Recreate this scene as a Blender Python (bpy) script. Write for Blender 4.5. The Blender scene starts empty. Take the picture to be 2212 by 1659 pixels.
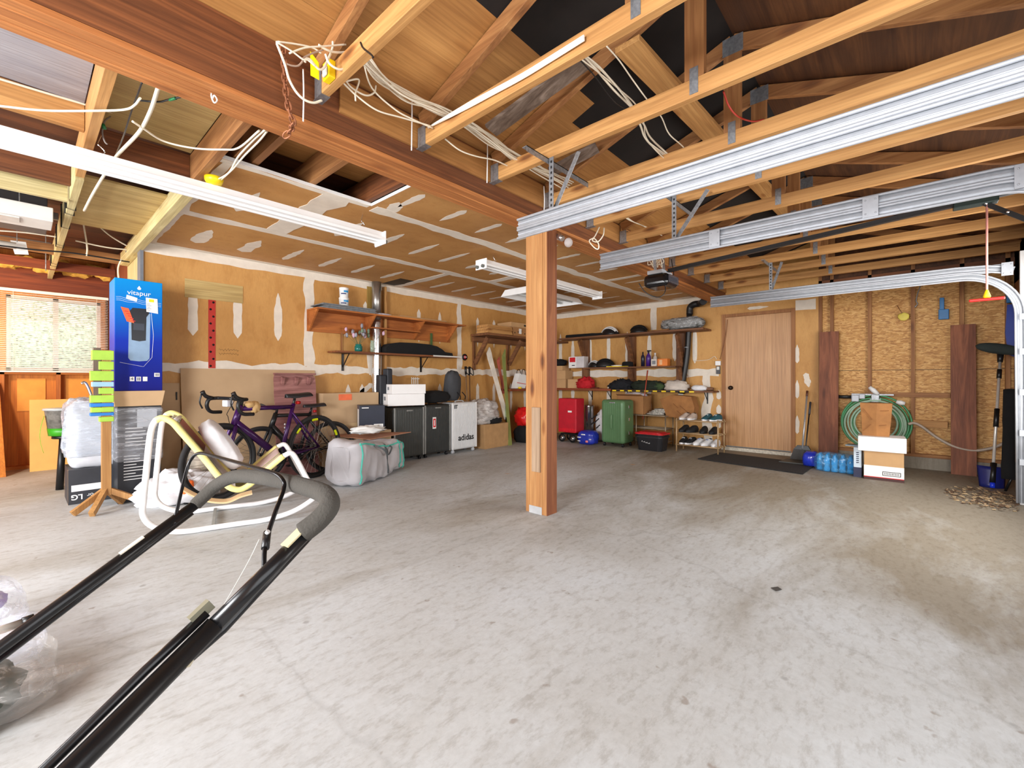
import bpy, bmesh, math, random
from mathutils import Vector, Matrix, noise
R = random.Random(7)
PI = math.pi
SC = bpy.context.scene
COL = SC.collection

# ---------------------------------------------------------------- camera
F_PX, CX, HY, CAM_H = 958.0, 1106.0, 821.0, 1.08     # focal length and principal point for a 2212 x 1659 frame
YAW = math.radians(42.0)                              # world X axis lies 42 degrees right of the view direction
cd = bpy.data.cameras.new('camera')
cam = bpy.data.objects.new('camera', cd)
COL.objects.link(cam)
cd.sensor_width = 36.0
cd.lens = 36.0 * F_PX / 2212.0
cd.shift_y = (HY - 829.5) / 2212.0
cd.clip_start = 0.02
cam.location = (0, 0, CAM_H)
cam.rotation_euler = (PI / 2, 0, YAW - PI / 2)
SC.camera = cam

# ---------------------------------------------------------------- world, lights, exposure
W = bpy.data.worlds.new('world')
SC.world = W
W.use_nodes = True
wn = W.node_tree.nodes
wl = W.node_tree.links
bg = wn['Background']
sky = wn.new('ShaderNodeTexSky')
sky.sky_type = 'HOSEK_WILKIE'
sky.sun_direction = (-0.6, -0.3, 0.6)
sky.turbidity = 5
wl.new(sky.outputs[0], bg.inputs[0])
bg.inputs[1].default_value = 1.0

def area(name, loc, target, sx, sy, power, col=(1, 1, 1)):
    l = bpy.data.lights.new(name, 'AREA')
    l.shape = 'RECTANGLE'
    l.size, l.size_y, l.energy, l.color = sx, sy, power, col
    o = bpy.data.objects.new(name, l)
    COL.objects.link(o)
    o.location = loc
    o.rotation_euler = (Vector(target) - Vector(loc)).to_track_quat('-Z', 'Y').to_euler()
    return o

area('daylight_side_opening', (-2.75, 0.9, 1.5), (3.0, 2.1, 0.9), 1.4, 1.3, 290, (0.98, 0.99, 1.0))
area('fill_rear_opening', (-2.8, 4.1, 1.4), (3.6, 4.6, 0.7), 1.9, 1.9, 180, (0.99, 0.99, 1.0))  # added lamp that evens out the light at the back of the room
area('fill_near_garage_door', (0.9, -0.95, 1.35), (1.6, 3.0, 1.25), 2.5, 1.5, 48, (0.98, 0.99, 1.0))  # added fill; the near door is left open for it
area('fill_second_garage_door', (4.5, -0.78, 1.3), (4.6, 2.6, 1.2), 2.3, 1.5, 75, (1.0, 0.98, 0.94))  # added fill on the inside of the closed door, brightens the right side
area('garden_fill', (0.3, 9.2, 3.4), (0.3, 11.6, 1.2), 3, 2, 260, (1, 1, 0.97))  # added lamp aimed at the hedge, standing in for daylight
pl = bpy.data.lights.new('alcove_warm_fill', 'POINT')  # added warm point lamp that brightens the alcove, no fitting modelled
pl.energy, pl.color, pl.shadow_soft_size = 75, (1.0, 0.68, 0.36), 0.06
po = bpy.data.objects.new('alcove_warm_fill', pl)
COL.objects.link(po)
po.location = (-0.75, 6.9, 1.95)
vs = SC.view_settings
vs.view_transform = 'Standard'
vs.look = 'None'
vs.gamma = 1
vs.use_curve_mapping = False
vs.exposure = 0.0

# ---------------------------------------------------------------- measuring helpers
def ray(x, y):
    u, v = (x - CX) / F_PX, (HY - y) / F_PX
    return Vector((math.sin(YAW) * u + math.cos(YAW), math.cos(YAW) * -u + math.sin(YAW), v))

C0 = Vector((0, 0, CAM_H))
def P(x, y, X=None, Y=None, Z=None, D=None):
    """point of the room seen at (x, y) of the photograph on the plane X=, Y=, Z= or at depth D"""
    r = ray(x, y)
    if X is not None: t = X / r.x
    elif Y is not None: t = Y / r.y
    elif Z is not None: t = (Z - CAM_H) / r.z
    else: t = D
    return C0 + r * t
def PP(x, y, p0, n):
    r = ray(x, y)
    n = Vector(n); p0 = Vector(p0)
    return C0 + r * ((p0 - C0).dot(n) / r.dot(n))

def smooth(pts, n=6, closed=False):
    pts = [Vector(p) for p in pts]
    out = []
    N = len(pts)
    rng = range(N) if closed else range(N - 1)
    for i in rng:
        if closed:
            a, b, c, d = pts[(i - 1) % N], pts[i], pts[(i + 1) % N], pts[(i + 2) % N]
        else:
            b, c = pts[i], pts[i + 1]
            a = pts[i - 1] if i else b * 2 - c
            d = pts[i + 2] if i + 2 < N else c * 2 - b
        for k in range(n):
            t = k / n
            out.append(0.5 * ((2 * b) + (c - a) * t + (2 * a - 5 * b + 4 * c - d) * t * t + (3 * b - a - 3 * c + d) * t ** 3))
    if not closed: out.append(pts[-1])
    return out

# ---------------------------------------------------------------- materials
def lin(c):
    return tuple((v / 255 / 12.92) if v / 255 <= 0.04045 else ((v / 255 + 0.055) / 1.055) ** 2.4 for v in c) + (1,)
MATS = {}
def base_mat(name):
    m = bpy.data.materials.new(name)
    m.use_nodes = True
    nt = m.node_tree
    return m, nt, nt.nodes['Principled BSDF']
def coords(nt, scale=(1, 1, 1), rot=(0, 0, 0)):
    tc = nt.nodes.new('ShaderNodeTexCoord')
    mp = nt.nodes.new('ShaderNodeMapping')
    mp.inputs['Scale'].default_value = scale
    mp.inputs['Rotation'].default_value = rot
    nt.links.new(tc.outputs['Object'], mp.inputs[0])
    return mp.outputs[0]
def tex_noise(nt, vec, scale, detail=3, rough=0.55, dist=0.0):
    n = nt.nodes.new('ShaderNodeTexNoise')
    n.inputs['Scale'].default_value = scale
    n.inputs['Detail'].default_value = detail
    n.inputs['Roughness'].default_value = rough
    n.inputs['Distortion'].default_value = dist
    nt.links.new(vec, n.inputs['Vector'])
    return n.outputs['Fac']
def ramp(nt, fac, stops):
    r = nt.nodes.new('ShaderNodeValToRGB')
    e = r.color_ramp.elements
    while len(e) > 1: e.remove(e[-1])
    e[0].position, e[0].color = stops[0]
    for p, c in stops[1:]:
        k = e.new(p); k.color = c
    nt.links.new(fac, r.inputs[0])
    return r.outputs[0]
def mix(nt, fac, a, b, mode='MIX'):
    m = nt.nodes.new('ShaderNodeMix')
    m.data_type = 'RGBA'
    m.blend_type = mode
    for s, v in ((0, fac), (6, a), (7, b)):
        if hasattr(v, 'is_linked') or hasattr(v, 'links'): nt.links.new(v, m.inputs[s])
        else: m.inputs[s].default_value = v
    return m.outputs[2]
def bump(nt, p, fac, strength=0.2, dist=0.01):
    b = nt.nodes.new('ShaderNodeBump')
    b.inputs['Strength'].default_value = strength
    b.inputs['Distance'].default_value = dist
    nt.links.new(fac, b.inputs['Height'])
    nt.links.new(b.outputs[0], p.inputs['Normal'])

def plain(name, c, rough=0.6, metal=0.0, var=0.12, scale=9, bmp=0.0, spec=0.5, bscale=60):
    if name in MATS: return MATS[name]
    m, nt, p = base_mat(name)
    v = coords(nt)
    f = tex_noise(nt, v, scale, 4)
    a = tuple(x * (1 - var) for x in lin(c)[:3]) + (1,)
    b = tuple(min(1, x * (1 + var)) for x in lin(c)[:3]) + (1,)
    nt.links.new(ramp(nt, f, [(0.3, a), (0.7, b)]), p.inputs['Base Color'])
    p.inputs['Roughness'].default_value = rough
    p.inputs['Metallic'].default_value = metal
    p.inputs['Specular IOR Level'].default_value = spec
    if bmp: bump(nt, p, tex_noise(nt, v, bscale, 3), bmp, 0.004)
    MATS[name] = m
    return m

def wood(name, light, dark, axis='X', knots=0.5, rough=0.65, grain=1.0, stain=None):
    if name in MATS: return MATS[name]
    m, nt, p = base_mat(name)
    k = {'X': 0, 'Y': 1, 'Z': 2}[axis]
    s = [16 * grain] * 3; s[k] = 0.9
    v = coords(nt, s)
    f1 = tex_noise(nt, v, 1.0, 5, 0.6, 1.2)
    col = ramp(nt, f1, [(0.28, lin(dark)), (0.5, lin([(a + b) / 2 for a, b in zip(light, dark)])), (0.68, lin(light))])
    s2 = [60.0] * 3; s2[k] = 1.5
    f2 = tex_noise(nt, coords(nt, s2), 1.5, 2)
    col = mix(nt, 0.35, col, ramp(nt, f2, [(0.35, (0.45, 0.38, 0.3, 1)), (0.6, (1, 1, 1, 1))]), 'MULTIPLY')
    s3 = [7.0] * 3; s3[k] = 2.2
    vo = nt.nodes.new('ShaderNodeTexVoronoi')
    vo.inputs['Scale'].default_value = 1.0
    nt.links.new(coords(nt, s3), vo.inputs['Vector'])
    kn = ramp(nt, vo.outputs['Distance'], [(0.06, (0.25, 0.13, 0.06, 1)), (0.13, (0.62, 0.45, 0.3, 1)), (0.2, (1, 1, 1, 1))])
    col = mix(nt, knots, col, kn, 'MULTIPLY')
    big = tex_noise(nt, coords(nt, (1, 1, 1)), 1.3, 2)
    col = mix(nt, 0.5, col, ramp(nt, big, [(0.35, (0.8, 0.74, 0.66, 1)), (0.65, (1, 1, 1, 1))]), 'MULTIPLY')
    if stain:
        col = mix(nt, ramp(nt, tex_noise(nt, v, 0.5, 3), [(0.5, (0, 0, 0, 1)), (0.62, (0.8, 0.8, 0.8, 1))]), col, lin(stain))
    nt.links.new(col, p.inputs['Base Color'])
    p.inputs['Roughness'].default_value = rough
    bump(nt, p, f2, 0.25, 0.003)
    MATS[name] = m
    return m

def drywall(name, c, c2):
    m, nt, p = base_mat(name)
    v = coords(nt)
    col = ramp(nt, tex_noise(nt, v, 0.9, 5, 0.6), [(0.3, lin(c2)), (0.6, lin(c))])
    st = ramp(nt, tex_noise(nt, coords(nt, (3, 3, 1.2)), 3, 5, 0.7), [(0.36, (0.72, 0.6, 0.45, 1)), (0.5, (1, 1, 1, 1))])
    col = mix(nt, 0.35, col, st, 'MULTIPLY')
    col = mix(nt, 0.25, col, ramp(nt, tex_noise(nt, coords(nt, (40, 40, 8)), 3, 2), [(0.4, (0.8, 0.8, 0.8, 1)), (0.6, (1, 1, 1, 1))]), 'MULTIPLY')
    nt.links.new(col, p.inputs['Base Color'])
    p.inputs['Roughness'].default_value = 0.55
    p.inputs['Specular IOR Level'].default_value = 0.35
    MATS[name] = m
    return m

def osb(name):
    m, nt, p = base_mat(name)
    v = coords(nt, (16, 16, 60))
    vo = nt.nodes.new('ShaderNodeTexVoronoi')
    vo.inputs['Scale'].default_value = 1.7
    vo.inputs['Randomness'].default_value = 1
    wv = nt.nodes.new('ShaderNodeMix'); wv.data_type = 'VECTOR'
    nz = nt.nodes.new('ShaderNodeTexNoise'); nz.inputs['Scale'].default_value = 0.6
    nt.links.new(v, nz.inputs['Vector'])
    wv.inputs[0].default_value = 0.85
    add = nt.nodes.new('ShaderNodeVectorMath'); add.operation = 'ADD'
    sc = nt.nodes.new('ShaderNodeVectorMath'); sc.operation = 'SCALE'; sc.inputs['Scale'].default_value = 2.4
    nt.links.new(nz.outputs['Color'], sc.inputs[0])
    nt.links.new(v, add.inputs[0]); nt.links.new(sc.outputs[0], add.inputs[1])
    nt.links.new(add.outputs[0], vo.inputs['Vector'])
    sep = nt.nodes.new('ShaderNodeSeparateColor')
    nt.links.new(vo.outputs['Color'], sep.inputs[0])
    col = ramp(nt, sep.outputs[0], [(0.0, lin((170, 116, 58))), (0.3, lin((196, 142, 76))), (0.6, lin((208, 156, 88))), (0.95, lin((226, 180, 114)))])
    col = mix(nt, 0.45, col, ramp(nt, tex_noise(nt, coords(nt, (12, 12, 60)), 2, 3), [(0.33, (0.45, 0.32, 0.18, 1)), (0.44, (1, 1, 1, 1))]), 'MULTIPLY')
    nt.links.new(col, p.inputs['Base Color'])
    p.inputs['Roughness'].default_value = 0.6
    bump(nt, p, vo.outputs['Distance'], 0.3, 0.004)
    MATS[name] = m
    return m

def concrete(name):
    m, nt, p = base_mat(name)
    v = coords(nt)
    f = tex_noise(nt, v, 0.55, 6, 0.62)
    col = ramp(nt, f, [(0.3, lin((176, 175, 171))), (0.52, lin((194, 197, 198))), (0.7, lin((203, 209, 214)))])
    # brownish concrete towards the far wall, with streaks
    f2 = tex_noise(nt, coords(nt, (0.45, 1.1, 1)), 1.1, 6, 0.66, 0.6)
    tc = nt.nodes.new('ShaderNodeTexCoord')
    sx = nt.nodes.new('ShaderNodeSeparateXYZ')
    nt.links.new(tc.outputs['Object'], sx.inputs[0])
    mr = nt.nodes.new('ShaderNodeMapRange')
    mr.inputs[1].default_value, mr.inputs[2].default_value = 1.9, 4.6
    cmb = nt.nodes.new('ShaderNodeMath'); cmb.operation = 'MULTIPLY_ADD'
    nt.links.new(sx.outputs[1], cmb.inputs[0]); cmb.inputs[1].default_value = -0.7; nt.links.new(sx.outputs[0], cmb.inputs[2])
    nt.links.new(cmb.outputs[0], mr.inputs[0])
    ml = nt.nodes.new('ShaderNodeMath'); ml.operation = 'MULTIPLY_ADD'
    nt.links.new(mr.outputs[0], ml.inputs[0]); ml.inputs[1].default_value = 0.32
    nt.links.new(f2, ml.inputs[2])
    brown_mask = ramp(nt, ml.outputs[0], [(0.5, (0, 0, 0, 1)), (0.78, (1, 1, 1, 1))])
    col = mix(nt, brown_mask, col, lin((146, 138, 124)))
    # old spots, oil drips
    vo = nt.nodes.new('ShaderNodeTexVoronoi'); vo.inputs['Scale'].default_value = 3.1
    nt.links.new(v, vo.inputs['Vector'])
    sp = ramp(nt, vo.outputs['Distance'], [(0.03, (0.45, 0.42, 0.4, 1)), (0.055, (1, 1, 1, 1))])
    col = mix(nt, 0.55, col, sp, 'MULTIPLY')
    f3 = tex_noise(nt, coords(nt, (5, 11, 1)), 2.2, 6, 0.72)
    col = mix(nt, 0.45, col, ramp(nt, f3, [(0.36, (0.6, 0.55, 0.5, 1)), (0.5, (1, 1, 1, 1))]), 'MULTIPLY')
    f4 = tex_noise(nt, v, 38, 4, 0.7)
    col = mix(nt, 0.3, col, ramp(nt, f4, [(0.35, (0.72, 0.7, 0.68, 1)), (0.6, (1, 1, 1, 1))]), 'MULTIPLY')
    # rust-coloured drips
    vr = nt.nodes.new('ShaderNodeTexVoronoi'); vr.inputs['Scale'].default_value = 1.15
    nt.links.new(coords(nt, (1, 1, 1), (0, 0, 0.7)), vr.inputs['Vector'])
    rs = ramp(nt, vr.outputs['Distance'], [(0.02, (0.75, 0.75, 0.75, 1)), (0.055, (0, 0, 0, 1))])
    col = mix(nt, rs, col, lin((196, 150, 92)))
    # cracks
    cr = nt.nodes.new('ShaderNodeTexVoronoi'); cr.feature = 'DISTANCE_TO_EDGE'; cr.inputs['Scale'].default_value = 0.3
    nzz = nt.nodes.new('ShaderNodeTexNoise'); nzz.inputs['Scale'].default_value = 3; nzz.inputs['Detail'].default_value = 5
    nt.links.new(v, nzz.inputs['Vector'])
    av = nt.nodes.new('ShaderNodeVectorMath'); av.operation = 'ADD'
    s5 = nt.nodes.new('ShaderNodeVectorMath'); s5.operation = 'SCALE'; s5.inputs['Scale'].default_value = 0.25
    nt.links.new(nzz.outputs['Color'], s5.inputs[0]); nt.links.new(v, av.inputs[0]); nt.links.new(s5.outputs[0], av.inputs[1])
    nt.links.new(av.outputs[0], cr.inputs['Vector'])
    cc = ramp(nt, cr.outputs['Distance'], [(0.0006, (0.45, 0.42, 0.4, 1)), (0.002, (1, 1, 1, 1))])
    col = mix(nt, 0.2, col, cc, 'MULTIPLY')
    f6 = tex_noise(nt, v, 11, 3, 0.5)
    col = mix(nt, ramp(nt, f6, [(0.69, (0, 0, 0, 1)), (0.74, (0.55, 0.55, 0.55, 1))]), col, lin((128, 112, 98)))
    nt.links.new(col, p.inputs['Base Color'])
    p.inputs['Roughness'].default_value = 0.62
    p.inputs['Specular IOR Level'].default_value = 0.3
    bump(nt, p, f4, 0.15, 0.002)
    MATS[name] = m
    return m

def film(name, c=(230, 232, 238), alpha=0.45, rough=0.25):
    if name in MATS: return MATS[name]
    m, nt, p = base_mat(name)
    v = coords(nt, (1, 1, 3.5))
    f = tex_noise(nt, v, 4, 3, 0.5, 1.5)
    st = tex_noise(nt, coords(nt, (2, 9, 14), (0.3, 0.5, 0.4)), 2.2, 4, 0.6, 0.8)
    a = ramp(nt, st, [(0.38, (alpha * 0.6,) * 3 + (1,)), (0.56, (alpha,) * 3 + (1,)), (0.62, (min(1, alpha * 2.0),) * 3 + (1,)), (0.68, (alpha,) * 3 + (1,))])
    p.inputs['Base Color'].default_value = lin(c)
    p.inputs['Roughness'].default_value = rough
    nt.links.new(a, p.inputs['Alpha'])
    bump(nt, p, f, 0.2, 0.015)
    MATS[name] = m
    return m
def glassy(name, c=(230, 240, 240), alpha=0.25):
    if name in MATS: return MATS[name]
    m, nt, p = base_mat(name)
    p.inputs['Base Color'].default_value = lin(c)
    p.inputs['Roughness'].default_value = 0.05
    p.inputs['Alpha'].default_value = alpha
    MATS[name] = m
    return m

# ---------------------------------------------------------------- mesh builder
LOC = {}       # object -> (root location, local?)
class G:
    def __init__(s): s.bm = bmesh.new(); s.mi = 0
    def _m(s, fs):
        for f in fs: f.material_index = s.mi
    def mat(s, i): s.mi = i; return s
    def box(s, x0, x1, y0, y1, z0, z1, bev=0, seg=2, M=None):
        c = Matrix.Translation(((x0 + x1) / 2, (y0 + y1) / 2, (z0 + z1) / 2)) @ Matrix.Diagonal((abs(x1 - x0), abs(y1 - y0), abs(z1 - z0), 1))
        if M: c = M @ c
        r = bmesh.ops.create_cube(s.bm, size=1, matrix=c)
        fs = {f for v in r['verts'] for f in v.link_faces}
        s._m(fs)
        if bev:
            es = list({e for f in fs for e in f.edges})
            q = bmesh.ops.bevel(s.bm, geom=es, offset=bev, segments=seg, affect='EDGES', profile=0.5)
            s._m(q['faces'])
        return s
    def bar(s, a, b, w, h, up=(0, 0, 1), bev=0):
        """rectangular bar from a to b; w across, h along 'up'"""
        a, b = Vector(a), Vector(b)
        d = b - a; L = d.length; d.normalize()
        u = Vector(up); sd = d.cross(u)
        if sd.length < 1e-4: sd = d.cross(Vector((1, 0, 0)))
        sd.normalize(); u = sd.cross(d).normalized()
        M = Matrix.Translation((a + b) / 2) @ Matrix((sd, d, u)).transposed().to_4x4()
        return s.box(-w / 2, w / 2, -L / 2, L / 2, -h / 2, h / 2, bev, M=M)
    def tube(s, pts, r, seg=8, closed=False, caps=True, flat=1.0):
        pts = [Vector(p) for p in pts]
        N = len(pts)
        if N < 2: return s
        rr = r if isinstance(r, (list, tuple)) else [r] * N
        def tan(i):
            if closed: return (pts[(i + 1) % N] - pts[i - 1]).normalized()
            return (pts[min(i + 1, N - 1)] - pts[max(i - 1, 0)]).normalized()
        t = tan(0)
        u = t.cross(Vector((0, 0, 1)))
        if u.length < 1e-3: u = t.cross(Vector((1, 0, 0)))
        u.normalize()
        rings = []
        for i in range(N):
            t = tan(i)
            u = (u - t * u.dot(t))
            if u.length < 1e-5: u = t.orthogonal()
            u.normalize()
            w = t.cross(u)
            rings.append([s.bm.verts.new(pts[i] + (u * math.cos(2 * PI * k / seg) + w * flat * math.sin(2 * PI * k / seg)) * rr[i]) for k in range(seg)])
        fs = []
        for i in range(N if closed else N - 1):
            A, B = rings[i], rings[(i + 1) % N]
            for k in range(seg):
                fs.append(s.bm.faces.new((A[k], A[(k + 1) % seg], B[(k + 1) % seg], B[k])))
        if caps and not closed:
            fs.append(s.bm.faces.new(rings[0][::-1])); fs.append(s.bm.faces.new(rings[-1]))
        for f in fs: f.smooth = len(f.verts) == 4 and seg > 6
        s._m(fs)
        return s
    def cyl(s, a, b, r, r2=None, seg=20):
        return s.tube([a, b], [r, r if r2 is None else r2], seg)
    def lathe(s, prof, c=(0, 0, 0), seg=24, M=None):
        """prof: list of (radius, z)"""
        c = Vector(c)
        rings = []
        for (r, z) in prof:
            ring = []
            for k in range(seg):
                p = Vector((max(r, 1e-4) * math.cos(2 * PI * k / seg), max(r, 1e-4) * math.sin(2 * PI * k / seg), z))
                p = (M @ p) if M else p
                ring.append(s.bm.verts.new(p + c))
            rings.append(ring)
        fs = []
        for A, B in zip(rings, rings[1:]):
            for k in range(seg): fs.append(s.bm.faces.new((A[k], A[(k + 1) % seg], B[(k + 1) % seg], B[k])))
        for f in fs: f.smooth = True
        fs.append(s.bm.faces.new(rings[0][::-1])); fs.append(s.bm.faces.new(rings[-1]))
        s._m(fs)
        return s
    def prism(s, pts, d):
        """polygon pts (planar, world) extruded by vector d"""
        d = Vector(d)
        a = [s.bm.verts.new(Vector(p)) for p in pts]
        b = [s.bm.verts.new(Vector(p) + d) for p in pts]
        n = len(pts)
        fs = [s.bm.faces.new(a[::-1]), s.bm.faces.new(b)]
        for i in range(n): fs.append(s.bm.faces.new((a[i], a[(i + 1) % n], b[(i + 1) % n], b[i])))
        s._m(fs)
        return s
    def blob(s, c, rad, amp=0.08, freq=3, n=28, pw=1.0, seed=0, M=None, flat=None, crease=0.0, octv=4):
        c = Vector(c); off = Vector((seed * 7.3, seed * 3.1, seed))
        rings = []
        def sg(v, e): return math.copysign(abs(v) ** e, v)
        m = n // 2
        for i in range(m + 1):
            th = PI * i / m
            ring = []
            for k in range(n):
                ph = 2 * PI * k / n
                d = Vector((sg(math.sin(th), pw) * sg(math.cos(ph), pw), sg(math.sin(th), pw) * sg(math.sin(ph), pw), sg(math.cos(th), pw)))
                q = noise.fractal(d * freq + off, 1.0, 2.0, octv)
                if crease: q += crease * (0.5 - abs(noise.noise(d * freq * 1.7 + off * 2))) 
                p = Vector((d.x * rad[0], d.y * rad[1], d.z * rad[2])) * (1 + amp * q)
                if M: p = M @ p
                p = p + c
                if flat is not None and p.z < flat: p.z = flat + (p.z - flat) * 0.02
                ring.append(p)
                if i in (0, m): break
            rings.append([s.bm.verts.new(p) for p in ring])
        fs = []
        for i in range(m):
            A, B = rings[i], rings[i + 1]
            for k in range(n):
                k2 = (k + 1) % n
                if i == 0: fs.append(s.bm.faces.new((A[0], B[k], B[k2])))
                elif i == m - 1: fs.append(s.bm.faces.new((A[k], B[0], A[k2])))
                else: fs.append(s.bm.faces.new((A[k], B[k], B[k2], A[k2])))
        for f in fs: f.smooth = True
        s._m(fs)
        return s
    def sheet(s, f, nu, nv, th=0.0):
        """grid surface from f(u, v) in 0..1"""
        V = [[s.bm.verts.new(Vector(f(i / nu, j / nv))) for j in range(nv + 1)] for i in range(nu + 1)]
        fs = []
        for i in range(nu):
            for j in range(nv): fs.append(s.bm.faces.new((V[i][j], V[i + 1][j], V[i + 1][j + 1], V[i][j + 1])))
        for q in fs: q.smooth = True
        s._m(fs)
        if th:
            bmesh.ops.recalc_face_normals(s.bm, faces=fs)
            s.bm.normal_update()
            bmesh.ops.solidify(s.bm, geom=fs, thickness=th)
        return s
    def mk(s, name, mat, parent=None, label=None, kind=None):
        bmesh.ops.recalc_face_normals(s.bm, faces=s.bm.faces)
        off, local = LOC.get(parent, (Vector(), False))
        if not local and off.length: bmesh.ops.translate(s.bm, vec=-off, verts=s.bm.verts)
        me = bpy.data.meshes.new(name)
        s.bm.to_mesh(me); s.bm.free()
        for m in (mat if isinstance(mat, (list, tuple)) else [mat]): me.materials.append(m)
        o = bpy.data.objects.new(name, me)
        COL.objects.link(o)
        if parent:
            o.parent = parent
            LOC[o] = (off, local)
        if label: o['label'] = label
        if kind: o['kind'] = kind
        return o

def T(name, label, cat, loc=(0, 0, 0), rz=None, group=None):
    """Empty at a thing's base. rz given: its parts are written in its own coordinates"""
    o = bpy.data.objects.new(name, None)
    COL.objects.link(o)
    o.empty_display_size = 0.1
    o.location = loc
    if rz is not None: o.rotation_euler = (0, 0, rz)
    o['label'] = label; o['category'] = cat
    if group: o['group'] = group
    LOC[o] = (Vector(loc), rz is not None)
    return o
def tag(o, label, cat, group=None, kind=None):
    o['label'] = label; o['category'] = cat
    if group: o['group'] = group
    if kind: o['kind'] = kind
    return o
def single(name, g, mat, label, cat, group=None):
    """a thing that is one mesh"""
    return tag(g.mk(name, mat), label, cat, group)
def struct(name, g, mat): return g.mk(name, mat, kind='structure')
def copy_tree(o, parent=None):
    c = o.copy(); COL.objects.link(c); c.parent = parent
    LOC[c] = LOC.get(o, (Vector(), False))
    for ch in list(o.children): copy_tree(ch, c)
    return c
def text(s, size, loc, rot, mat, parent, name='lettering', ext=0.0006, align='CENTER', bold=0.0, sx=1.0):
    cu = bpy.data.curves.new(name, 'FONT')
    cu.body = s; cu.size = size; cu.extrude = ext; cu.align_x = align; cu.align_y = 'CENTER'; cu.offset = bold
    cu.materials.append(mat)
    tmp = bpy.data.objects.new('tmp', cu)
    COL.objects.link(tmp)
    dg = bpy.context.evaluated_depsgraph_get()
    me = bpy.data.meshes.new_from_object(tmp.evaluated_get(dg))
    bpy.data.objects.remove(tmp)
    bpy.data.curves.remove(cu)
    me.name = name
    if not me.materials: me.materials.append(mat)
    o = bpy.data.objects.new(name, me)
    COL.objects.link(o)
    off, local = LOC.get(parent, (Vector(), False))
    o.location = Vector(loc) - (Vector() if local else off)
    o.rotation_euler = rot
    o.scale = (sx, 1, 1)
    if parent: o.parent = parent; LOC[o] = (off, local)
    return o
FACE_Y = (PI / 2, 0, 0)            # lettering on a face that looks towards -Y
FACE_X = (PI / 2, 0, -PI / 2)      # lettering on a face that looks towards -X
# ---------------------------------------------------------------- palette
LUM = lambda ax: wood('lumber_' + ax, (214, 164, 102), (178, 126, 70), ax, 0.85)
DLUM = lambda ax: wood('aged_lumber_' + ax, (184, 132, 80), (134, 84, 44), ax, 0.6)
FIR = lambda ax: wood('red_fir_' + ax, (146, 88, 48), (88, 48, 22), ax, 0.35, grain=1.4)
WEATH = lambda ax: wood('weathered_' + ax, (150, 134, 122), (84, 68, 58), ax, 0.4)
PAINTW = lambda ax: wood('cream_painted_' + ax, (226, 214, 164), (196, 180, 126), ax, 0.25)
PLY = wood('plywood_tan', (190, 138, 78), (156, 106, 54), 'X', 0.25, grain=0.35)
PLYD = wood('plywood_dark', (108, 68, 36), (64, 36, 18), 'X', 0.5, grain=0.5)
PLYC = wood('plywood_cream', (214, 190, 130), (184, 156, 98), 'X', 0.3, grain=0.4)
PLYO = wood('plywood_orange', (232, 150, 58), (196, 112, 34), 'Z', 0.2, grain=0.5)  # this orange includes the warm light in the alcove
GREYP = wood('grey_painted_board', (176, 176, 186), (148, 148, 160), 'X', 0.05, grain=0.3)
DW = drywall('drywall_tan', (206, 156, 92), (184, 132, 70))
DWC = drywall('drywall_ceiling', (196, 146, 88), (172, 122, 68))
OSB = osb('osb')
CON = concrete('concrete')
MUD = plain('joint_compound', (226, 216, 202), 0.8, var=0.06, scale=14)
MUDC = plain('joint_compound_yellowed', (216, 196, 158), 0.8, var=0.08, scale=10)
GALV = plain('galvanised', (180, 184, 191), 0.5, 0.25, 0.07, 25)
GALVD = plain('galvanised_dull', (150, 152, 156), 0.45, 0.7, 0.25, 60)
WHITE = plain('white_paint', (236, 236, 236), 0.45, var=0.02)
OFFW = plain('off_white_paint', (216, 214, 208), 0.5, var=0.04)
WIRE = plain('cream_cable', (232, 222, 200), 0.5, var=0.05)
BLK = plain('black_plastic', (22, 22, 24), 0.38, var=0.15)
BLKM = plain('black_fabric', (14, 14, 16), 0.95, var=0.25, bmp=0.2)
RUST = plain('rusty_chain', (150, 96, 66), 0.6, 0.5, 0.25, 60)
PAPER = plain('paper_white', (238, 238, 236), 0.7, var=0.02)
CARD = plain('cardboard', (196, 156, 110), 0.8, var=0.08, scale=5)
CARDP = plain('cardboard_pale', (190, 160, 124), 0.8, var=0.07, scale=3)
CARDD = plain('cardboard_brown', (168, 120, 74), 0.8, var=0.1, scale=5)
YEL = plain('yellow_plastic', (244, 212, 20), 0.4, var=0.05)
INK = plain('ink_black', (16, 16, 18), 0.6, var=0)
INKR = plain('ink_red', (206, 24, 38), 0.5, var=0.02)
CHROME = plain('chrome', (220, 222, 226), 0.14, 0.95, 0.03)
DOORW = wood('door_oak_veneer', (206, 158, 108), (188, 138, 88), 'Z', 0.0, rough=0.4, grain=1.6)

XR, YB, YW, ZC, YF, XL = 7.36, 5.52, 8.1, 2.42, -0.85, -3.0

# ---------------------------------------------------------------- structure
struct('floor', G().box(-3.1, 7.5, -1.0, 8.3, -0.12, 0), CON)
struct('driveway', G().box(-12, 14, -14, -1.0, -0.2, -0.04).box(-14, -3.1, -1.0, 12, -0.2, -0.04), plain('asphalt_outside', (128, 126, 120), 0.9, var=0.2, scale=3))

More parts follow.
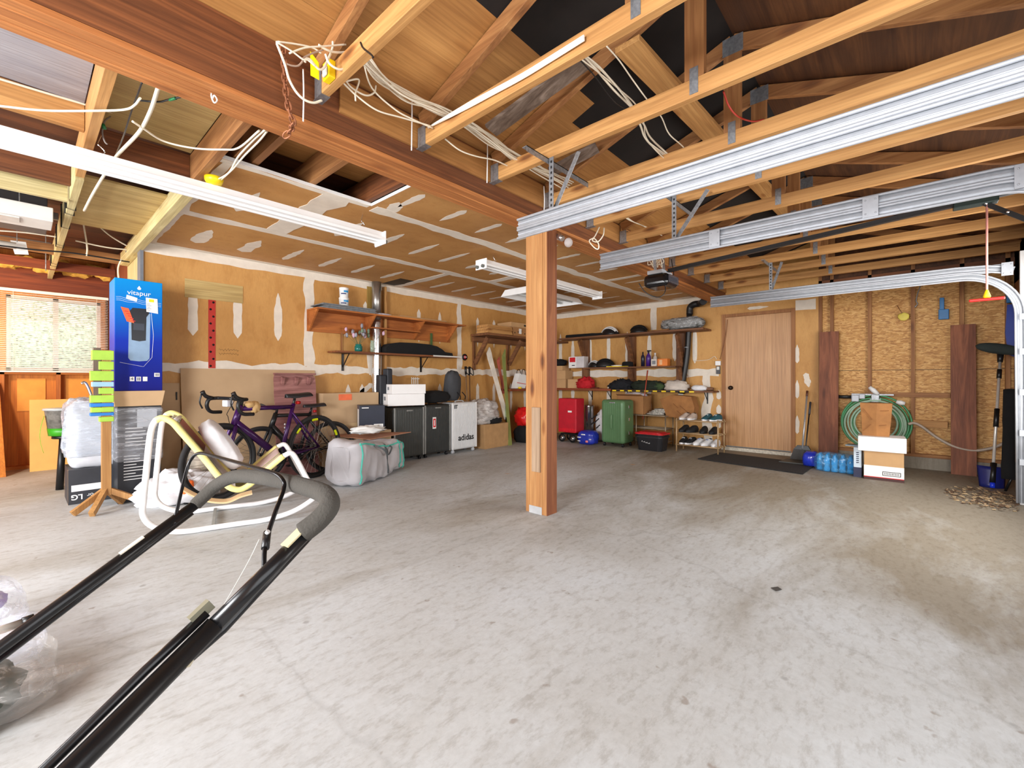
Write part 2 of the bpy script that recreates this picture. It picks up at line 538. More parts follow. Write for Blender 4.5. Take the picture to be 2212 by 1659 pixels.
def wobble(pts, a):
    return [p + Vector((R.uniform(-a, a), R.uniform(-a, a), R.uniform(-a, a))) for p in pts]
TH = [0.0012]
def band(g, a, b, w, nrm, jag=0.3, step=0.09, th=None):
    """ragged band of joint compound from a to b on a surface facing nrm"""
    TH[0] += 0.00011; th = TH[0]
    a, b, nrm = Vector(a), Vector(b), Vector(nrm)
    d = b - a; L = d.length; d.normalize(); s = nrm.cross(d)
    n = max(2, int(L / step)); A = []; B = []
    ka, kb = R.random() * 50, R.random() * 50
    for i in range(n + 1):
        p = a + d * (L * i / n)
        wa = w / 2 * (1 + jag * noise.noise(Vector((i * 0.45, ka, 0))) * 1.8)
        wb = w / 2 * (1 + jag * noise.noise(Vector((i * 0.45, kb, 0))) * 1.8)
        A.append(p + s * wa); B.append(p - s * wb)
    for i in range(n):
        q = [A[i], A[i + 1], B[i + 1], B[i]]
        g.prism([v + nrm * 0.0002 for v in q], nrm * th)
def stroke(g, c, d, L, w, nrm, th=0.0009, fat=0.35):
    """one tapering trowel mark"""
    c, d, nrm = Vector(c), Vector(d), Vector(nrm)
    s = nrm.cross(d); n = 9; A = []; B = []
    k = R.random() * 40
    for i in range(n + 1):
        t = i / n
        wd = w / 2 * (min(1, t / fat) ** 0.7) * (min(1, (1 - t) / 0.12) ** 0.5 if t > 0.88 else 1) * (1 + 0.35 * noise.noise(Vector((k, i * 0.7, 0))))
        p = c + d * (L * (t - 0.5))
        A.append(p + s * max(wd, 0.002)); B.append(p - s * max(wd, 0.002))
    g.prism([p + nrm * 0.0002 for p in A + B[::-1]], nrm * th)

# back wall
wb = struct('wall_back', G().box(0.80, XR + 0.1, YB, YB + 0.1, 0, ZC + 0.2), DW)
g = G(); N = Vector((0, -1, 0)); y = YB
band(g, (0.8, y, ZC - 0.04), (XR, y, ZC - 0.04), 0.10, N, 0.15)
band(g, (0.8, y, 1.21), (XR, y, 1.21), 0.11, N, 0.4, 0.05)
for xx, w in ((2.39, 0.12), (4.84, 0.10)):
    band(g, (xx, y, 1.25), (xx, y, ZC - 0.06), w, N, 0.45)
band(g, (3.40, y, 1.2), (3.40, y, 0.5), 0.30, N, 0.5)
band(g, (3.30, y, 1.15), (3.30, y, 1.42), 0.2, N, 0.6)
for xx in (1.20, 1.61, 2.03): stroke(g, (xx, y, 1.82), (0, 0, -1), 0.56, 0.085, N)
for xx in (2.85, 3.15, 4.03, 4.43, 5.25, 5.65, 6.1, 6.5, 6.9): stroke(g, (xx, y, 1.9), (0, 0, 1), 0.5, 0.06, N)
for xx in (0.95, 2.9, 3.1, 4.43, 5.25, 5.65, 6.1, 6.5, 6.9): stroke(g, (xx, y, 0.75), (0, 0, 1), 0.55, 0.07, N)
stroke(g, (3.12, y, 0.93), (0.8, 0, 0.6), 0.34, 0.07, N)
g.mk('joint_compound', MUD, wb)
g = G(); stroke(g, (1.38, y, 2.12), (0, 0, 1), 0.0001, 0.0001, N)
g.bm.free()
# plywood patch, yellow square patch and cut-out trim beside the duct are part of the wall
g = G().box(1.13, 1.66, YB - 0.006, YB, 1.93, 2.12)
g.mk('plywood_patch', PLYC, wb, 'pale plywood patch let into the wall')
G().box(3.17, 3.36, YB - 0.006, YB, 2.05, 2.36).mk('cutout_patch', wood('cutout_board', (190, 160, 84), (160, 128, 60), 'Z', 0.3), wb)
# right wall
wr = struct('wall_right', G().box(XR, XR + 0.1, 2.20, YB + 0.1, 0, ZC + 0.2).box(XR, XR + 0.1, 0.95, 1.24, 0, ZC + 0.7).box(XR, XR + 0.1, 1.24, 2.20, 2.10, ZC + 0.7)
            .mat(1).box(XR + 0.06, XR + 0.1, YF, 0.95, 0.14, 3.1).mat(2).box(XR - 0.02, XR + 0.1, YF - 0.1, 0.95, 0, 0.14), [DW, OSB, CON])
g = G(); N = Vector((-1, 0, 0)); x = XR
band(g, (x, YB, ZC - 0.04), (x, 2.2, ZC - 0.04), 0.10, N, 0.15)
band(g, (x, YB, 1.20), (x, 2.25, 1.20), 0.12, N, 0.35, 0.08)
band(g, (x, 2.42, 1.25), (x, 2.42, 0.05), 0.13, N, 0.5)
band(g, (x, 3.32, ZC), (x, 3.32, 1.95), 0.10, N, 0.3)
for k, yy in enumerate((2.62, 2.95, 3.4, 3.82, 4.2, 4.6, 5.0, 5.3)):
    stroke(g, (x, yy, 1.66 + 0.05 * math.sin(k * 2)), (0, 0, -1), 0.62, 0.075, N)
for yy in (2.85, 3.4, 3.82, 4.2, 4.6, 5.0, 5.3): stroke(g, (x, yy, 0.75), (0, 0, -1), 0.5, 0.08, N)
for zz in (0.4, 0.62, 0.85): stroke(g, (x, 2.25, zz), (0, 0, -1), 0.15, 0.07, N)
for zz in (0.45, 0.95, 1.45): stroke(g, (x, 1.20, zz), (0, 0, -1), 0.26, 0.05, N)
band(g, (x, 1.22, 2.14), (x, 0.98, 2.14), 0.14, N, 0.4)
stroke(g, (x, 1.08, 1.08), (0, 0.2, 1), 0.2, 0.07, N)
stroke(g, (x, 1.7, 2.16), (0, 1, 0), 0.28, 0.04, N)
g.mk('joint_compound', MUD, wr)
G().box(XR + 0.056, XR + 0.06, YF, 0.95, 1.205, 1.21).mk('panel_joint', INK, wr)
for k, yy in enumerate((0.93, 0.80, 0.40, -0.015, -0.44, -0.80)):
    G().box(XR, XR + 0.06, yy - 0.019, yy + 0.019, 0.14, ZC + 0.1).mk('stud', DLUM('Z'), wr)
G().box(XR - 0.005, XR + 0.06, YF, 0.95, 0.14, 0.178).mk('sill_plate', DLUM('Y'), wr)
G().box(XR, XR + 0.06, YF, 0.95, ZC - 0.06, ZC + 0.02).mk('top_plate', FIR('Y'), wr)
G().box(XR - 0.03, XR + 0.055, -0.34, 0.45, 0.87, 0.925).mk('blocking', DLUM('Y'), wr)
G().box(XR - 0.03, XR + 0.055, -0.32, 0.45, 0.505, 0.59).mk('blocking', LUM('Y'), wr)
# door in the right wall
d = struct('door_1', G().box(XR - 0.01, XR + 0.03, 1.27, 2.15, 0.065, 2.05, 0.003), DOORW)
g = G().lathe([(0.0, 0), (0.033, 0.0), (0.033, 0.014), (0.026, 0.018), (0.024, 0.03), (0.028, 0.05), (0.02, 0.06), (0, 0.06)], (XR - 0.01, 2.07, 0.96), 20, Matrix.Rotation(-PI / 2, 4, 'Y'))
g.mk('door_knob', plain('dark_bronze', (46, 36, 30), 0.35, 0.7), d)
struct('trim_1', G().box(XR - 0.02, XR + 0.04, 2.15, 2.20, 0, 2.1).box(XR - 0.02, XR + 0.04, 1.22, 1.27, 0, 2.1).box(XR - 0.018, XR + 0.04, 1.272, 2.148, 2.052, 2.098), wood('door_casing', (176, 124, 78), (150, 98, 56), 'Z', 0.1))
struct('trim_2', G().box(XR - 0.05, XR + 0.05, 1.22, 2.2, 0, 0.05, 0.004), plain('threshold', (196, 188, 172), 0.6, var=0.25, scale=40))
# garage front wall with its two doors
FW = DLUM('X')
struct('wall_front', G().box(5.8, XR + 0.1, YF - 0.1, YF, 0, 3).box(2.25, 3.15, YF - 0.1, YF, 0, 2.5).box(-3.1, -0.4, YF - 0.1, YF, 0, 2.7).box(-0.4, 7.4, YF - 0.1, YF, 2.15, 2.7), FW)
gd = struct('door_2', G().box(3.12, 5.83, YF - 0.12, YF - 0.08, 0, 2.18), WHITE)
for k in range(4):
    for j in range(4):
        G().box(3.2 + j * 0.65, 3.75 + j * 0.65, YF - 0.08, YF - 0.072, 0.08 + k * 0.53, 0.48 + k * 0.53, 0.003).mk('door_panel', WHITE, gd)
# left wall with its wide opening, and a second one added for the rear fill
struct('wall_left', G().box(-3.1, -3, -0.95, -0.4, 0, 2.7).box(-3.1, -3, 2.2, 3.1, 0, 2.7).box(-3.1, -3, 5.1, 8.2, 0, 2.7).box(-3.1, -3, -0.4, 5.1, 2.35, 2.7), DLUM('Z'))
# window wall at the back of the alcove, framed in lumber whose orange includes the warm light
g = G().box(-3.1, -0.11, YW, YW + 0.1, 0, 2.66).box(0.73, 0.95, YW, YW + 0.1, 0, 2.66).box(-0.11, 0.73, YW, YW + 0.1, 0, 1.19).box(-0.11, 0.73, YW, YW + 0.1, 2.12, 2.66)
wa = struct('wall_alcove', g, PLYO)
for xx in (-0.35, -0.14, 0.33, 0.75):
    z1 = 1.19 if -0.2 < xx < 0.7 else 2.15
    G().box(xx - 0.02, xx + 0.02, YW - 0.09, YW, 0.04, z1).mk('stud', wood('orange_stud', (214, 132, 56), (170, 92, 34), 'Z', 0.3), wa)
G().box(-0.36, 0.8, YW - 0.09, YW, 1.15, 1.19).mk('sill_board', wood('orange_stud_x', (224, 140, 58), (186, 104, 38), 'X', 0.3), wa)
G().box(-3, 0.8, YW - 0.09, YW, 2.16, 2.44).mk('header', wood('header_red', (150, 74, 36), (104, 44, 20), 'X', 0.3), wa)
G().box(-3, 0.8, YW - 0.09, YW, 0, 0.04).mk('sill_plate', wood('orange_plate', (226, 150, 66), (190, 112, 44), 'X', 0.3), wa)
w1 = struct('window_1', G().box(-0.11, 0.73, YW + 0.01, YW + 0.05, 1.19, 1.23).box(-0.11, 0.73, YW + 0.01, YW + 0.05, 2.08, 2.12).box(-0.11, -0.07, YW + 0.01, YW + 0.05, 1.19, 2.12)
            .box(0.69, 0.73, YW + 0.01, YW + 0.05, 1.19, 2.12).box(0.285, 0.335, YW + 0.01, YW + 0.05, 1.19, 2.12), WHITE)
G().box(-0.07, 0.69, YW + 0.028, YW + 0.032, 1.23, 2.08).mk('pane', glassy('window_glass', (240, 246, 240), 0.08), w1)
# garden outside the window
hm = plain('sunlit_leaves', (158, 172, 148), 0.9, var=0.85, scale=22)
g = G()
for i in range(14): g.blob((-2.0 + i * 0.42, 11.6 + 0.3 * math.sin(i * 2), 1.5 + 0.3 * math.cos(i)), (0.7, 0.5, 2.0), 0.25, 7, 40, 1, i)
tag(g.mk('hedge', hm), 'sunlit leafy hedge seen through the blind of the window', 'hedge')
# side wall of the alcove (end of the partition, cream)
wp = struct('wall_partition', G().box(0.80, 0.9, YB + 0.1, 6.45, 0, 2.6).mat(1).box(0.80, 0.9, 6.45, YW + 0.1, 0, 2.6), [PAINTW('Z'), wood('header_red_z', (150, 80, 40), (110, 52, 26), 'Z', 0.3)])
struct('trim_3', G().box(0.775, 0.80, YB - 0.02, YB + 0.13, 0, 2.35), plain('grey_corner', (112, 116, 124), 0.6))
# ceilings
ce = struct('ceiling', G().box(0.80, XR, 3.09, YB, ZC, ZC + 0.013).box(1.815, XR, 2.34, 3.09, ZC, ZC + 0.013), DWC)
g = G(); N = Vector((0, 0, -1)); z = ZC
band(g, (0.82, 4.30, z), (XR, 4.30, z), 0.11, N, 0.35)
band(g, (0.82, 3.12, z), (1.80, 3.12, z), 0.05, N, 0.5)
band(g, (1.85, 3.12, z), (XR, 3.12, z), 0.12, N, 0.35)
band(g, (0.82, YB - 0.035, z), (XR, YB - 0.035, z), 0.07, N, 0.2)
band(g, (XR - 0.035, YB, z), (XR - 0.035, 2.4, z), 0.07, N, 0.2)
band(g, (1.55, 3.14, z), (1.55, 4.28, z), 0.19, N, 0.35)
band(g, (3.62, 4.32, z), (3.62, 5.45, z), 0.10, N, 0.35)
band(g, (4.3, 3.14, z), (4.3, 4.28, z), 0.11, N, 0.35)
band(g, (5.3, 2.4, z), (5.3, 3.10, z), 0.11, N, 0.3)
band(g, (6.1, 4.32, z), (6.1, 5.45, z), 0.10, N, 0.35)
band(g, (0.86, 3.14, z), (0.86, YB, z), 0.05, N, 0.6)
for k in range(16):
    xx = 1.15 + 0.405 * k
    if abs(xx - 1.55) > 0.15 and abs(xx - 4.3) > 0.1: stroke(g, (xx, 3.72, z), (0, 1, 0), 0.52, 0.06 + 0.02 * R.random(), N)
    if abs(xx - 3.62) > 0.1 and abs(xx - 6.1) > 0.1: stroke(g, (xx, 4.92, z), (0, 1, 0), 0.55, 0.07 + 0.05 * (k < 2), N)
    if xx > 1.9 and abs(xx - 5.3) > 0.1: stroke(g, (xx, 2.78, z), (0, -1, 0), 0.34, 0.06, N)
stroke(g, (1.95, 2.98, z), (0.3, 1, 0), 0.22, 0.1, N)
g.mk('joint_compound', MUD, ce)
g = G().box(0.80, 1.815, 3.085, 3.09, ZC - 0.001, ZC + 0.02).box(1.81, 1.815, 2.34, 3.09, ZC - 0.001, ZC + 0.02)
g.mk('cut_edge', PAPER, ce)
G().box(3.36, 3.60, 5.00, YB, ZC - 0.002, ZC).mk('duct_opening', INK, ce, 'dark gap round the duct')
# deck over the alcove and the notch
DY = wood('deck_dark', (112, 62, 28), (60, 30, 14), 'X', 0.3, grain=0.5)
struct('ceiling_deck', G().box(-3.1, XR + 0.1, 2.34, 8.2, 2.66, 2.72), DY)
struct('ceiling_panel_grey', G().box(-1.2, 0.23, 2.36, 3.26, 2.545, 2.56), GREYP)
struct('ceiling_panel_tan', G().box(0.27, 0.74, 2.36, 3.46, 2.545, 2.56), PLYC)
struct('ceiling_panel_cream', G().box(0.27, 0.74, 4.1, 5.4, 2.44, 2.455), PLYC)
struct('ceiling_panel_notch', G().box(0.8, 1.82, 2.34, 3.2, 2.62, 2.635), PLY)

# roof over the garage bay: tan sheathing low down, black sheets for the dark gap above, dark sheathing on the other slope
def slope(y): return 2.625 + (2.15 - y) / 3 if y > 0.77 else 2.625 + (0.77 - -0.61) / 3 * 1 - (0.77 - y) / 3
def roof(y0, y1, x0, x1, th=0.02):
    return G().prism([(x0, y0, slope(y0)), (x1, y0, slope(y0)), (x1, y1, slope(y1)), (x0, y1, slope(y1))], (0, 0, th))
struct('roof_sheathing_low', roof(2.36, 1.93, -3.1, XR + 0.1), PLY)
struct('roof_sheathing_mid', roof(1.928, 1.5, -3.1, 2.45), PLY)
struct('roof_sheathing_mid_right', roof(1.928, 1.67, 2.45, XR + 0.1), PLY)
g = roof(1.5, 0.77, -3.1, XR + 0.1); g.mk('roof_dark_gap', plain('gap_black', (20, 12, 8), 0.95, var=0.3), None, kind='structure')  # black sheet standing in for the dark gap in the roof
struct('roof_dark_gap_strip', roof(1.67, 1.5, 2.45, XR + 0.1), plain('gap_black', (20, 12, 8)))  # continues the black stand-in for the gap
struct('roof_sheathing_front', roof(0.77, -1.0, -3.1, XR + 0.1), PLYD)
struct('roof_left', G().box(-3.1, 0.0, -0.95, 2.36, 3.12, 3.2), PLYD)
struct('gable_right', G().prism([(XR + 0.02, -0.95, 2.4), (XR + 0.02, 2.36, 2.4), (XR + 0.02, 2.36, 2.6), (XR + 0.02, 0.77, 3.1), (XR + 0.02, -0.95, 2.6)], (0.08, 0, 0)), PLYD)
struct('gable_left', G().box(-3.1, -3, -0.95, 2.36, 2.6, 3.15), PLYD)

# beam and post
beam = T('support_beam', 'long reddish built-up timber beam crossing overhead above the post', 'beam', (2.2, 2.245, 2.3))
G().box(-3, XR, 2.15, 2.212, 2.328, 2.62).mk('beam_board', FIR('X'), beam)
G().box(-3, XR, 2.214, 2.276, 2.328, 2.62).mk('beam_board', FIR('X'), beam)
G().box(-3, XR, 2.278, 2.34, 2.328, 2.62).mk('beam_board', wood('fir_light', (196, 126, 70), (150, 84, 42), 'X', 0.3, grain=1.4), beam)
SOF = wood('beam_underside', (206, 138, 78), (160, 96, 48), 'X', 0.45, grain=1.6)
for k, (y0, y1, z0) in enumerate(((2.15, 2.205, 2.302), (2.206, 2.228, 2.299), (2.229, 2.290, 2.300), (2.291, 2.340, 2.297))):
    G().box(-3, XR, y0, y1, z0, 2.327, 0.002).mk('lower_lamination', SOF, beam)
single('plywood_facing', G().box(1.08, XR - 0.01, 2.136, 2.149, 2.432, 2.60), PLY, 'tan plywood strip nailed along the garage side of the overhead beam', 'plywood strip')
post = T('support_post', 'built-up light wooden post standing on the concrete under the beam', 'post', (2.865, 2.26, 0))
LP = wood('post_light', (200, 150, 94), (168, 114, 64), 'Z', 0.9)
G().box(2.80, 2.93, 2.152, 2.190, 0, 2.30, 0.002).mk('post_board', LP, post)
G().box(2.795, 2.93, 2.190, 2.328, 0, 2.30, 0.003).mk('post_board', LP, post)
G().box(2.80, 2.93, 2.329, 2.366, 0, 2.30, 0.002).mk('post_board', LP, post)
G().box(2.802, 2.932, 2.148, 2.152, 0, 2.299).mk('facing_board', wood('post_red', (160, 100, 60), (118, 64, 36), 'Z', 0.5), post, 'red-brown side of the post')
G().box(2.78, 2.795, 2.205, 2.29, 0.34, 0.86, 0.002).mk('nailed_block', wood('offcut_grey', (190, 164, 138), (158, 132, 106), 'Z', 0.2), post, 'grey weathered offcut nailed low on the post')
G().box(2.792, 2.795, 2.195, 2.325, 0.0, 0.06).mk('base_plate', plain('base_grey', (186, 188, 190), 0.5, 0.2), post)

# roof trusses
tr0 = None
TXS = [0.97 + 0.6 * k for k in range(11)]
def make_truss(x):
    t = T('roof_truss', '', 'roof truss', (x, 0.77, 2.43), 0.0, 'roof trusses over the garage bay')
    t.rotation_euler = (0, 0, 0)
    def L(y, z): return Vector((0, y - 0.77, z - 2.43))
    G().bar(L(2.13, 2.4745), L(-0.84, 2.4745), 0.038, 0.089, bev=0.002).mk('bottom_chord', LUM('Y'), t)
    G().bar(L(2.12, 2.585), L(0.77, 3.035), 0.038, 0.08, bev=0.002).mk('top_chord', DLUM('Y'), t)
    G().bar(L(-0.84, 2.50), L(0.77, 3.035), 0.038, 0.08, bev=0.002).mk('top_chord', DLUM('Y'), t)
    G().box(-0.019, 0.019, -0.045, 0.045, 0.089, 0.58).mk('king_post', DLUM('Z'), t)
    G().box(-0.022, -0.0192, -0.02, 0.02, 0.015, 0.14).mk('gusset_plate', GALVD, t)
    G().box(-0.022, -0.0192, -0.06, 0.05, 0.53, 0.63).mk('gusset_plate', GALVD, t)
    g = G()
    for s in (-1, 1): g.box(s * 0.0205 - 0.001, s * 0.0205 + 0.001, 1.29, 1.36, -0.003, 0.11)
    g.box(-0.0215, 0.0215, 1.29, 1.375, -0.004, -0.001)
    g.mk('joist_hanger', GALVD, t)
    return t
tr0 = make_truss(TXS[0])
names = ['nearest the camera, carrying the yellow outlet box', 'second from the camera, with white cables stapled along it', 'third from the camera, passing over the post', 'fourth from the camera, just above the first door track',
         'fifth from the camera, just beyond the near door track', 'sixth from the camera, over the middle door track', 'seventh from the camera, left of the opener rail', 'eighth from the camera, right beside the opener rail', 'third from the far end wall', 'second from the far end wall', 'next to the far end wall']
for k, xx in enumerate(TXS):
    t = tr0 if k == 0 else copy_tree(tr0)
    t.location.x = xx
    t['label'] = 'light lumber roof truss ' + names[k]
    t['group'] = 'roof trusses over the garage bay'
single('lateral_brace', G().bar(P(1354, 95, X=2.1), P(1354, 95, X=2.1) + Vector((3.6, -0.12, 0.03)), 0.14, 0.03, bev=0.002), LUM('X'), 'wide orange brace board running across the undersides of the trusses', 'brace board')
def sheath_pt(px, py, dz=0.05):
    r = ray(px, py); t = (2.625 + 2.15 / 3 - dz - CAM_H) / (r.z + r.y / 3)
    return C0 + r * t
for (a, b, lb) in (((1060, 282), (1268, 128), 'weathered grey board lying on the trusses under the tan roof sheathing'), ((1190, 372), (1290, 318), 'short weathered grey board further along under the roof sheathing')):
    single('weathered_board', G().bar(sheath_pt(*a, 0.11), sheath_pt(*b, 0.11), 0.12, 0.02, bev=0.001), WEATH('Y'), lb, 'board')

# joists over the alcove and in the notch
def joist(x, y0, y1, z0, z1, m, lb):
    return single('ceiling_joist', G().box(x - 0.021, x + 0.021, y0, y1, z0, z1, 0.002), m, lb, 'joist', 'exposed joists left of the beam')
joist(0.255, 2.36, 3.9, 2.36, 2.54, LUM('Y'), 'orange-brown joist running from the beam, with the green-ended wires beside it')
t = T('ceiling_joist', 'cream painted joist wrapped with wire, running on towards the window', 'joist', (0.255, 5.9, 2.33), None, 'exposed joists left of the beam')
G().box(0.234, 0.276, 3.905, 8.0, 2.345, 2.52, 0.002).mk('joist_board', PAINTW('Y'), t)
for yy in (4.6, 4.75, 5.2, 5.9, 6.0, 6.9, 7.05):
    G().tube([(0.23, yy, 2.34), (0.28, yy + 0.03, 2.34), (0.28, yy + 0.03, 2.53), (0.23, yy, 2.53)], 0.004, 6, True).mk('wire_wrap', BLK, t)
joist(0.762, 2.36, 3.5, 2.36, 2.54, DLUM('Y'), 'rough brown joist over the left end of the drywall, yellow box on it')
single('ceiling_joist', G().box(0.735, 0.798, 3.52, 6.4, 2.33, 2.46, 0.002), PAINTW('Y'), 'cream painted joist at the left edge of the drywall ceiling', 'joist', 'exposed joists left of the beam')
joist(0.90, 2.35, 5.4, 2.45, 2.60, DLUM('Y'), 'paired brown joist just inside the ceiling opening, left one')
joist(1.0, 2.35, 5.4, 2.45, 2.60, DLUM('Y'), 'paired brown joist just inside the ceiling opening, right one')
joist(1.36, 2.35, 5.4, 2.44, 2.61, DLUM('Y'), 'brown joist across the middle of the ceiling opening')
joist(1.78, 2.35, 5.4, 2.44, 2.61, FIR('Y'), 'red-brown joist at the right edge of the ceiling opening')
def block(x0, x1, y, z0, z1, m, lb):
    return single('blocking_board', G().box(x0, x1, y - 0.02, y + 0.02, z0, z1, 0.002), m, lb, 'blocking board')
block(-1.2, 0.232, 3.29, 2.41, 2.545, LUM('X'), 'orange blocking board at the edge of the grey ceiling panel')
block(0.278, 0.74, 3.50, 2.36, 2.54, FIR('X'), 'brown blocking board behind the tan ceiling panel')
block(-1.2, 0.232, 4.25, 2.40, 2.54, FIR('X'), 'red-brown blocking board seen just under the long light fixture')
block(-1.2, 0.225, 4.40, 2.33, 2.44, PAINTW('X'), 'cream blocking board below the red-brown one')
block(-1.5, 0.79, 6.5, 2.36, 2.46, DLUM('X'), 'brown rail in the alcove ceiling under the wires')
block(-1.5, 0.79, 7.3, 2.34, 2.44, wood('header_red', (1, 1, 1), (1, 1, 1)), 'red-brown rail in the alcove ceiling near the window wall')
for yy, lbb in ((5.62, 'grey metal angle rail crossing above the window, nearer one'), (6.9, 'pale metal rail crossing the alcove behind the nearer one')):
    single('angle_rail', G().box(-1.6, 0.23, yy, yy + 0.03, 2.50, 2.53).box(-1.6, 0.23, yy, yy + 0.003, 2.53, 2.56), plain('rail_dull', (120, 112, 104), 0.7), lbb, 'metal rail')
g = G()
for i in range(13): g.blob((-1.0 + i * 0.15, YW - 0.19, 2.485 + 0.02 * math.sin(i * 3)), (0.13, 0.08, 0.07), 0.5, 6, 16, 1, i)
tag(g.mk('insulation_batt', plain('insulation', (226, 180, 84), 0.95, var=0.3, scale=20, bmp=0.8)), 'torn yellow fibre insulation stuffed above the window header', 'insulation')
# ---------------------------------------------------------------- garage door tracks
def rail(x, path, hw=0.026, depth=0.02):
    """roll-formed rail: thin web with two rolled lips, following path (list of (y, z)) in the plane X = x"""
    g = G(); n = len(path); up = []; dn = []
    for i in range(n):
        a = Vector(path[max(i - 1, 0)]); b = Vector(path[min(i + 1, n - 1)])
        d = (b - a).normalized(); q = Vector((-d.y, d.x))
        if q.y < 0 and abs(q.y) > 0.3: q = -q
        if i and q.dot(last) < 0: q = -q
        last = q
        p = Vector(path[i])
        up.append(Vector((x, p.x + q.x * hw, p.y + q.y * hw)))
        dn.append(Vector((x, p.x - q.x * hw, p.y - q.y * hw)))
    g.sheet(lambda u, v: (up if v > 0.5 else dn)[int(round(u * (n - 1)))], n - 1, 1, 0.002)
    o = Vector((-depth / 2, 0, 0))
    g.tube([p + o for p in up], 0.008, 10); g.tube([p + o for p in dn], 0.008, 10)
    mid = [(a + b) / 2 + Vector((-0.003, 0, 0)) for a, b in zip(up, dn)]
    g.tube(mid, 0.004, 6)
    return g
def curve_path(y0, yc, z, r=0.36, zend=0.02):
    pts = [(y0, z), ((y0 + yc) / 2, z), (yc, z)]
    for k in range(1, 13):
        a = k / 12 * PI / 2
        pts.append((yc - r * math.sin(a), z - r + r * math.cos(a)))
    pts.append((yc - r - 0.01, zend))
    return pts
def strap(g, a, b, w=0.03):
    g.bar(a, b, w, 0.003, up=(1, 0, 0)); 
def track(x, label, yend, straps, splices, yc=-0.30):
    t = T('door_track', label, 'garage door track', (x, 0.8, 2.0), None, 'galvanised overhead door tracks')
    rail(x, curve_path(yend, yc, 2.015)).mk('lower_rail', GALV, t)
    rail(x, [(yend, 2.082), (0.8, 2.082), (-0.3, 2.082), (-0.5, 2.07), (-0.66, 2.03)]).mk('upper_rail', GALV, t)
    for k in range(len(splices)):
        y = splices[k]
        g = G().box(x - 0.026, x - 0.022, y - 0.035, y + 0.035, 1.99, 2.105, 0.001)
        for sy in (-0.022, 0.022):
            for sz in (2.01, 2.085): g.lathe([(0, 0), (0.005, 0), (0.004, 0.003), (0, 0.003)], (x - 0.026, y + sy, sz), 8, Matrix.Rotation(-PI / 2, 4, 'Y'))
        g.mk('splice_plate', GALV, t)
    for (y, ybr) in straps:
        g = G().bar((x + 0.006, y, 1.995), (x + 0.006, y, 2.43), 0.032, 0.003, up=(1, 0, 0)).bar((x + 0.02, y + 0.016, 1.995), (x + 0.02, y + 0.016, 2.43), 0.003, 0.03, up=(1, 0, 0))
        for k in range(9): g.mat(1).box(x + 0.0035, x + 0.0045, y - 0.006, y + 0.006, 2.13 + k * 0.033, 2.145 + k * 0.033).mat(0)
        g.mk('hanger_strap', [GALVD, INK], t)
        g = G().bar((x + 0.03, y, 2.11), (x + 0.06, y + ybr, 2.43), 0.028, 0.003, up=(1, 0, 0))
        g.mk('sway_brace', GALVD, t)
        G().box(x - 0.2, x + 0.45, y + 0.02, y + 0.055, 2.424, 2.429).box(x - 0.2, x + 0.45, y + 0.02, y + 0.023, 2.395, 2.429).mk('ceiling_angle', GALVD, t)
    G().box(x + 0.002, x + 0.006, -0.62, -0.05, 2.03, 2.10).mk('flag_bracket', GALV, t)
    return t
track(2.15, 'nearest galvanised door track, starting in front of the post and crossing the frame', 1.88, [(1.62, -0.16)], [])
track(3.20, 'middle galvanised door track, above the opener, with two splice plates', 1.90, [(1.29, -0.22)], [1.0, 0.17, -0.40])
track(5.77, 'far galvanised door track curving down to the floor beside the snow brush', 1.86, [(1.20, -0.1)], [-0.62], -0.335)
single('track_jamb', G().box(5.80, 5.84, -0.84, -0.70, 0, 2.2, 0.002).box(5.84, 5.9, -0.84, -0.80, 0, 2.2), WHITE, 'white painted jamb behind the curving far door track', 'door jamb')
g = G()
for zz in (0.35, 0.6, 0.95, 1.3, 1.6): g.box(5.74, 5.80, -0.72, -0.69, zz, zz + 0.05)
tag(g.mk('track_bracket', GALV), 'small zinc brackets up the vertical run of the far door track', 'bracket')

# opener, its rail, arm and release cord
t = T('door_opener', 'black garage door opener hanging from the ceiling near the beam', 'door opener', (4.45, 1.93, 2.05))
G().box(4.30, 4.60, 1.80, 2.06, 2.03, 2.16, 0.045, 4).mk('housing', plain('opener_black', (20, 20, 24), 0.12), t)
G().box(4.32, 4.58, 1.86, 2.02, 2.161, 2.20, 0.004).mk('top_bracket', GALV, t)
G().box(4.33, 4.57, 1.79, 1.802, 2.06, 2.14, 0.01).mk('light_lens', glassy('lens_smoke', (90, 90, 100), 0.6), t)
for xx in (4.34, 4.56): G().bar((xx, 1.94, 2.19), (xx, 1.96, 2.43), 0.03, 0.003, up=(1, 0, 0)).mk('hanger_strap', GALVD, t)
G().bar((4.45, 1.85, 2.20), (4.45, -0.76, 2.36), 0.035, 0.035).mk('rail', BLK, t)
G().box(4.41, 4.49, -0.44, -0.22, 2.29, 2.34, 0.006).mk('trolley', plain('trolley', (14, 34, 30), 0.4), t)
G().bar((4.45, -0.36, 2.31), (4.45, -0.66, 2.06), 0.03, 0.01, up=(1, 0, 0)).mk('arm', BLK, t)
g = G()
for k in range(3): g.lathe([(0, 0), (0.009, 0), (0.009, 0.008), (0, 0.008)], (4.43, -0.38 - k * 0.1, 2.29 - k * 0.083), 10, Matrix.Rotation(-PI / 2, 4, 'Y'))
g.mk('bolt', CHROME, t)
t2 = T('release_cord', 'pink release cord ending in a red handle, hanging below the opener rail', 'pull cord', (4.45, -0.39, 1.62))
G().tube([(4.45, -0.386, 2.30), (4.45, -0.386, 1.69)], 0.006, 8).mk('cord', plain('cord_pink', (232, 160, 150), 0.8), t2)
G().lathe([(0.016, 0), (0.02, 0.01), (0.008, 0.05), (0.004, 0.06)], (4.45, -0.386, 1.645), 14).mk('cone', YEL, t2)
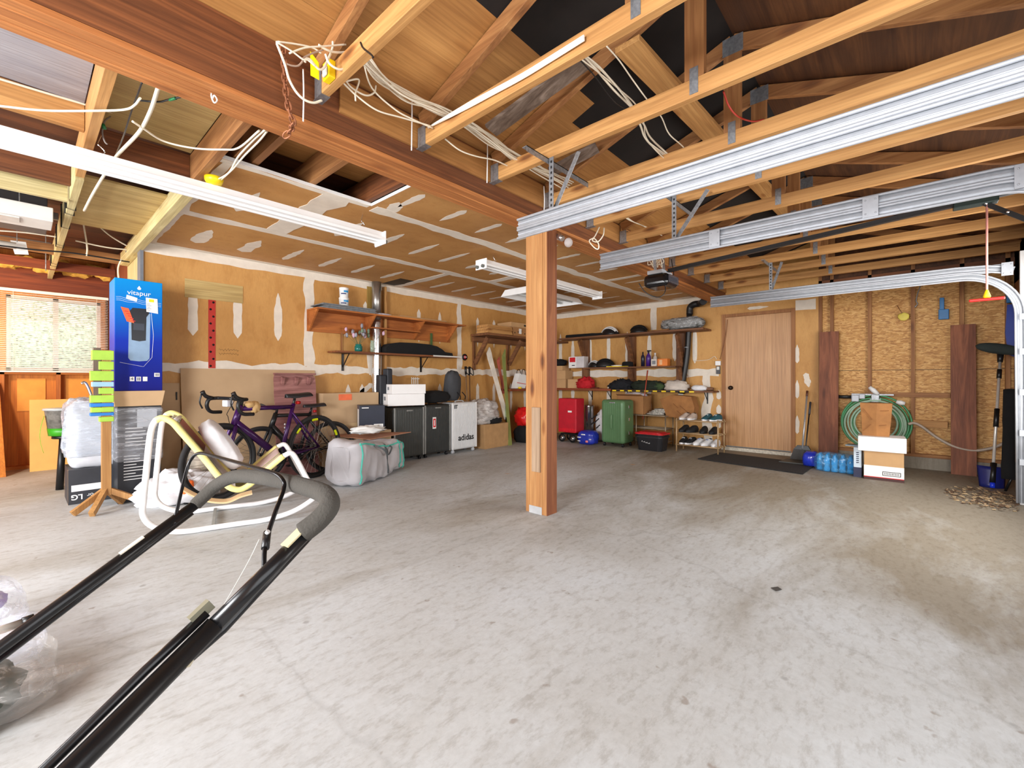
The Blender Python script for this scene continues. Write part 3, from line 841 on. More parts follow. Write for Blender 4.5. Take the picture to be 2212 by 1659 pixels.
G().bar((4.44, -0.47, 1.635), (4.46, -0.30, 1.635), 0.022, 0.018, bev=0.006).mk('handle', plain('handle_red', (214, 30, 22), 0.4), t2)
g = G()
for k in range(3):
    c = P(1408 + k * 9, 572, X=4.4)
    g.tube(smooth([c + Vector((0, 0.02, 0.12)), c + Vector((0.02, -0.03, 0.03)), c + Vector((-0.02, 0.03, 0)), c + Vector((0.02, 0.04, 0.06)), c + Vector((0, -0.02, -0.03)), c + Vector((-0.01, 0.0, 0.1))], 6), 0.004, 6)
tag(g.mk('coiled_wire', WIRE), 'coil of grey wire hung above the black opener', 'wire')
single('opener_cord', G().tube(smooth([P(1380, 612, X=4.35), P(1395, 632, X=4.4), P(1420, 642, X=4.45), P(1436, 632, X=4.5), P(1440, 600, X=4.55), P(1455, 595, X=4.6), P(1450, 560, X=4.6)], 6), 0.005, 6), BLK, 'thin black cord looping under the opener', 'cord')

# ---------------------------------------------------------------- fluorescent fixtures
def channel_light(x0, x1, y, z, label, hooks, loc):
    t = T('strip_light', label, 'light fixture', loc, None, 'bare white strip lights under the drywall ceiling')
    pr = [(a * 1.45, b * 1.1) for a, b in [(-0.055, 0.0), (-0.055, 0.018), (-0.03, 0.026), (-0.022, 0.07), (0.022, 0.07), (0.03, 0.026), (0.055, 0.018), (0.055, 0.0), (0.045, 0.0), (0.04, 0.012), (0.012, 0.008), (0.008, -0.004), (-0.008, -0.004), (-0.012, 0.008), (-0.04, 0.012), (-0.045, 0.0)]]
    G().prism([(x0, y + a, z + b) for a, b in pr], (x1 - x0, 0, 0)).mk('housing', WHITE, t)
    for xx in (x0, x1): G().box(xx - 0.006, xx + 0.006, y - 0.08, y + 0.08, z - 0.03, z + 0.075, 0.003).mk('end_cap', WHITE, t)
    for xx, s in ((x0, 1), (x1, -1)):
        for yy in (-0.042, 0.042):
            G().lathe([(0, 0), (0.017, 0.0), (0.017, 0.016), (0.008, 0.018), (0.008, 0.01), (0, 0.01)], (xx - s * 0.014, y + yy, z - 0.004), 14, Matrix.Rotation(-PI / 2, 4, 'Y') if s == 1 else Matrix.Rotation(PI / 2, 4, 'Y')).mk('lamp_socket', plain('socket_grey', (96, 100, 96), 0.5), t)
    for xx in hooks:
        G().tube(smooth([(xx, y, z + 0.075), (xx + 0.014, y, z + 0.1), (xx, y, z + 0.12), (xx - 0.014, y, z + 0.135), (xx, y, ZC)], 5), 0.003, 6).mk('hook', CHROME, t)
    return t
channel_light(-0.45, 2.02, 3.30, 2.235, 'long white strip light running across the left of the frame', (0.3, 1.86), (0.8, 3.3, 2.27))
channel_light(3.21, 5.50, 3.32, 2.26, 'white strip light passing behind the top of the post', (3.4, 5.3), (4.3, 3.32, 2.26))
t = T('wide_light', 'short wide white hooded light fixture behind the post', 'light fixture', (5.1, 3.98, 2.24))
pr = [(-0.28, 0.0), (-0.20, 0.085), (0.20, 0.085), (0.28, 0.0), (0.275, 0.0), (0.196, 0.079), (-0.196, 0.079), (-0.275, 0.0)]
G().prism([(4.50, 3.98 + a, 2.24 + b) for a, b in pr], (1.22, 0, 0)).prism([(4.497, 3.70, 2.24), (4.497, 4.26, 2.24), (4.497, 4.18, 2.325), (4.497, 3.78, 2.325)], (0.004, 0, 0)).prism([(5.72, 3.70, 2.24), (5.72, 4.26, 2.24), (5.72, 4.18, 2.325), (5.72, 3.78, 2.325)], (0.004, 0, 0)).mk('hood', WHITE, t)
for yy in (3.88, 4.08): G().cyl((4.54, yy, 2.285), (5.68, yy, 2.285), 0.016, seg=12).mk('tube', plain('tube_glass', (200, 202, 200), 0.2), t)
for xx in (4.7, 5.5): G().cyl((xx, 3.98, 2.32), (xx, 3.98, ZC), 0.003, seg=6).mk('hook', CHROME, t)
t = T('bulb_holder', 'clear glass bulb in a holder fixed to the beam beside the post', 'light bulb', tuple(P(1208, 510, Y=2.14)))
a, b = P(1206, 510, Y=2.148), P(1228, 524, Y=2.05)
G().tube([a, a + (b - a) * 0.45], [0.03, 0.022], 14).mk('holder', CHROME, t)
G().blob(b, (0.035, 0.035, 0.038), 0, 3, 18).mk('bulb', glassy('bulb_glass', (240, 240, 240), 0.35), t)
# second chain of loops
single('hook_loop', G().tube(smooth([P(457, 198, Y=2.22), P(457, 210, Y=2.2), P(463, 222, Y=2.2), P(469, 216, Y=2.2), P(463, 206, Y=2.2), P(459, 213, Y=2.2)], 5), 0.003, 6), WHITE, 'small white wire loop hooked into the underside of the beam', 'wire loop')

# ---------------------------------------------------------------- cables
def cable(pts, r, label, m=None, group=None, name='electrical_cable', n=7, seg=8):
    o = G().tube(smooth(pts, n), r, seg).mk(name, m or WIRE)
    return tag(o, label, 'cable', group)
BL = 'cream electrical cable in the bundle sagging past the truss ends beside the beam'
BG = 'cable bundle beside the beam'
main = [(786, 126), (825, 168), (880, 207), (950, 236), (1010, 266), (1060, 302), (1110, 335), (1160, 362), (1228, 398)]
for k in range(15):
    ox, oy = R.uniform(-16, 14), R.uniform(-14, 12)
    yy = 1.95 + R.uniform(-0.06, 0.06)
    w = [P(a + ox * (0.6 + 0.4 * math.sin(i * 1.7 + k)), b + oy * (0.5 + 0.6 * math.sin(i * 2.1 + k * 2)), Y=yy) for i, (a, b) in enumerate(main)]
    cable(w, 0.0042, BL, group=BG)
for lb, w in (('loose cable drooping lowest in front of the plywood strip, ending at the second truss', [(738, 176), (773, 209), (816, 239), (867, 254), (930, 272)]),
              ('cable dropping steeply from the first truss, then running to the second truss end', [(786, 138), (804, 191), (854, 237), (890, 257), (935, 277)]),
              ('short looped cable hanging just right of the yellow outlet box', [(745, 176), (775, 172), (768, 200), (768, 218)]),
              ('cable curving down and back up between the first and second truss', [(745, 172), (760, 190), (790, 206), (808, 200), (812, 185)]),
              ('thin cable drooping from the second to the third truss in front of the plywood', [(961, 300), (994, 325), (1030, 338), (1068, 346), (1100, 360)])):
    cable([P(a, b, Y=1.98) for a, b in w], 0.0042, 'cream ' + lb)
for k in range(4):
    w = [(925 + 3 * k, 276 - k * 2), (1010, 233 - k * 3), (1060, 206 - k * 3), (1130, 168 - k * 3), (1200, 125 - k * 3), (1262, 86 - k * 3)]
    cable([P(a, b, X=1.538 - 0.004 * (k % 2)) for a, b in w], 0.0048, 'white cable stapled along the side of the second truss chord', plain('white_cable', (240, 236, 226), 0.5), 'cables along the second truss')
for k in range(4):
    w = [(1240, 92), (1256, 118), (1291, 150), (1330, 190), (1368, 230), (1388, 268), (1400, 300), (1440, 338), (1500, 385)]
    cable([P(a + 5 * math.sin(k * 2 + i), b + 5 * math.cos(k * 2.5 + i), Y=1.2 - 0.012 * k) for i, (a, b) in enumerate(w)], 0.0055 if k < 2 else 0.0035, 'cream cable in the bundle crossing over the trusses towards the far track', group='cables over the truss chords')
cable([P(a, b, Y=1.05) for a, b in [(1309, 98), (1337, 130), (1367, 173), (1397, 214), (1428, 252), (1446, 290), (1481, 323), (1520, 380)]], 0.0035, 'single cream cable crossing the dark roof just right of the thicker bundle')
cable([P(a, b, Y=1.28) for a, b in [(1255, 132), (1285, 165), (1320, 212), (1345, 232), (1400, 262)]], 0.0035, 'black cable beside the cream bundle crossing the trusses', BLK)
for i, (lb, w) in enumerate((('running down from the top edge into the tangle', [(596, 90), (631, 111), (654, 128), (665, 130), (681, 143)]),
    ('hanging in one long curve beside the rusty chain and under the truss hanger', [(598, 94), (615, 138), (625, 172), (641, 200), (659, 216), (678, 222), (695, 217)]),
    ('looping in front of the yellow outlet box', [(659, 134), (660, 127), (670, 129), (681, 142), (690, 150), (699, 147), (708, 130), (718, 105), (719, 90)]),
    ('making a wide bow right of the yellow outlet box', [(703, 117), (710, 135), (723, 146), (738, 150), (757, 142), (772, 125), (782, 105), (793, 90)]),
    ('passing flat over the top of the yellow outlet box', [(688, 97), (707, 108), (725, 113), (750, 112), (779, 100), (790, 92)]),
    ('crossing the top edge left of the yellow outlet box', [(600, 90), (638, 95), (675, 103), (694, 115)]),
    ('running almost level across the tangle', [(625, 115), (660, 103), (700, 100), (747, 96)]),
    ('turning back in a low loop right of the chain', [(619, 138), (631, 142), (644, 142), (653, 133), (656, 125), (675, 115), (698, 108)]))):
    cable([P(a, b, Y=1.86 + 0.02 * (i % 3)) for a, b in w], 0.005 if i in (1, 2, 3, 4) else 0.0035, 'cream cable ' + lb, plain('grey_cable', (176, 150, 132), 0.5) if i == 7 else None)
cable([P(a, b, X=0.905) for a, b in [(779, 92), (785, 104), (802, 118), (806, 124)]], 0.004, 'short black cable crossing the nearest truss chord', BLK)
# left zone
cable([P(a, b, Z=2.34) for a, b in [(-30, 226), (0, 229), (101, 239), (228, 239), (273, 236), (291, 227), (303, 212)]], 0.005, 'white cable sagging across the grey ceiling panel at the upper left')
cable([P(a, b, Y=3.262) for a, b in [(-30, 163), (0, 171), (120, 207), (243, 243)]], 0.006, 'straight white cable along the top of the orange blocking board')
cable([P(a, b, Z=2.345) for a, b in [(343, 186), (324, 242), (299, 287), (253, 336), (225, 378), (200, 420), (182, 455)]], 0.0085, 'thick white cable curving beside the orange joist, past the long light')
cable([P(a, b, Z=2.34) for a, b in [(286, 262), (309, 277), (354, 305), (418, 320), (481, 323), (516, 319), (560, 282)]], 0.005, 'white cable swinging between the two joists left of the beam')
cable([P(a, b, Z=2.34) for a, b in [(574, 279), (548, 302), (515, 338), (495, 372), (470, 388)]], 0.005, 'white cable running down the rough joist to the yellow box, left of the pair')
cable([P(a, b, Z=2.338) for a, b in [(576, 284), (560, 304), (528, 336), (504, 364), (478, 388)]], 0.005, 'white cable running down the rough joist to the yellow box, right of the pair')
cable([P(a, b, Z=2.35) for a, b in [(307, 177), (297, 205), (284, 240), (268, 290), (250, 335)]], 0.0035, 'black wire running down the side of the orange joist', BLK)
t = T('loose_wire', 'black wire with a green cap sticking out over the tan panel', 'wire', tuple(P(340, 220, Z=2.35)))
G().tube(smooth([P(301, 217, Z=2.35), P(342, 220, Z=2.35), P(362, 216, Z=2.35), P(393, 209, Z=2.35)], 5), 0.004, 8).mk('wire', BLK, t)
G().tube([P(366, 216, Z=2.35), P(380, 212, Z=2.35)], 0.006, 8).mk('wire_cap', plain('green_cap', (30, 120, 70), 0.4), t)
t = T('loose_wire', 'grey wire with a green cap hanging from the orange blocking board', 'wire', tuple(P(228, 290, Y=3.2)))
G().tube(smooth([P(238, 252, Y=3.24), P(226, 262, Y=3.2), P(221, 285, Y=3.2), P(226, 305, Y=3.2), P(232, 312, Y=3.2)], 5), 0.004, 8).mk('wire', plain('grey_wire', (120, 110, 104), 0.5), t)
G().tube([P(222, 268, Y=3.19), P(226, 279, Y=3.19)], 0.009, 8).mk('wire_cap', plain('green_cap', (30, 120, 70)), t)
for lb, w, m in (('pale cable slanting from the cream joist to the corner over the tall blue box', [(188, 462), (235, 507), (290, 540)], None), ('pale cable hanging straight down beside the cream joist', [(179, 476), (188, 532), (187, 553)], None),
              ('pale cable running level to the corner over the tall blue box', [(163, 520), (235, 535), (300, 541)], None), ('thick pale cable behind the white hanging box', [(-20, 497), (60, 503), (136, 514)], None),
              ('dark cable along the back of the alcove ceiling', [(-20, 528), (80, 540), (160, 547), (280, 566)], BLK), ('grey cable curling near the alcove corner', [(272, 545), (285, 525), (300, 520), (330, 512)], plain('grey_wire', (120, 110, 104))),
              ('thin cable rising above the alcove corner', [(300, 548), (298, 520), (294, 505), (302, 492), (302, 480)], None), ('cable running down the corner behind the blue box', [(262, 560), (255, 580), (257, 610)], None)):
    cable([P(a, b, Y=6.0) for a, b in w], 0.007, lb, m)
g = G()
for k, (a, b, yy) in enumerate(((890, 152, 2.10), (1052, 262, 2.10), (1175, 428, 2.10), (654, 190, 2.10))):
    pass
for a, y0, y1, lb in ((889, 152, 325, 'beside the second truss end'), (1052, 262, 395, 'beside the third truss end'), (1175, 402, 462, 'above the end of the nearest door track'), (655, 150, 262, 'beside the rusty chain')):
    cable([P(a, y0, Y=2.09), P(a + 1, (y0 + y1) / 2, Y=2.09), P(a, y1, Y=2.09)], 0.0035, 'thin white string hanging ' + lb, WHITE, name='string')
cable([P(a, b, X=2.6) for a, b in [(1295, 490), (1284, 512), (1273, 520), (1283, 534), (1292, 538), (1293, 527), (1284, 515), (1280, 520), (1292, 522), (1303, 508), (1305, 492)]], 0.004, 'cream cable twisted in a loose knot below the fourth truss')
cable([P(a, b, Y=1.0) for a, b in [(1472, 92), (1490, 108), (1507, 124), (1512, 146), (1540, 152)]], 0.0035, 'red wire near the first strap plate at the top edge', plain('red_wire', (190, 50, 36), 0.5))
cable([P(a, b, Y=0.7) for a, b in [(1563, 198), (1575, 230), (1595, 252), (1625, 262), (1650, 258)]], 0.0045, 'red wire looping beside the second king post', plain('red_wire', (190, 50, 36)))
for k in range(3): cable([P(a + k * 5, b + k * 2, Y=1.9) for a, b in [(1340, 462), (1360, 476), (1385, 486), (1420, 505)]], 0.004, 'cream cable in the short bundle above the middle door track', group='short bundle above the middle track')
# chain
path = smooth([P(611, 100, Y=2.10), P(614, 140, Y=2.10), P(616, 180, Y=2.10), P(621, 222, Y=2.10), P(631, 256, Y=2.10), P(634, 268, Y=2.12), P(625, 285, Y=2.2), P(612, 298, Y=2.24)], 40)
g = G(); acc = 0; last = path[0]; k = 0
for i in range(1, len(path)):
    acc += (path[i] - path[i - 1]).length
    if acc >= 0.030:
        d = (path[i] - last).normalized(); c = (path[i] + last) / 2
        s = d.orthogonal().normalized() if k % 2 else d.cross(d.orthogonal()).normalized()
        L, w = 0.0235, 0.012
        g.tube([c + d * (L * math.sin(q * PI / 5)) + s * (w * math.cos(q * PI / 5)) for q in range(10)], 0.0042, 6, True)
        last = path[i]; acc = 0; k += 1
tag(g.mk('chain', RUST), 'rusty chain hanging over the near face of the beam', 'chain')
# outlet boxes
t = T('outlet_box', 'open yellow plastic outlet box on the side of the nearest truss', 'outlet box', (0.93, 1.88, 2.47))
c = P(707, 152, X=0.925)
G().box(0.918, 0.95, c.y - 0.03, c.y + 0.032, c.z - 0.04, c.z + 0.04, 0.004).mk('box', YEL, t)
G().prism([(0.90, c.y + 0.033, c.z - 0.04), (0.90, c.y + 0.036, c.z + 0.04), (0.87, c.y + 0.05, c.z + 0.08), (0.87, c.y + 0.045, c.z - 0.03)], (0.004, 0, 0)).mk('flap', YEL, t)
G().box(0.906, 0.918, c.y - 0.022, c.y + 0.016, c.z - 0.034, c.z + 0.008, 0.008).mk('socket_face', plain('socket_face', (226, 230, 222), 0.5), t)
t = T('junction_box', 'round yellow junction box on the rough joist below the beam', 'junction box', tuple(P(462, 386, Z=2.34)))
G().lathe([(0.0, -0.045), (0.04, -0.04), (0.05, -0.02), (0.052, 0.0), (0, 0.0)], P(462, 384, Z=2.355), 18).mk('box', YEL, t)
# white box, grey sheet, paper card
t = T('hanging_unit', 'white metal unit hanging before the dark duct at the left edge', 'light unit', (-0.2, 4.95, 2.27))
G().box(-0.75, 0.17, 4.80, 5.10, 2.27, 2.375, 0.004).mk('housing', OFFW, t)
G().box(-0.6, 0.0, 4.84, 5.0, 2.262, 2.27).mk('diffuser', plain('diffuser', (190, 190, 186), 0.3), t)
for xx in (-0.5, 0.0): G().cyl((xx, 4.95, 2.375), (xx, 4.95, 2.66), 0.004, seg=6).mk('hanging_rod', GALVD, t)
single('duct_box', G().box(-1.2, 0.15, 5.12, 5.42, 2.30, 2.64, 0.004), plain('dark_grey_metal', (70, 68, 70), 0.5), 'dark grey metal duct box above the white hanging unit', 'duct')
single('paper_card', G().prism([P(22, 519, Y=6.3), P(56, 523, Y=6.3), P(62, 550, Y=6.3), P(32, 549, Y=6.3)], (0, 0.002, 0)), PAPER, 'white printed card hanging from a string over the window', 'card')
cable([P(36, 495, Y=6.3) * 1.0 + Vector((0, 0, 2.655 - P(36, 495, Y=6.3).z)), P(37, 523, Y=6.3)], 0.003, 'string holding the white card', GALVD, name='string')
cable([P(99, 508, Y=6.5) + Vector((0, 0, 2.655 - P(99, 508, Y=6.5).z)), P(99, 585, Y=6.5)], 0.004, 'thin chain hanging over the window header', GALVD, name='pull_chain')
single('white_tube', G().cyl((-1.5, 6.2, 2.33), (-0.02, 6.2, 2.33), 0.03, seg=14), WHITE, 'white tube end poking in at the left edge over the window', 'tube')
# ================================================================ BACK WALL
def rbox(name, label, cat, c, w, d, h, rz, m, group=None, bev=0.004, parts=()):
    """box-shaped thing; c = base centre"""
    t = T(name, label, cat, c, rz, group)
    G().box(-w / 2, w / 2, -d / 2, d / 2, 0, h, bev).mk('body', m, t)
    return t
def carton(label, c, w, d, h, rz, m=None, tape=True, group=None, open_flaps=False, name='cardboard_box'):
    m = m or CARD
    t = T(name, label, 'cardboard box', c, rz, group)
    if open_flaps:
        G().box(-w / 2, w / 2, -d / 2, -d / 2 + .005, 0, h).box(-w / 2, w / 2, d / 2 - .005, d / 2, 0, h).box(-w / 2, -w / 2 + .005, -d / 2, d / 2, 0, h).box(w / 2 - .005, w / 2, -d / 2, d / 2, 0, h).box(-w / 2, w / 2, -d / 2, d / 2, 0, .005).mk('body', m, t)
        for s in (-1, 1):
            G().prism([(-w / 2, s * d / 2, h), (w / 2, s * d / 2, h), (w / 2 - 0.02, s * (d / 2 + d * 0.3), h + d * 0.12), (-w / 2 + 0.02, s * (d / 2 + d * 0.3), h + d * 0.12)], (0, 0, 0.004)).mk('flap', m, t)
    else:
        G().box(-w / 2, w / 2, -d / 2, d / 2, 0, h, 0.003).mk('body', m, t)
        if tape: G().box(-w / 2 - 0.0006, w / 2 + 0.0006, -0.022, 0.022, h * 0.82, h + 0.0006).mk('tape', plain('parcel_tape', (206, 178, 136), 0.2), t)
    return t
# duct
t = T('vent_duct', 'metal vent duct, smooth above the shelf and corrugated below, against the drywall', 'duct', (3.27, 5.44, 0.5))
G().cyl((3.27, 5.44, 1.9), (3.27, 5.44, ZC + 0.05), 0.062, seg=28).mk('smooth_pipe', plain('duct_steel', (170, 168, 164), 0.3, 0.85), t)
pr = []
for k in range(92): pr.append((0.056 + 0.005 * (k % 2), 0.5 + k * 0.0152))
G().lathe(pr, (3.27, 5.44, 0), 28).mk('corrugated_pipe', CHROME, t)
single('duct_board', G().box(3.40, 3.43, 5.44, 5.515, 0.9, 2.38), LUM('Z'), 'narrow upright board just right of the vent duct', 'board')
# plywood bracket shelf
FS = wood('shelf_plywood', (206, 126, 58), (150, 82, 34), 'X', 0.3, grain=0.4)
t = T('bracket_shelf', 'long brown plywood shelf with triangular brackets, higher one on the drywall', 'shelf', (3.5, 5.4, 1.68))
G().box(2.36, 4.62, 5.495, 5.518, 1.68, 1.93, 0.001).mk('back_board', FS, t)
G().box(2.36, 4.72, 5.22, 5.518, 1.93, 1.948, 0.001).mk('top_board', FS, t)
for xx in (2.37, 3.13, 3.92, 4.55):
    G().prism([(xx, 5.495, 1.68), (xx, 5.495, 1.93), (xx, 5.235, 1.93)], (0.018, 0, 0)).mk('bracket', FS, t)
G().box(3.15, 3.92, 5.33, 5.495, 1.775, 1.79).mk('inner_shelf', FS, t)
sh = plain('slate_grey', (112, 116, 120), 0.7, var=0.25, scale=30)
for k in range(5):
    single('roof_shingle', G().box(2.40 + 0.03 * (k % 3), 3.12 + 0.02 * (k % 2), 5.22 + 0.01 * (k % 2), 5.50, 1.949 + k * 0.012, 1.960 + k * 0.012), sh, ('lowest', 'second lowest', 'middle', 'second highest', 'topmost')[k] + ' grey roofing shingle in the thin stack on the higher wall shelf', 'shingle', 'grey shingles on the higher shelf')
for k in range(3):
    single('thin_board', G().box(3.36 + 0.1 * k, 4.3 + 0.05 * k, 5.24 + 0.04 * k, 5.40 + 0.03 * k, 1.949 + k * 0.013, 1.961 + k * 0.013), LUM('X') if k < 2 else CARDP, ('lower thin board', 'middle thin board', 'top thin sheet')[k] + ' of the pile at the right of the higher wall shelf', 'board')
single('torn_plastic', G().blob((3.30, 5.34, 1.965), (0.15, 0.09, 0.02), 0.4, 5, 20), film('film_soft', (236, 230, 240), 0.8), 'crumpled pale plastic lying before the duct on the higher shelf', 'plastic')
def tub(c, r, h, label):
    t = T('plastic_tub', label, 'tub', c, 0.0, 'stacked white tubs')
    G().lathe([(0, 0), (r * 0.88, 0), (r * 0.97, h * 0.85), (r, h * 0.86), (r, h * 0.93), (r * 0.97, h), (0, h)], (0, 0, 0), 26).mk('body', WHITE, t)
    g = G()
    for a0, a1, z0, z1, mi in ((3.6, 4.7, 0.3, 0.42, 0), (4.2, 5.3, 0.5, 0.7, 1)):
        n = 8
        q = lambda a, z: (math.cos(a) * r * 0.975, math.sin(a) * r * 0.975, z * h)
        g.mat(mi).sheet(lambda u, v: q(a0 + (a1 - a0) * u, z0 + (z1 - z0) * v), n, 1)
    g.mk('label_print', [plain('print_navy', (36, 44, 100), 0.5), plain('print_blue', (50, 150, 210), 0.5)], t)
    return t
tub((2.76, 5.36, 2.0095), 0.062, 0.115, 'lower white plastic tub with navy print on the higher shelf')
tub((2.76, 5.36, 2.1255), 0.058, 0.125, 'upper white plastic tub with blue print, stacked on another tub')
single('green_level', G().box(4.22, 4.255, 5.475, 5.493, 1.60, 1.80, 0.002), plain('green_paint', (70, 96, 50), 0.5), 'narrow green bar hanging under the right of the higher shelf', 'bar')
# lower shelf
t = T('wall_shelf', 'lower long wooden wall shelf on black iron brackets, holding the black case', 'shelf', (3.6, 5.4, 1.43))
G().box(2.62, 4.62, 5.26, 5.515, 1.425, 1.447, 0.001).mk('board', wood('shelf_brown', (160, 96, 52), (110, 62, 32), 'X', 0.3), t)
G().box(4.1, 4.66, 5.255, 5.262, 1.43, 1.45).mk('edge_strip', OFFW, t)
for xx in (2.82, 4.06):
    G().bar((xx, 5.51, 1.20), (xx, 5.51, 1.425), 0.03, 0.006, up=(0, 1, 0)).bar((xx, 5.28, 1.42), (xx, 5.515, 1.42), 0.03, 0.006).bar((xx, 5.505, 1.25), (xx, 5.34, 1.42), 0.012, 0.006).mk('iron_bracket', BLK, t)
G().bar((2.80, 5.50, 1.43), (2.80, 5.50, 1.70), 0.02, 0.012, up=(0, 1, 0)).mk('upright_strip', DLUM('Z'), t)
t = T('instrument_case', 'flat black fabric case with a domed top lying on the lower wall shelf', 'case', (3.9, 5.37, 1.448))
prf = [(3.33, 0.02), (3.34, 0.08), (3.40, 0.13), (3.55, 0.158), (3.8, 0.165), (4.05, 0.16), (4.2, 0.14), (4.3, 0.10), (4.36, 0.06), (4.50, 0.05), (4.52, 0.0), (3.34, 0.0)]
g = G().prism([(a, 5.30, 1.448 + b) for a, b in prf], (0, 0.16, 0)); g.mk('case_body', BLKM, t)
def vase(c, r, h, m, label, flowers):
    t = T('flower_jar', label, 'vase', c, 0.0)
    G().lathe([(0, 0), (r * .8, 0), (r, h * .2), (r, h * .7), (r * .75, h * .85), (r * .85, h), (r * .78, h), (r * .68, h * .85), (r * .9, h * .68), (r * .9, h * .2), (0, .01)], (0, 0, 0), 20).mk('jar', m, t)
    if flowers:
        for k in range(flowers):
            a = k * 2.4; R1 = 0.05 + 0.10 * R.random(); tip = Vector((math.cos(a) * R1 * 1.3, math.sin(a) * R1 * 0.5, h + 0.10 + 0.09 * R.random()))
            st = smooth([(0, 0, 0.01), (math.cos(a) * 0.01, 0, h * 0.8), tip], 4)
            G().tube(st, 0.002, 5).mk('stem', plain('stem_green', (90, 110, 80), 0.7), t)
            g = G().blob(tip, (0.018, 0.018, 0.03), 0.5, 4, 12, 1, k)
            g.mk('bloom', plain(('bloom_pink', 'bloom_grey', 'bloom_green')[k % 3], ((206, 170, 190), (150, 150, 160), (120, 140, 116))[k % 3], 0.8), t)
    return t
vase((2.97, 5.38, 1.448), 0.05, 0.10, glassy('teal_glass', (30, 120, 110), 0.75), 'teal glass jar of dried flowers on the lower wall shelf', 14)
vase((3.16, 5.36, 1.448), 0.03, 0.16, glassy('clear_vase', (180, 200, 180), 0.35), 'clear narrow glass vase next to the duct on the lower shelf', 2)
# wall markings
t = G().box(1.335, 1.40, YB - 0.004, YB - 0.0015, 1.205, 2.03)
tp = tag(t.mk('tape_strip', plain('red_tape', (180, 40, 26), 0.5)), 'vertical red tape strip with black spots on the drywall', 'tape')
g = G()
for k in range(11): g.lathe([(0, 0), (0.012, 0), (0, 0.0005)], (1.355 + 0.025 * (k % 2), YB - 0.0042, 1.98 - k * 0.075), 8, Matrix.Rotation(PI / 2, 4, 'X'))
o = g.mk('spots', INK); o.parent = tp
g = G()
for r_ in range(2):
    p = []
    for k in range(22): p.append((1.43 + k * 0.009, YB - 0.001, 1.41 - r_ * 0.045 + 0.012 * math.sin(k * 2.1 + r_) * R.random() * 1.6))
    g.tube(p, 0.0012, 5)
o = g.mk('pencil_note', INK); o.parent = wb
t = T('wall_disc', 'round black and red disc hung on the drywall near the corner shelves', 'wall disc', (4.95, YB - 0.02, 1.45))
G().lathe([(0, 0), (0.055, 0), (0.055, 0.012), (0, 0.014)], (4.95, YB, 1.46), 22, Matrix.Rotation(PI / 2, 4, 'X')).mk('disc', INK, t)
G().lathe([(0, 0), (0.03, 0), (0.026, 0.006), (0, 0.006)], (4.95, YB - 0.014, 1.46), 18, Matrix.Rotation(PI / 2, 4, 'X')).mk('centre', INKR, t)
G().box(4.92, 4.98, YB - 0.022, YB - 0.0202, 1.455, 1.468).mk('stripe', WHITE, t)
# cardboard sheets and maroon hook board
single('cardboard_sheet', G().prism([(1.09, 5.34, 0.0), (2.45, 5.34, 0.0), (2.45, 5.50, 1.20), (1.09, 5.50, 1.20)], (0, 0.006, 0)), CARDP, 'big flat cardboard sheet leaning on the drywall behind the bicycle', 'cardboard sheet')
single('cardboard_sheet', G().prism([(0.84, 5.40, 0.0), (1.085, 5.40, 0.0), (1.085, 5.505, 1.05), (0.84, 5.505, 1.05)], (0, 0.006, 0)).mat(1).box(1.05, 1.062, 5.483, 5.487, 0.88, 0.96), [CARDP, INK], 'narrow cardboard panel leaning at the left end of the drywall', 'cardboard sheet')
MAR = wood('maroon_wood', (184, 132, 128), (124, 76, 74), 'X', 0.3, grain=0.5)
t = T('hook_board', 'weathered maroon board with three pegs leaning behind the bicycle saddle', 'hook board', (2.1, 5.25, 0))
edge = [(1.90, 0.0)] + [(1.90 + 0.012 * R.random(), 0.1 * k) for k in range(1, 12)] + [(1.92, 1.16), (2.33, 1.16)] + [(2.36 + 0.02 * R.random(), 1.1 - 0.1 * k) for k in range(0, 11)] + [(2.36, 0.0)]
sl = lambda x, z: (x, 5.20 + 0.11 * z / 1.16, z)
G().prism([sl(a, b) for a, b in edge], (0, 0.018, 0)).mk('board', MAR, t)
G().bar((1.90, 5.285, 1.15), (2.36, 5.285, 1.15), 0.05, 0.02).mk('top_ledge', MAR, t)
for xx in (1.99, 2.14, 2.28): G().prism([(xx - 0.015, 5.30, 1.12), (xx - 0.015, 5.24, 1.11), (xx - 0.015, 5.285, 1.02)], (0.03, 0, 0)).mk('peg', MAR, t)
t = T('flattened_carton', 'tan carton with an orange sticker standing behind the rear wheel', 'cardboard box', (2.8, 5.35, 0))
G().box(2.42, 3.17, 5.22, 5.42, 0, 0.92, 0.004).mk('body', CARDP, t)
G().box(2.62, 2.79, 5.216, 5.2205, 0.83, 0.905).mk('sticker', plain('orange_sticker', (232, 110, 64), 0.5), t)
G().box(2.415, 3.175, 5.217, 5.219, 0.50, 0.54).mk('tape', plain('parcel_tape', (206, 178, 136), 0.2), t)
# tall black cases
for x0, x1, h, lb in ((3.19, 3.295, 1.15, 'shorter slim black upright case left of the stacked white boxes'), (3.30, 3.385, 1.235, 'taller slim black upright case left of the stacked white boxes')):
    single('upright_case', G().box(x0, x1, 5.22, 5.34, 0, h, 0.02, 3), plain('case_black', (34, 38, 46), 0.6), lb, 'case')

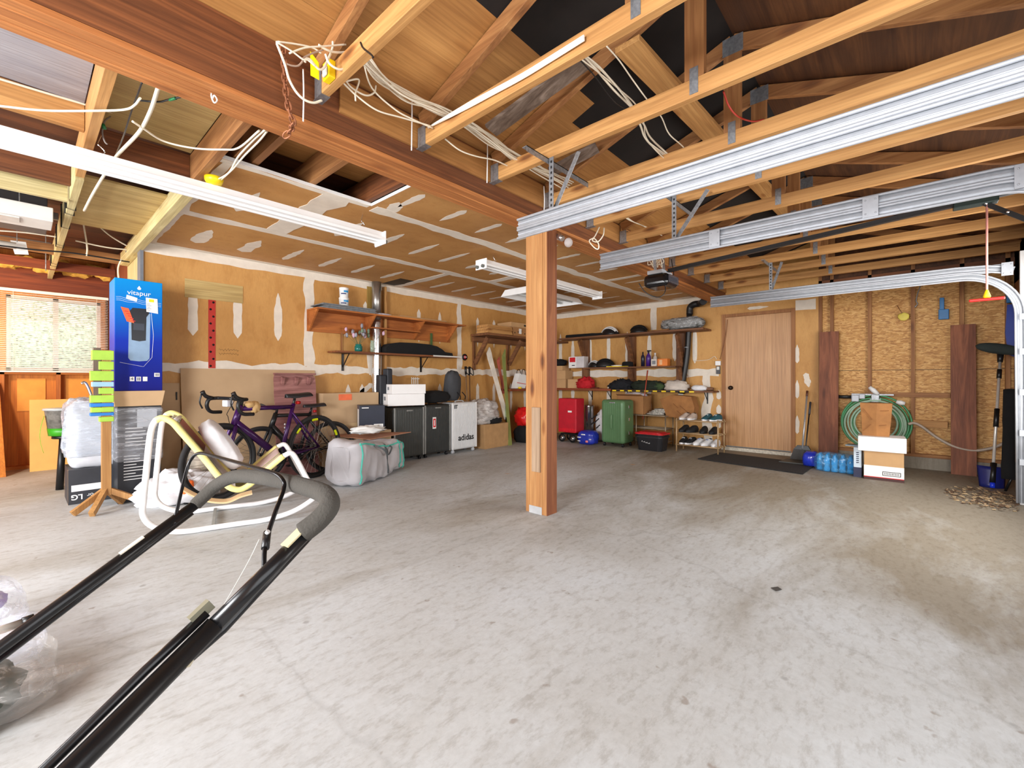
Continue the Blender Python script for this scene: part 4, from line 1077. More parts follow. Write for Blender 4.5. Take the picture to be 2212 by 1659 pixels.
# ---------------------------------------------------------------- suitcases
def suitcase(name, label, c, w, d, h, rz, m, ribs='front', mw=None, metal=None, nrib=16, rib_side=6, handle=True, r=0.03):
    t = T(name, label, 'suitcase', c, rz, 'suitcases')
    g = G().box(-w / 2, w / 2, -d / 2, d / 2, 0.055, h, r, 4)
    for k in range(nrib):
        x = -w / 2 + r + 0.012 + (w - 2 * r - 0.024) * k / (nrib - 1)
        g.box(x - 0.004, x + 0.004, -d / 2 - 0.003, -d / 2 + 0.004, 0.055 + r, h - r, 0.0015, 1)
    for k in range(rib_side):
        for s in (-1, 1):
            y = -d / 2 + r + 0.012 + (d - 2 * r - 0.024) * k / (rib_side - 1)
            g.box(s * w / 2 - 0.003, s * w / 2 + 0.003, y - 0.004, y + 0.004, 0.055 + r, h - r, 0.0015, 1)
    g.mk('shell', m, t)
    if metal:
        for s in (-1, 1):
            G().box(s * (w / 2 - 0.012) - 0.012, s * (w / 2 - 0.012) + 0.012, -d / 2 - 0.001, -d / 2 + 0.02, 0.06, h - 0.005, 0.006).mk('corner_trim', metal, t)
    for sx in (-1, 1):
        for sy in (-1, 1):
            cx, cy = sx * (w / 2 - 0.045), sy * (d / 2 - 0.05)
            g = G()
            for o in (-0.011, 0.011): g.lathe([(0, -0.007), (0.02, -0.007), (0.024, -0.003), (0.024, 0.003), (0.02, 0.007), (0, 0.007)], (cx + o, cy, 0.0245), 16, Matrix.Rotation(PI / 2, 4, 'Y'))
            g.box(cx - 0.008, cx + 0.008, cy - 0.02, cy + 0.02, 0.03, 0.07, 0.004)
            g.mk('wheel', mw or BLK, t)
    if handle:
        G().tube(smooth([(-0.08, 0, h - 0.004), (-0.075, 0, h + 0.014), (0, 0, h + 0.02), (0.075, 0, h + 0.014), (0.08, 0, h - 0.004)], 4), 0.008, 8).mk('carry_handle', mw or BLK, t)
    G().box(-0.05, 0.05, -d / 2 - 0.006, -d / 2, h - 0.055, h - 0.035, 0.003).mk('badge', metal or CHROME, t)
    return t
SGREY = plain('case_graphite', (66, 68, 66), 0.35, 0.25, 0.08)
suitcase('suitcase', 'dark graphite ribbed suitcase farthest left, under the white boxes', (3.47, 5.10, 0), 0.48, 0.29, 0.72, 0, SGREY, metal=plain('trim_grey', (150, 152, 150), 0.4, 0.6))
t = suitcase('suitcase', 'dark graphite ribbed suitcase with a small red and white sticker', (3.955, 5.10, 0), 0.46, 0.27, 0.735, 0, plain('case_charcoal', (54, 56, 55), 0.35, 0.2, 0.08), metal=plain('trim_grey', (150, 152, 150)))
G().box(-0.10, -0.04, -0.142, -0.139, 0.40, 0.56, 0).mk('sticker', PAPER, t)
G().box(-0.093, -0.047, -0.1435, -0.142, 0.42, 0.54, 0).mk('sticker_print', INKR, t)
G().box(-0.077, -0.063, -0.145, -0.1436, 0.44, 0.52, 0).mk('sticker_mark', PAPER, t)
t = suitcase('suitcase', 'white ribbed suitcase with black lowercase lettering', (4.455, 5.09, 0), 0.49, 0.27, 0.75, 0, plain('case_white', (222, 224, 226), 0.3, 0.1, 0.03), mw=plain('wheel_grey', (190, 192, 196), 0.4), metal=WHITE)
text('adidas', 0.125, (0.02, -0.1395, 0.225), FACE_Y, INK, t, bold=0.002)
G().box(-0.21, -0.196, -0.142, -0.139, 0.66, 0.715).box(-0.18, -0.17, -0.142, -0.139, 0.66, 0.715).box(-0.19, -0.15, -0.142, -0.139, 0.705, 0.715).mk('black_sticker', INK, t)

# boxes and bags on the suitcases
WB = plain('white_carton', (236, 236, 236), 0.6, var=0.02)
t = rbox('white_box', 'lower white flat box stacked on the left graphite suitcase', 'box', (3.46, 5.09, 0.742), 0.50, 0.30, 0.155, -0.28, WB)
G().box(-0.2501, -0.2496, -0.05, 0.03, 0.07, 0.12).mk('printed_mark', plain('print_grey', (130, 134, 140), 0.6), t)
t = rbox('white_box', 'upper white box stacked on the other white box on the suitcase', 'box', (3.50, 5.10, 0.898), 0.47, 0.29, 0.125, -0.22, WB)
G().box(-0.2351, -0.2346, -0.03, 0.03, 0.05, 0.09).mk('printed_mark', plain('print_grey', (130, 134, 140)), t)
t = T('white_rack', 'narrow white slotted rack standing behind the white boxes', 'rack', (3.86, 5.3, 0.74))
for k in range(4): G().bar((3.79 + k * 0.035, 5.30, 0.0), (3.83 + k * 0.035, 5.42, 1.12), 0.01, 0.01).mk('slat', OFFW, t)
G().bar((3.82, 5.40, 1.10), (3.95, 5.40, 1.10), 0.012, 0.012).mk('cross_bar', OFFW, t)
single('black_bag', G().blob((4.0, 5.12, 0.83), (0.26, 0.14, 0.10), 0.12, 2.5, 32, 0.8, 3, flat=0.762), BLKM, 'slumped black soft bag on the suitcase with the red sticker', 'bag')
t = T('backpack', 'grey fabric backpack standing on the white suitcase', 'backpack', (4.40, 5.12, 0.77))
g = G().blob((4.36, 5.14, 0.98), (0.13, 0.10, 0.24), 0.10, 2.2, 34, 0.75, 5, Matrix.Rotation(0.12, 4, 'Y'), flat=0.772, crease=0.6); g.mk('bag_body', plain('grey_fabric', (62, 64, 68), 0.85, bmp=0.3), t)
for s in (-0.05, 0.05): G().tube(smooth([(4.42 + s, 5.04, 0.90), (4.45 + s, 5.0, 0.84), (4.47 + s, 5.03, 0.79)], 5), 0.008, 6).mk('strap', BLKM, t)
# ski poles
for k, (px, yy) in enumerate(((1012, 5.36), (1026, 5.40))):
    t = T('ski_pole', ('silver ski pole with a black basket and grip, left of the pair in the corner', 'dark ski pole, right of the pair in the corner')[k], 'ski pole', (4.9 + 0.08 * k, yy, 0), None, 'ski poles')
    b = Vector((4.86 + 0.08 * k, yy - 0.05, 0)); a = Vector((4.83 + 0.12 * k, yy, 1.30))
    G().cyl(b, b + (a - b) * 0.9, 0.007, seg=8).mk('shaft', (CHROME, plain('pole_dark', (90, 60, 50), 0.4))[k], t)
    G().tube([b + (a - b) * 0.9, a], [0.016, 0.02], 10).mk('grip', BLK, t)
    G().tube(smooth([a, a + Vector((0.05, -0.03, -0.05)), a + Vector((0.05, -0.04, -0.14)), a + Vector((0.0, -0.02, -0.1))], 5), 0.007, 6).mk('wrist_strap', BLKM, t)
def ski(a, b, w, th, m, label, tip=0.1, nrm=(0, -1, 0)):
    """flat ski from a (top) to b (bottom)"""
    a, b = Vector(a), Vector(b); d = (b - a); L = d.length; d.normalize(); n = Vector(nrm); s = n.cross(d).normalized(); n = d.cross(s)
    t = T('ski', label, 'ski', tuple(b), None, 'skis leaning in the corner')
    pl = []; pr_ = []
    for k in range(15):
        q = k / 14
        ww = w / 2 * (math.sin(min(1, q / 0.08) * PI / 2) ** 0.6 if q < 0.08 else 1) * (1 - 0.25 * math.sin(q * PI)) * (0.9 if q == 1 else 1)
        c = a + d * (L * q) + n * (0.05 * max(0, (0.12 - q) / 0.12) ** 2)
        pl.append(c + s * max(ww, 0.01)); pr_.append(c - s * max(ww, 0.01))
    g = G()
    for k in range(14): g.prism([pl[k], pl[k + 1], pr_[k + 1], pr_[k]], n * th)
    bmesh.ops.remove_doubles(g.bm, verts=g.bm.verts, dist=0.0004)
    g.mk('deck', m, t)
    return t, a, d, s, n, L
t, a, d_, s_, n_, L = ski(P(1052, 752, Y=5.40), P(1094, 905, Y=5.12), 0.125, 0.012, plain('ski_white', (236, 228, 214), 0.4), 'wide off-white ski with scattered small marks, leaning left of the others')
g = G()
for k in range(16):
    c = a + d_ * (L * (0.12 + 0.05 * k)) + s_ * R.uniform(-0.03, 0.03) - n_ * 0.0015
    g.bar(c, c + d_ * 0.02 + s_ * R.uniform(-0.02, 0.02), 0.008, 0.002, up=n_)
g.mk('printed_marks', plain('mark_grey', (70, 64, 70), 0.6), t)
ski(P(1074, 772, Y=5.42), P(1088, 850, Y=5.36), 0.07, 0.012, plain('ski_red', (190, 96, 80), 0.5), 'short red ski tip showing between the white and green skis')
t, a, d_, s_, n_, L = ski(P(1086, 757, Y=5.44), P(1102, 968, Y=4.93), 0.09, 0.012, plain('ski_olive', (140, 150, 84), 0.4), 'olive green ski with bright green flashes and a black binding')
for q0, q1, m in ((0.40, 0.52, plain('ski_green', (110, 190, 70), 0.4)), (0.52, 0.62, INK), (0.62, 0.70, plain('ski_lime', (120, 230, 50), 0.4)), (0.86, 0.97, plain('ski_dark_green', (50, 96, 30), 0.4))):
    G().bar(a + d_ * (L * q0) - n_ * 0.003, a + d_ * (L * q1) - n_ * 0.003, 0.06, 0.004, up=n_).mk('graphic', m, t)
G().bar(a + d_ * (L * 0.70) - n_ * 0.02, a + d_ * (L * 0.79) - n_ * 0.02, 0.05, 0.035, up=n_, bev=0.006).mk('binding', BLK, t)
# corner floor items left
carton('plain tan carton right of the white suitcase, draped with grey film', (5.13, 5.10, 0), 0.56, 0.30, 0.38, 0.03, plain('carton_tan', (182, 142, 96), 0.8), False, open_flaps=False)
single('plastic_sheet', G().blob((4.98, 5.12, 0.56), (0.27, 0.17, 0.19), 0.3, 1.8, 44, 0.8, 11, flat=0.383, crease=0.7), film('film_grey', (206, 200, 196), 0.8), 'crumpled grey plastic film heaped on the tan carton', 'plastic film')
single('dark_cloth', G().blob((5.12, 5.00, 0.43), (0.15, 0.10, 0.06), 0.35, 4, 24, 1, 4, flat=0.384), BLKM, 'small black cloth under the plastic film on the carton', 'cloth')
single('black_tote', G().blob((5.98, 5.02, 0.13), (0.25, 0.17, 0.16), 0.08, 2, 30, 0.6, 8, flat=0.0), BLKM, 'black fabric tote on the floor behind the post', 'bag')
t = T('red_bag', 'shiny red plastic bag stuffed with papers on the black tote', 'bag', (6.0, 5.05, 0.28))
G().blob((6.02, 5.08, 0.42), (0.22, 0.15, 0.17), 0.2, 3, 34, 0.8, 9, flat=0.27, crease=0.8).mk('bag_body', plain('red_plastic', (214, 30, 30), 0.2), t)
G().prism([(5.95, 4.98, 0.52), (6.2, 4.98, 0.46), (6.22, 5.02, 0.66), (6.02, 5.02, 0.70)], (0, 0.01, 0)).mk('papers', PAPER, t)

# ---------------------------------------------------------------- corner shelving
BR = lambda ax: wood('shelf_dark_' + ax, (150, 100, 62), (96, 60, 36), ax, 0.3)
def brace(g, a, b): g.bar(a, b, 0.05, 0.07)
t = T('corner_shelf_high', 'high dark wooden shelf along the drywall left of the corner, on slanted braces', 'shelf', (6.0, 5.3, 1.82))
G().box(5.08, XR - 0.01, 5.10, 5.51, 1.815, 1.85, 0.002).mk('board', BR('X'), t)
G().box(5.08, 6.9, 5.44, 5.48, 1.72, 1.81).mk('cleat', BR('X'), t)
for xx in (5.14, 5.98):
    G().box(xx - 0.02, xx + 0.02, 5.47, 5.51, 1.25, 1.81).mk('upright', BR('Z'), t)
    G().bar((xx, 5.46, 1.36), (xx, 5.16, 1.78), 0.04, 0.07).mk('slanted_brace', BR('Y'), t)
t = T('corner_shelf_high', 'high dark wooden shelf along the wall with the door, on slanted braces', 'shelf', (7.2, 4.0, 1.84))
G().box(6.98, XR - 0.005, 2.36, 5.08, 1.855, 1.885, 0.002).mk('board', BR('Y'), t)
for yy in (4.62, 3.66, 2.78):
    G().box(7.29, XR - 0.005, yy - 0.02, yy + 0.12, 0.95 if yy > 3 else 1.0, 1.85).mk('upright', BR('Z'), t)
    G().bar((7.30, yy, 1.30), (7.02, yy, 1.82), 0.04, 0.09).mk('slanted_brace', BR('X'), t)
    if yy < 4: G().bar((7.30, yy, 0.96), (7.12, yy, 1.28), 0.04, 0.06).mk('lower_brace', BR('X'), t)
t = T('wall_board_shelf', 'narrow middle shelf board holding helmets, caps and bottles', 'shelf', (7.2, 3.7, 1.30))
G().box(7.06, XR - 0.01, 2.82, 4.58, 1.292, 1.312, 0.001).mk('board', BR('Y'), t)
t = T('corner_shelf_low', 'low red-brown shelf board in the corner, under the boxes and red clothes', 'shelf', (6.5, 5.2, 0.9))
G().box(5.72, XR - 0.01, 5.18, 5.51, 0.885, 0.925, 0.002).box(7.03, XR - 0.01, 3.98, 5.178, 0.885, 0.925, 0.002).mk('board', wood('shelf_redbrown', (160, 84, 44), (112, 54, 26), 'Y', 0.2), t)
for (xx, yy) in ((6.0, 5.5), (6.7, 5.5)): G().box(xx - 0.03, xx + 0.03, yy - 0.02, yy + 0.015, 0.3, 0.885).mk('support', LUM('Z'), t)
t = T('wall_board_shelf', 'low shelf board edged with yellow and black warning tape', 'shelf', (7.2, 3.2, 0.9))
G().box(7.06, XR - 0.01, 2.24, 3.96, 0.888, 0.912, 0.001).mk('board', BR('Y'), t)
g = G()
for k in range(19): g.mat(k % 2).box(7.054, 7.0595, 3.95 - k * 0.075 - 0.075, 3.95 - k * 0.075, 0.884, 0.906)
g.mk('warning_tape', [YEL, INK], t)
for yy in (4.55, 4.15, 3.75, 2.42): 
    G().bar((XR - 0.004, yy, 0.70), (XR - 0.004, yy, 0.885), 0.02, 0.004, up=(1, 0, 0)).bar((XR - 0.01, yy, 0.75), (XR - 0.15, yy, 0.885), 0.012, 0.004).mk('iron_bracket', BLK, t)
# things on the high corner shelves
for k in range(6):
    single('wooden_slat', G().box(5.06 + 0.01 * (k % 2), 5.66, 5.08 + 0.01 * (k % 3), 5.35, 1.851 + k * 0.023, 1.872 + k * 0.023, 0.001), LUM('X'), ('lowest', 'second', 'third', 'fourth', 'fifth', 'topmost')[k] + ' pale wooden slat of the pile on the high corner shelf', 'wooden slat', 'slats on the high corner shelf')
t = carton('brown printed carton on the high shelf just left of the post', (5.98, 5.28, 1.851), 0.56, 0.34, 0.15, 0.02, CARDD, False)
g = G()
for k in range(6): g.box(-0.25 + k * 0.09, -0.225 + k * 0.09, -0.1706, -0.1701, 0.04 + 0.02 * (k % 3), 0.06 + 0.02 * (k % 3))
g.mk('printed_marks', INK, t); G().box(-0.13, -0.06, -0.1708, -0.1702, 0.04, 0.13).mk('white_label', PAPER, t)
t = carton('open topped tan carton lying on the printed carton by the post', (6.0, 5.30, 2.003), 0.62, 0.34, 0.085, -0.04, CARD, False)
G().box(0.02, 0.10, -0.1706, -0.1701, 0.03, 0.06).mk('printed_mark', INK, t)
def helmet(label, c, rz, m, m2, s=1.0, vent=True):
    t = T('helmet', label, 'helmet', c, rz, 'helmets and headgear on the right wall shelves')
    g = G()
    def f(u, v):
        th = v * PI / 2; ph = u * 2 * PI
        return Vector((0.13 * s * math.sin(th) * math.cos(ph) * (1.1), 0.10 * s * math.sin(th) * math.sin(ph), 0.13 * s * math.cos(th)))
    g.sheet(f, 24, 8, 0.012); g.mk('shell', m, t)
    for k in range(-2, 3):
        a = k * 0.32
        pts = [Vector((0.137 * s * 1.1 * math.sin(q), 0.104 * s * math.cos(q) * math.sin(a), 0.136 * s * math.cos(q) * math.cos(a) + 0.002)) for q in [(-1.1 + 2.2 * j / 8) for j in range(9)]]
        G().tube(pts, 0.007 * s, 6).mk('vent_rib', m2, t)
    G().tube(smooth([(0.05 * s, -0.09 * s, 0.0), (0.06 * s, -0.11 * s, 0.01), (0.0, -0.12 * s, 0.004), (-0.05 * s, -0.095 * s, 0.0)], 5), 0.005, 6).mk('chin_strap', BLKM, t)
    return t
helmet('black and white helmet, left of the two on the high right shelf', (7.15, 4.06, 1.886), 1.4, BLK, WHITE, 1.15)
helmet('all black helmet with a loose strap on the high right shelf', (7.16, 3.50, 1.886), 1.7, BLK, BLK, 1.05)
single('black_ski_bag', G().tube(smooth([(7.15, 5.0, 1.92), (7.13, 4.6, 1.915), (7.12, 4.2, 1.91), (7.10, 3.85, 1.903)], 6), [0.04] * 10 + [0.035] * 8 + [0.02], 12), BLKM, 'long thin black bag lying on the high shelf right of the post', 'bag')
t = T('sleeping_roll', 'bundle wrapped in clear film at the right end of the high shelf', 'wrapped bundle', (7.15, 2.75, 1.886))
G().blob((7.14, 2.74, 1.985), (0.13, 0.34, 0.095), 0.12, 3, 36, 0.75, 6, flat=1.888).mk('roll', plain('roll_grey', (92, 92, 88), 0.8, var=0.3), t)
G().blob((7.14, 2.74, 1.988), (0.138, 0.35, 0.10), 0.16, 4, 36, 0.75, 7, flat=1.887).mk('film_wrap', film('film_clear', (220, 222, 224), 0.35), t)
single('thin_stick', G().bar((7.02, 3.2, 1.893), (7.0, 2.9, 1.90), 0.02, 0.012), DLUM('Y'), 'short wooden stick lying before the wrapped bundle', 'stick')
# middle shelf
def onmid(px, X=7.2): return P(px, 791, X=X).y
t = rbox('flat_box', 'white and grey box with a red panel on the middle shelf', 'box', (7.18, onmid(1251), 1.313), 0.34, 0.16, 0.215, PI / 2 * -1, plain('box_white_grey', (208, 204, 206), 0.6))
G().box(-0.17, -0.0, -0.0806, -0.0801, 0.0, 0.21).mk('white_panel', PAPER, t)
G().box(-0.15, -0.02, -0.0812, -0.0806, 0.11, 0.20).mk('red_panel', INKR, t)
G().box(-0.10, -0.03, -0.0812, -0.0806, 0.04, 0.055).mk('small_print', INK, t)
helmet('white ribbed cycling helmet at the left of the middle shelf', (7.17, onmid(1286), 1.313), 1.3, BLK, WHITE, 0.95)
helmet('plain black helmet beside the white cycling helmet', (7.17, onmid(1309), 1.313), 1.9, plain('helmet_matt', (20, 20, 22), 0.5), BLK, 1.15)
single('white_plate', G().lathe([(0, 0), (0.07, 0.0), (0.13, 0.02), (0.125, 0.025), (0.07, 0.012), (0, 0.012)], (7.19, onmid(1336), 1.32), 24), WHITE, 'white shallow dish behind the yellow ruler', 'dish')
single('yellow_ruler', G().bar((7.075, onmid(1318), 1.320), (7.08, onmid(1364), 1.318), 0.03, 0.012), YEL, 'flat yellow bar along the front of the middle shelf', 'ruler')
t = T('cap', 'black fabric cap on the middle shelf', 'cap', (7.18, onmid(1357), 1.313))
G().lathe([(0.095, 0), (0.10, 0.03), (0.095, 0.075), (0.07, 0.09), (0, 0.093)], (7.18, onmid(1357), 1.314), 22).mk('crown', BLKM, t)
G().lathe([(0, 0), (0.13, 0.0), (0.13, 0.004), (0, 0.006)], (7.16, onmid(1360), 1.3135), 22).mk('brim', BLKM, t)
def bottle(label, c, r, h, m, mc, name='bottle', group=None, trigger=False):
    t = T(name, label, 'bottle', c, 0.0, group)
    G().lathe([(0, 0), (r, 0), (r, h * .62), (r * .8, h * .72), (r * .36, h * .82), (r * .36, h * .86), (0, h * .86)], (0, 0, 0), 18).mk('body', m, t)
    G().lathe([(0, h * .86), (r * .42, h * .86), (r * .42, h), (0, h)], (0, 0, 0), 14).mk('cap', mc, t)
    if trigger: G().box(-r * .3, r * .3, -r * 1.2, r * .6, h * .97, h * 1.06, 0.004).mk('spray_head', mc, t)
    return t
bottle('dark bottle, leftmost of the three on the middle shelf', (7.16, onmid(1391), 1.313), 0.032, 0.25, plain('bottle_dark', (34, 34, 56), 0.3), BLK)
bottle('purple spray bottle on the middle shelf', (7.16, onmid(1403), 1.313), 0.04, 0.26, plain('bottle_purple', (74, 40, 130), 0.3), BLK, trigger=True)
bottle('white capped bottle behind the carton of jars on the middle shelf', (7.24, onmid(1413), 1.313), 0.035, 0.23, plain('bottle_cream', (210, 200, 190), 0.4), WHITE)
t = rbox('small_box', 'small white box with grey print next to the orange box', 'box', (7.15, onmid(1411, 7.12) - 0.02, 1.313), 0.10, 0.10, 0.12, -PI / 2, plain('box_pale', (220, 212, 204), 0.6)); G().box(-0.03, 0.03, -0.0506, -0.0501, 0.03, 0.09).mk('printed_mark', plain('print_grey', (130, 134, 140)), t)
t = rbox('small_box', 'orange box at the right end of the middle shelf', 'box', (7.15, onmid(1432, 7.12), 1.313), 0.17, 0.12, 0.12, -PI / 2, plain('box_orange', (232, 130, 50), 0.5)); G().box(-0.05, 0.0, -0.0606, -0.0601, 0.02, 0.10).mk('pale_panel', plain('peach', (244, 190, 140), 0.5), t)
# low shelf
def onlow(px, X=7.2): return P(px, 838, X=X).y
carton('plain brown carton under another on the low corner shelf by the post', (7.19, onlow(1215), 0.926), 0.34, 0.26, 0.17, -PI / 2, CARD, False)
carton('brown carton stacked on another on the low corner shelf', (7.19, onlow(1215), 1.097), 0.32, 0.26, 0.17, -PI / 2 + 0.03, CARD, False)
carton('small flat carton topping the stack on the low corner shelf', (7.19, onlow(1212), 1.268), 0.26, 0.24, 0.09, -PI / 2 - 0.05, CARD, False)
single('dark_bundle', G().blob((7.16, onlow(1214) + 0.05, 1.42), (0.12, 0.17, 0.07), 0.3, 3, 26, 1, 12, flat=1.36), BLKM, 'dark cloth bundle on top of the carton stack', 'cloth bundle')
t = carton('small tan carton with a white side on the low corner shelf', (7.17, onlow(1243), 0.926), 0.22, 0.18, 0.17, -PI / 2 + 0.3, CARD, False)
G().box(-0.1106, -0.1101, -0.08, 0.08, 0.01, 0.16).mk('white_side', PAPER, t)
single('red_clothes', G().blob((7.15, onlow(1268) , 1.00), (0.12, 0.15, 0.12), 0.4, 3, 32, 1, 14, flat=0.927, crease=0.8), plain('red_cloth', (190, 22, 34), 0.85), 'crumpled bright red clothing on the low corner shelf', 'clothing')
single('dark_clothes', G().blob((7.15, onlow(1345), 0.98), (0.12, 0.20, 0.10), 0.4, 3, 34, 1, 15, flat=0.913, crease=0.8), plain('black_cloth', (22, 24, 30), 0.9), 'heap of black clothing on the taped low shelf', 'clothing')
single('green_jacket', G().blob((7.16, onlow(1402), 0.975), (0.12, 0.27, 0.085), 0.35, 4, 40, 0.9, 16, flat=0.913, crease=0.8), plain('dark_green_cloth', (34, 44, 32), 0.9), 'dark green jacket spread along the taped low shelf', 'clothing')
single('green_ball', G().blob((7.14, onlow(1425), 0.975), (0.09, 0.11, 0.07), 0.15, 3, 24, 1, 17, flat=0.913), plain('moss_cloth', (58, 78, 44), 0.9), 'rolled moss green garment on the taped low shelf', 'clothing')
single('white_sack', G().blob((7.18, onlow(1463), 0.98), (0.12, 0.18, 0.09), 0.25, 3, 32, 0.8, 18, flat=0.913, crease=0.6), plain('sack_grey', (206, 196, 186), 0.8), 'pale plastic sack beside the black pipe on the low shelf', 'sack')
single('red_dark_cloth', G().bar((7.12, onlow(1285), 0.935), (7.10, onlow(1298), 0.935), 0.08, 0.02, bev=0.005), plain('wine', (96, 26, 26), 0.7), 'small wine red folded cloth at the left end of the taped shelf', 'cloth')
single('thin_pole', G().tube([P(1399, 800, X=6.98), P(1393, 850, X=6.95), P(1389, 905, X=6.9)], [0.012, 0.008, 0.007], 8), plain('pole_red_gold', (170, 70, 50), 0.4), 'thin red and silver pole leaning before the shelves', 'pole')
# bags on corner low shelf (left part)
t = T('shopping_bag', 'small white paper shopping bag with dark handles on the low corner shelf', 'bag', (6.1, 5.3, 0.926))
G().prism([(5.92, 5.24, 0.93), (6.18, 5.24, 0.93), (6.27, 5.24, 1.16), (6.03, 5.24, 1.20)], (0, 0.12, 0)).mk('bag_body', PAPER, t)
G().prism([(5.95, 5.2385, 1.03), (6.20, 5.2385, 1.00), (6.205, 5.2385, 1.01), (5.955, 5.2385, 1.04)], (0, 0.001, 0)).mk('red_stripe', INKR, t)
for yy in (5.24, 5.36): G().tube(smooth([(6.08, yy, 1.18), (6.10, yy, 1.26), (6.16, yy, 1.27), (6.20, yy, 1.17)], 5), 0.006, 6).mk('handle', BLKM, t)
t = rbox('red_box', 'bright red box half hidden behind the left edge of the post', 'box', (6.42, 5.33, 0.926), 0.26, 0.2, 0.24, 0, plain('red_box', (212, 24, 34), 0.5))
G().box(-0.10, 0.0, -0.1006, -0.1001, 0.08, 0.10).mk('white_print', PAPER, t)
single('small_tub', G().lathe([(0, 0), (0.03, 0), (0.032, 0.03), (0, 0.032)], (6.0, 5.21, 0.926), 14), YEL, 'tiny yellow tub in front of the white shopping bag', 'tub')
# ================================================================ RIGHT WALL, floor things
t = suitcase('suitcase', 'large glossy green suitcase with a side grip, standing before the metal rack', (6.60, 3.60, 0), 0.42, 0.36, 0.76, -PI / 2, plain('case_green', (92, 128, 88), 0.25, 0.1, 0.05), nrib=9, rib_side=0, handle=False, r=0.05)
G().tube(smooth([(-0.0, -0.182, 0.30), (-0.0, -0.205, 0.31), (-0.0, -0.205, 0.50), (-0.0, -0.182, 0.51)], 4), 0.009, 8).mk('side_grip', plain('grip_green', (104, 140, 100), 0.3), t)
for zz in (0.2, 0.42, 0.62): G().box(0.205, 0.216, -0.02, 0.02, zz, zz + 0.05, 0.003).mk('latch', CHROME, t)
# red shopping trolley
t = T('shopping_trolley', 'tall red fabric shopping trolley with black wheels, right of the post', 'shopping trolley', (6.5, 4.45, 0), -PI / 2)
g = G().box(-0.19, 0.19, -0.13, 0.13, 0.17, 0.76, 0.02, 3)
g.mk('bag_body', plain('trolley_red', (190, 14, 38), 0.6, bmp=0.2), t)
g = G()
for k in range(15): g.bar((-0.17 + k * 0.024, -0.134, 0.17), (-0.17 + k * 0.024, -0.132, 0.24), 0.009, 0.004)
g.mk('pleats', plain('trolley_bright_red', (226, 30, 44), 0.5), t)
G().box(0.02, 0.10, -0.1315, -0.1305, 0.52, 0.55).mk('white_badge', PAPER, t)
for sx in (-1, 1):
    for sy in (-1, 1):
        g = G().lathe([(0.02, -0.016), (0.062, -0.016), (0.068, -0.006), (0.068, 0.006), (0.062, 0.016), (0.02, 0.016)], (sx * 0.11, sy * 0.12, 0.0685), 22, Matrix.Rotation(PI / 2, 4, 'X'))
        w = g.mk('wheel', BLK, t)
        G().lathe([(0, -0.018), (0.035, -0.018), (0.035, 0.018), (0, 0.018)], (sx * 0.11, sy * 0.12, 0.0685), 16, Matrix.Rotation(PI / 2, 4, 'X')).mk('hub', CHROME, w)
G().bar((-0.16, 0, 0.14), (0.16, 0, 0.14), 0.2, 0.02).mk('undercarriage', BLK, t)
t = T('bin', 'shiny tall metal bin between the red trolley and the green suitcase', 'bin', (6.84, 4.30, 0), 0.0)
G().lathe([(0, 0), (0.09, 0), (0.09, 0.60), (0.094, 0.61), (0.094, 0.625), (0.088, 0.63), (0.088, 0.61), (0, 0.60)], (0, 0, 0), 30).mk('body', CHROME, t)
G().lathe([(0.095, 0), (0.097, 0.02), (0.09, 0.022)], (0, 0, 0), 30).mk('base_ring', BLK, t)
t = T('blue_pack', 'dark blue printed plastic pack on the floor left of the green suitcase', 'pack', (6.42, 4.05, 0), -PI / 2)
G().blob((0, 0, 0.115), (0.165, 0.13, 0.12), 0.12, 3, 30, 0.6, 20, flat=0.0).mk('pack_body', plain('pack_blue', (34, 50, 160), 0.3), t)
g = G()
for (x, z, w, h, mi) in ((-0.02, 0.17, 0.09, 0.02, 0), (-0.1, 0.12, 0.08, 0.02, 0), (0.05, 0.06, 0.05, 0.04, 1), (-0.1, 0.06, 0.06, 0.015, 0), (0.11, 0.1, 0.04, 0.012, 0)):
    g.mat(mi).blob((x, -0.118, z), (w / 2, 0.02, h / 2), 0, 1, 10, 0.5)
g.mk('print', [WHITE, plain('print_pink', (230, 130, 130), 0.5)], t)
t = T('carrier_bag', 'white plastic carrier bag with black scrawled marks behind the blue pack', 'bag', (6.95, 4.02, 0))
G().blob((6.93, 4.0, 0.26), (0.14, 0.19, 0.28), 0.18, 2.5, 32, 0.8, 21, flat=0.0, crease=0.8).mk('bag_body', plain('carrier_white', (222, 222, 224), 0.4), t)
g = G()
for k, (a, b) in enumerate((((1278, 905), (1290, 896)), ((1282, 915), (1294, 904)), ((1274, 920), (1282, 912)), ((1288, 925), (1296, 918)))):
    g.bar(P(a[0], a[1], X=6.79), P(b[0], b[1], X=6.79), 0.02, 0.016)
g.mk('black_marks', INK, t)
# metal rack with carton, newspapers, paper bag
t = T('metal_rack', 'thin tubular metal rack behind the black tub, with a carton and newspapers on top', 'rack', (7.0, 3.2, 0))
MT = plain('rack_tube', (150, 134, 112), 0.4, 0.5)
for yy in (3.95, 3.40, 2.90):
    for xx in (6.86, 7.16): G().cyl((xx, yy, 0), (xx, yy, 0.52), 0.011, seg=10).mk('upright', MT, t)
for k, zz in enumerate((0.08, 0.29, 0.50)):
    g = G()
    for xx in (6.86, 6.96, 7.06, 7.16): g.cyl((xx, 3.95, zz), (xx, 2.90, zz), 0.008, seg=8)
    for yy in (3.95, 3.40, 2.90): g.cyl((6.86, yy, zz), (7.16, yy, zz), 0.008, seg=8)
    g.mk('shelf', MT, t)
carton('open brown carton on the metal rack behind the green suitcase', (7.03, 3.52, 0.511), 0.50, 0.26, 0.30, -PI / 2 - 0.06, CARDD, False, open_flaps=True)
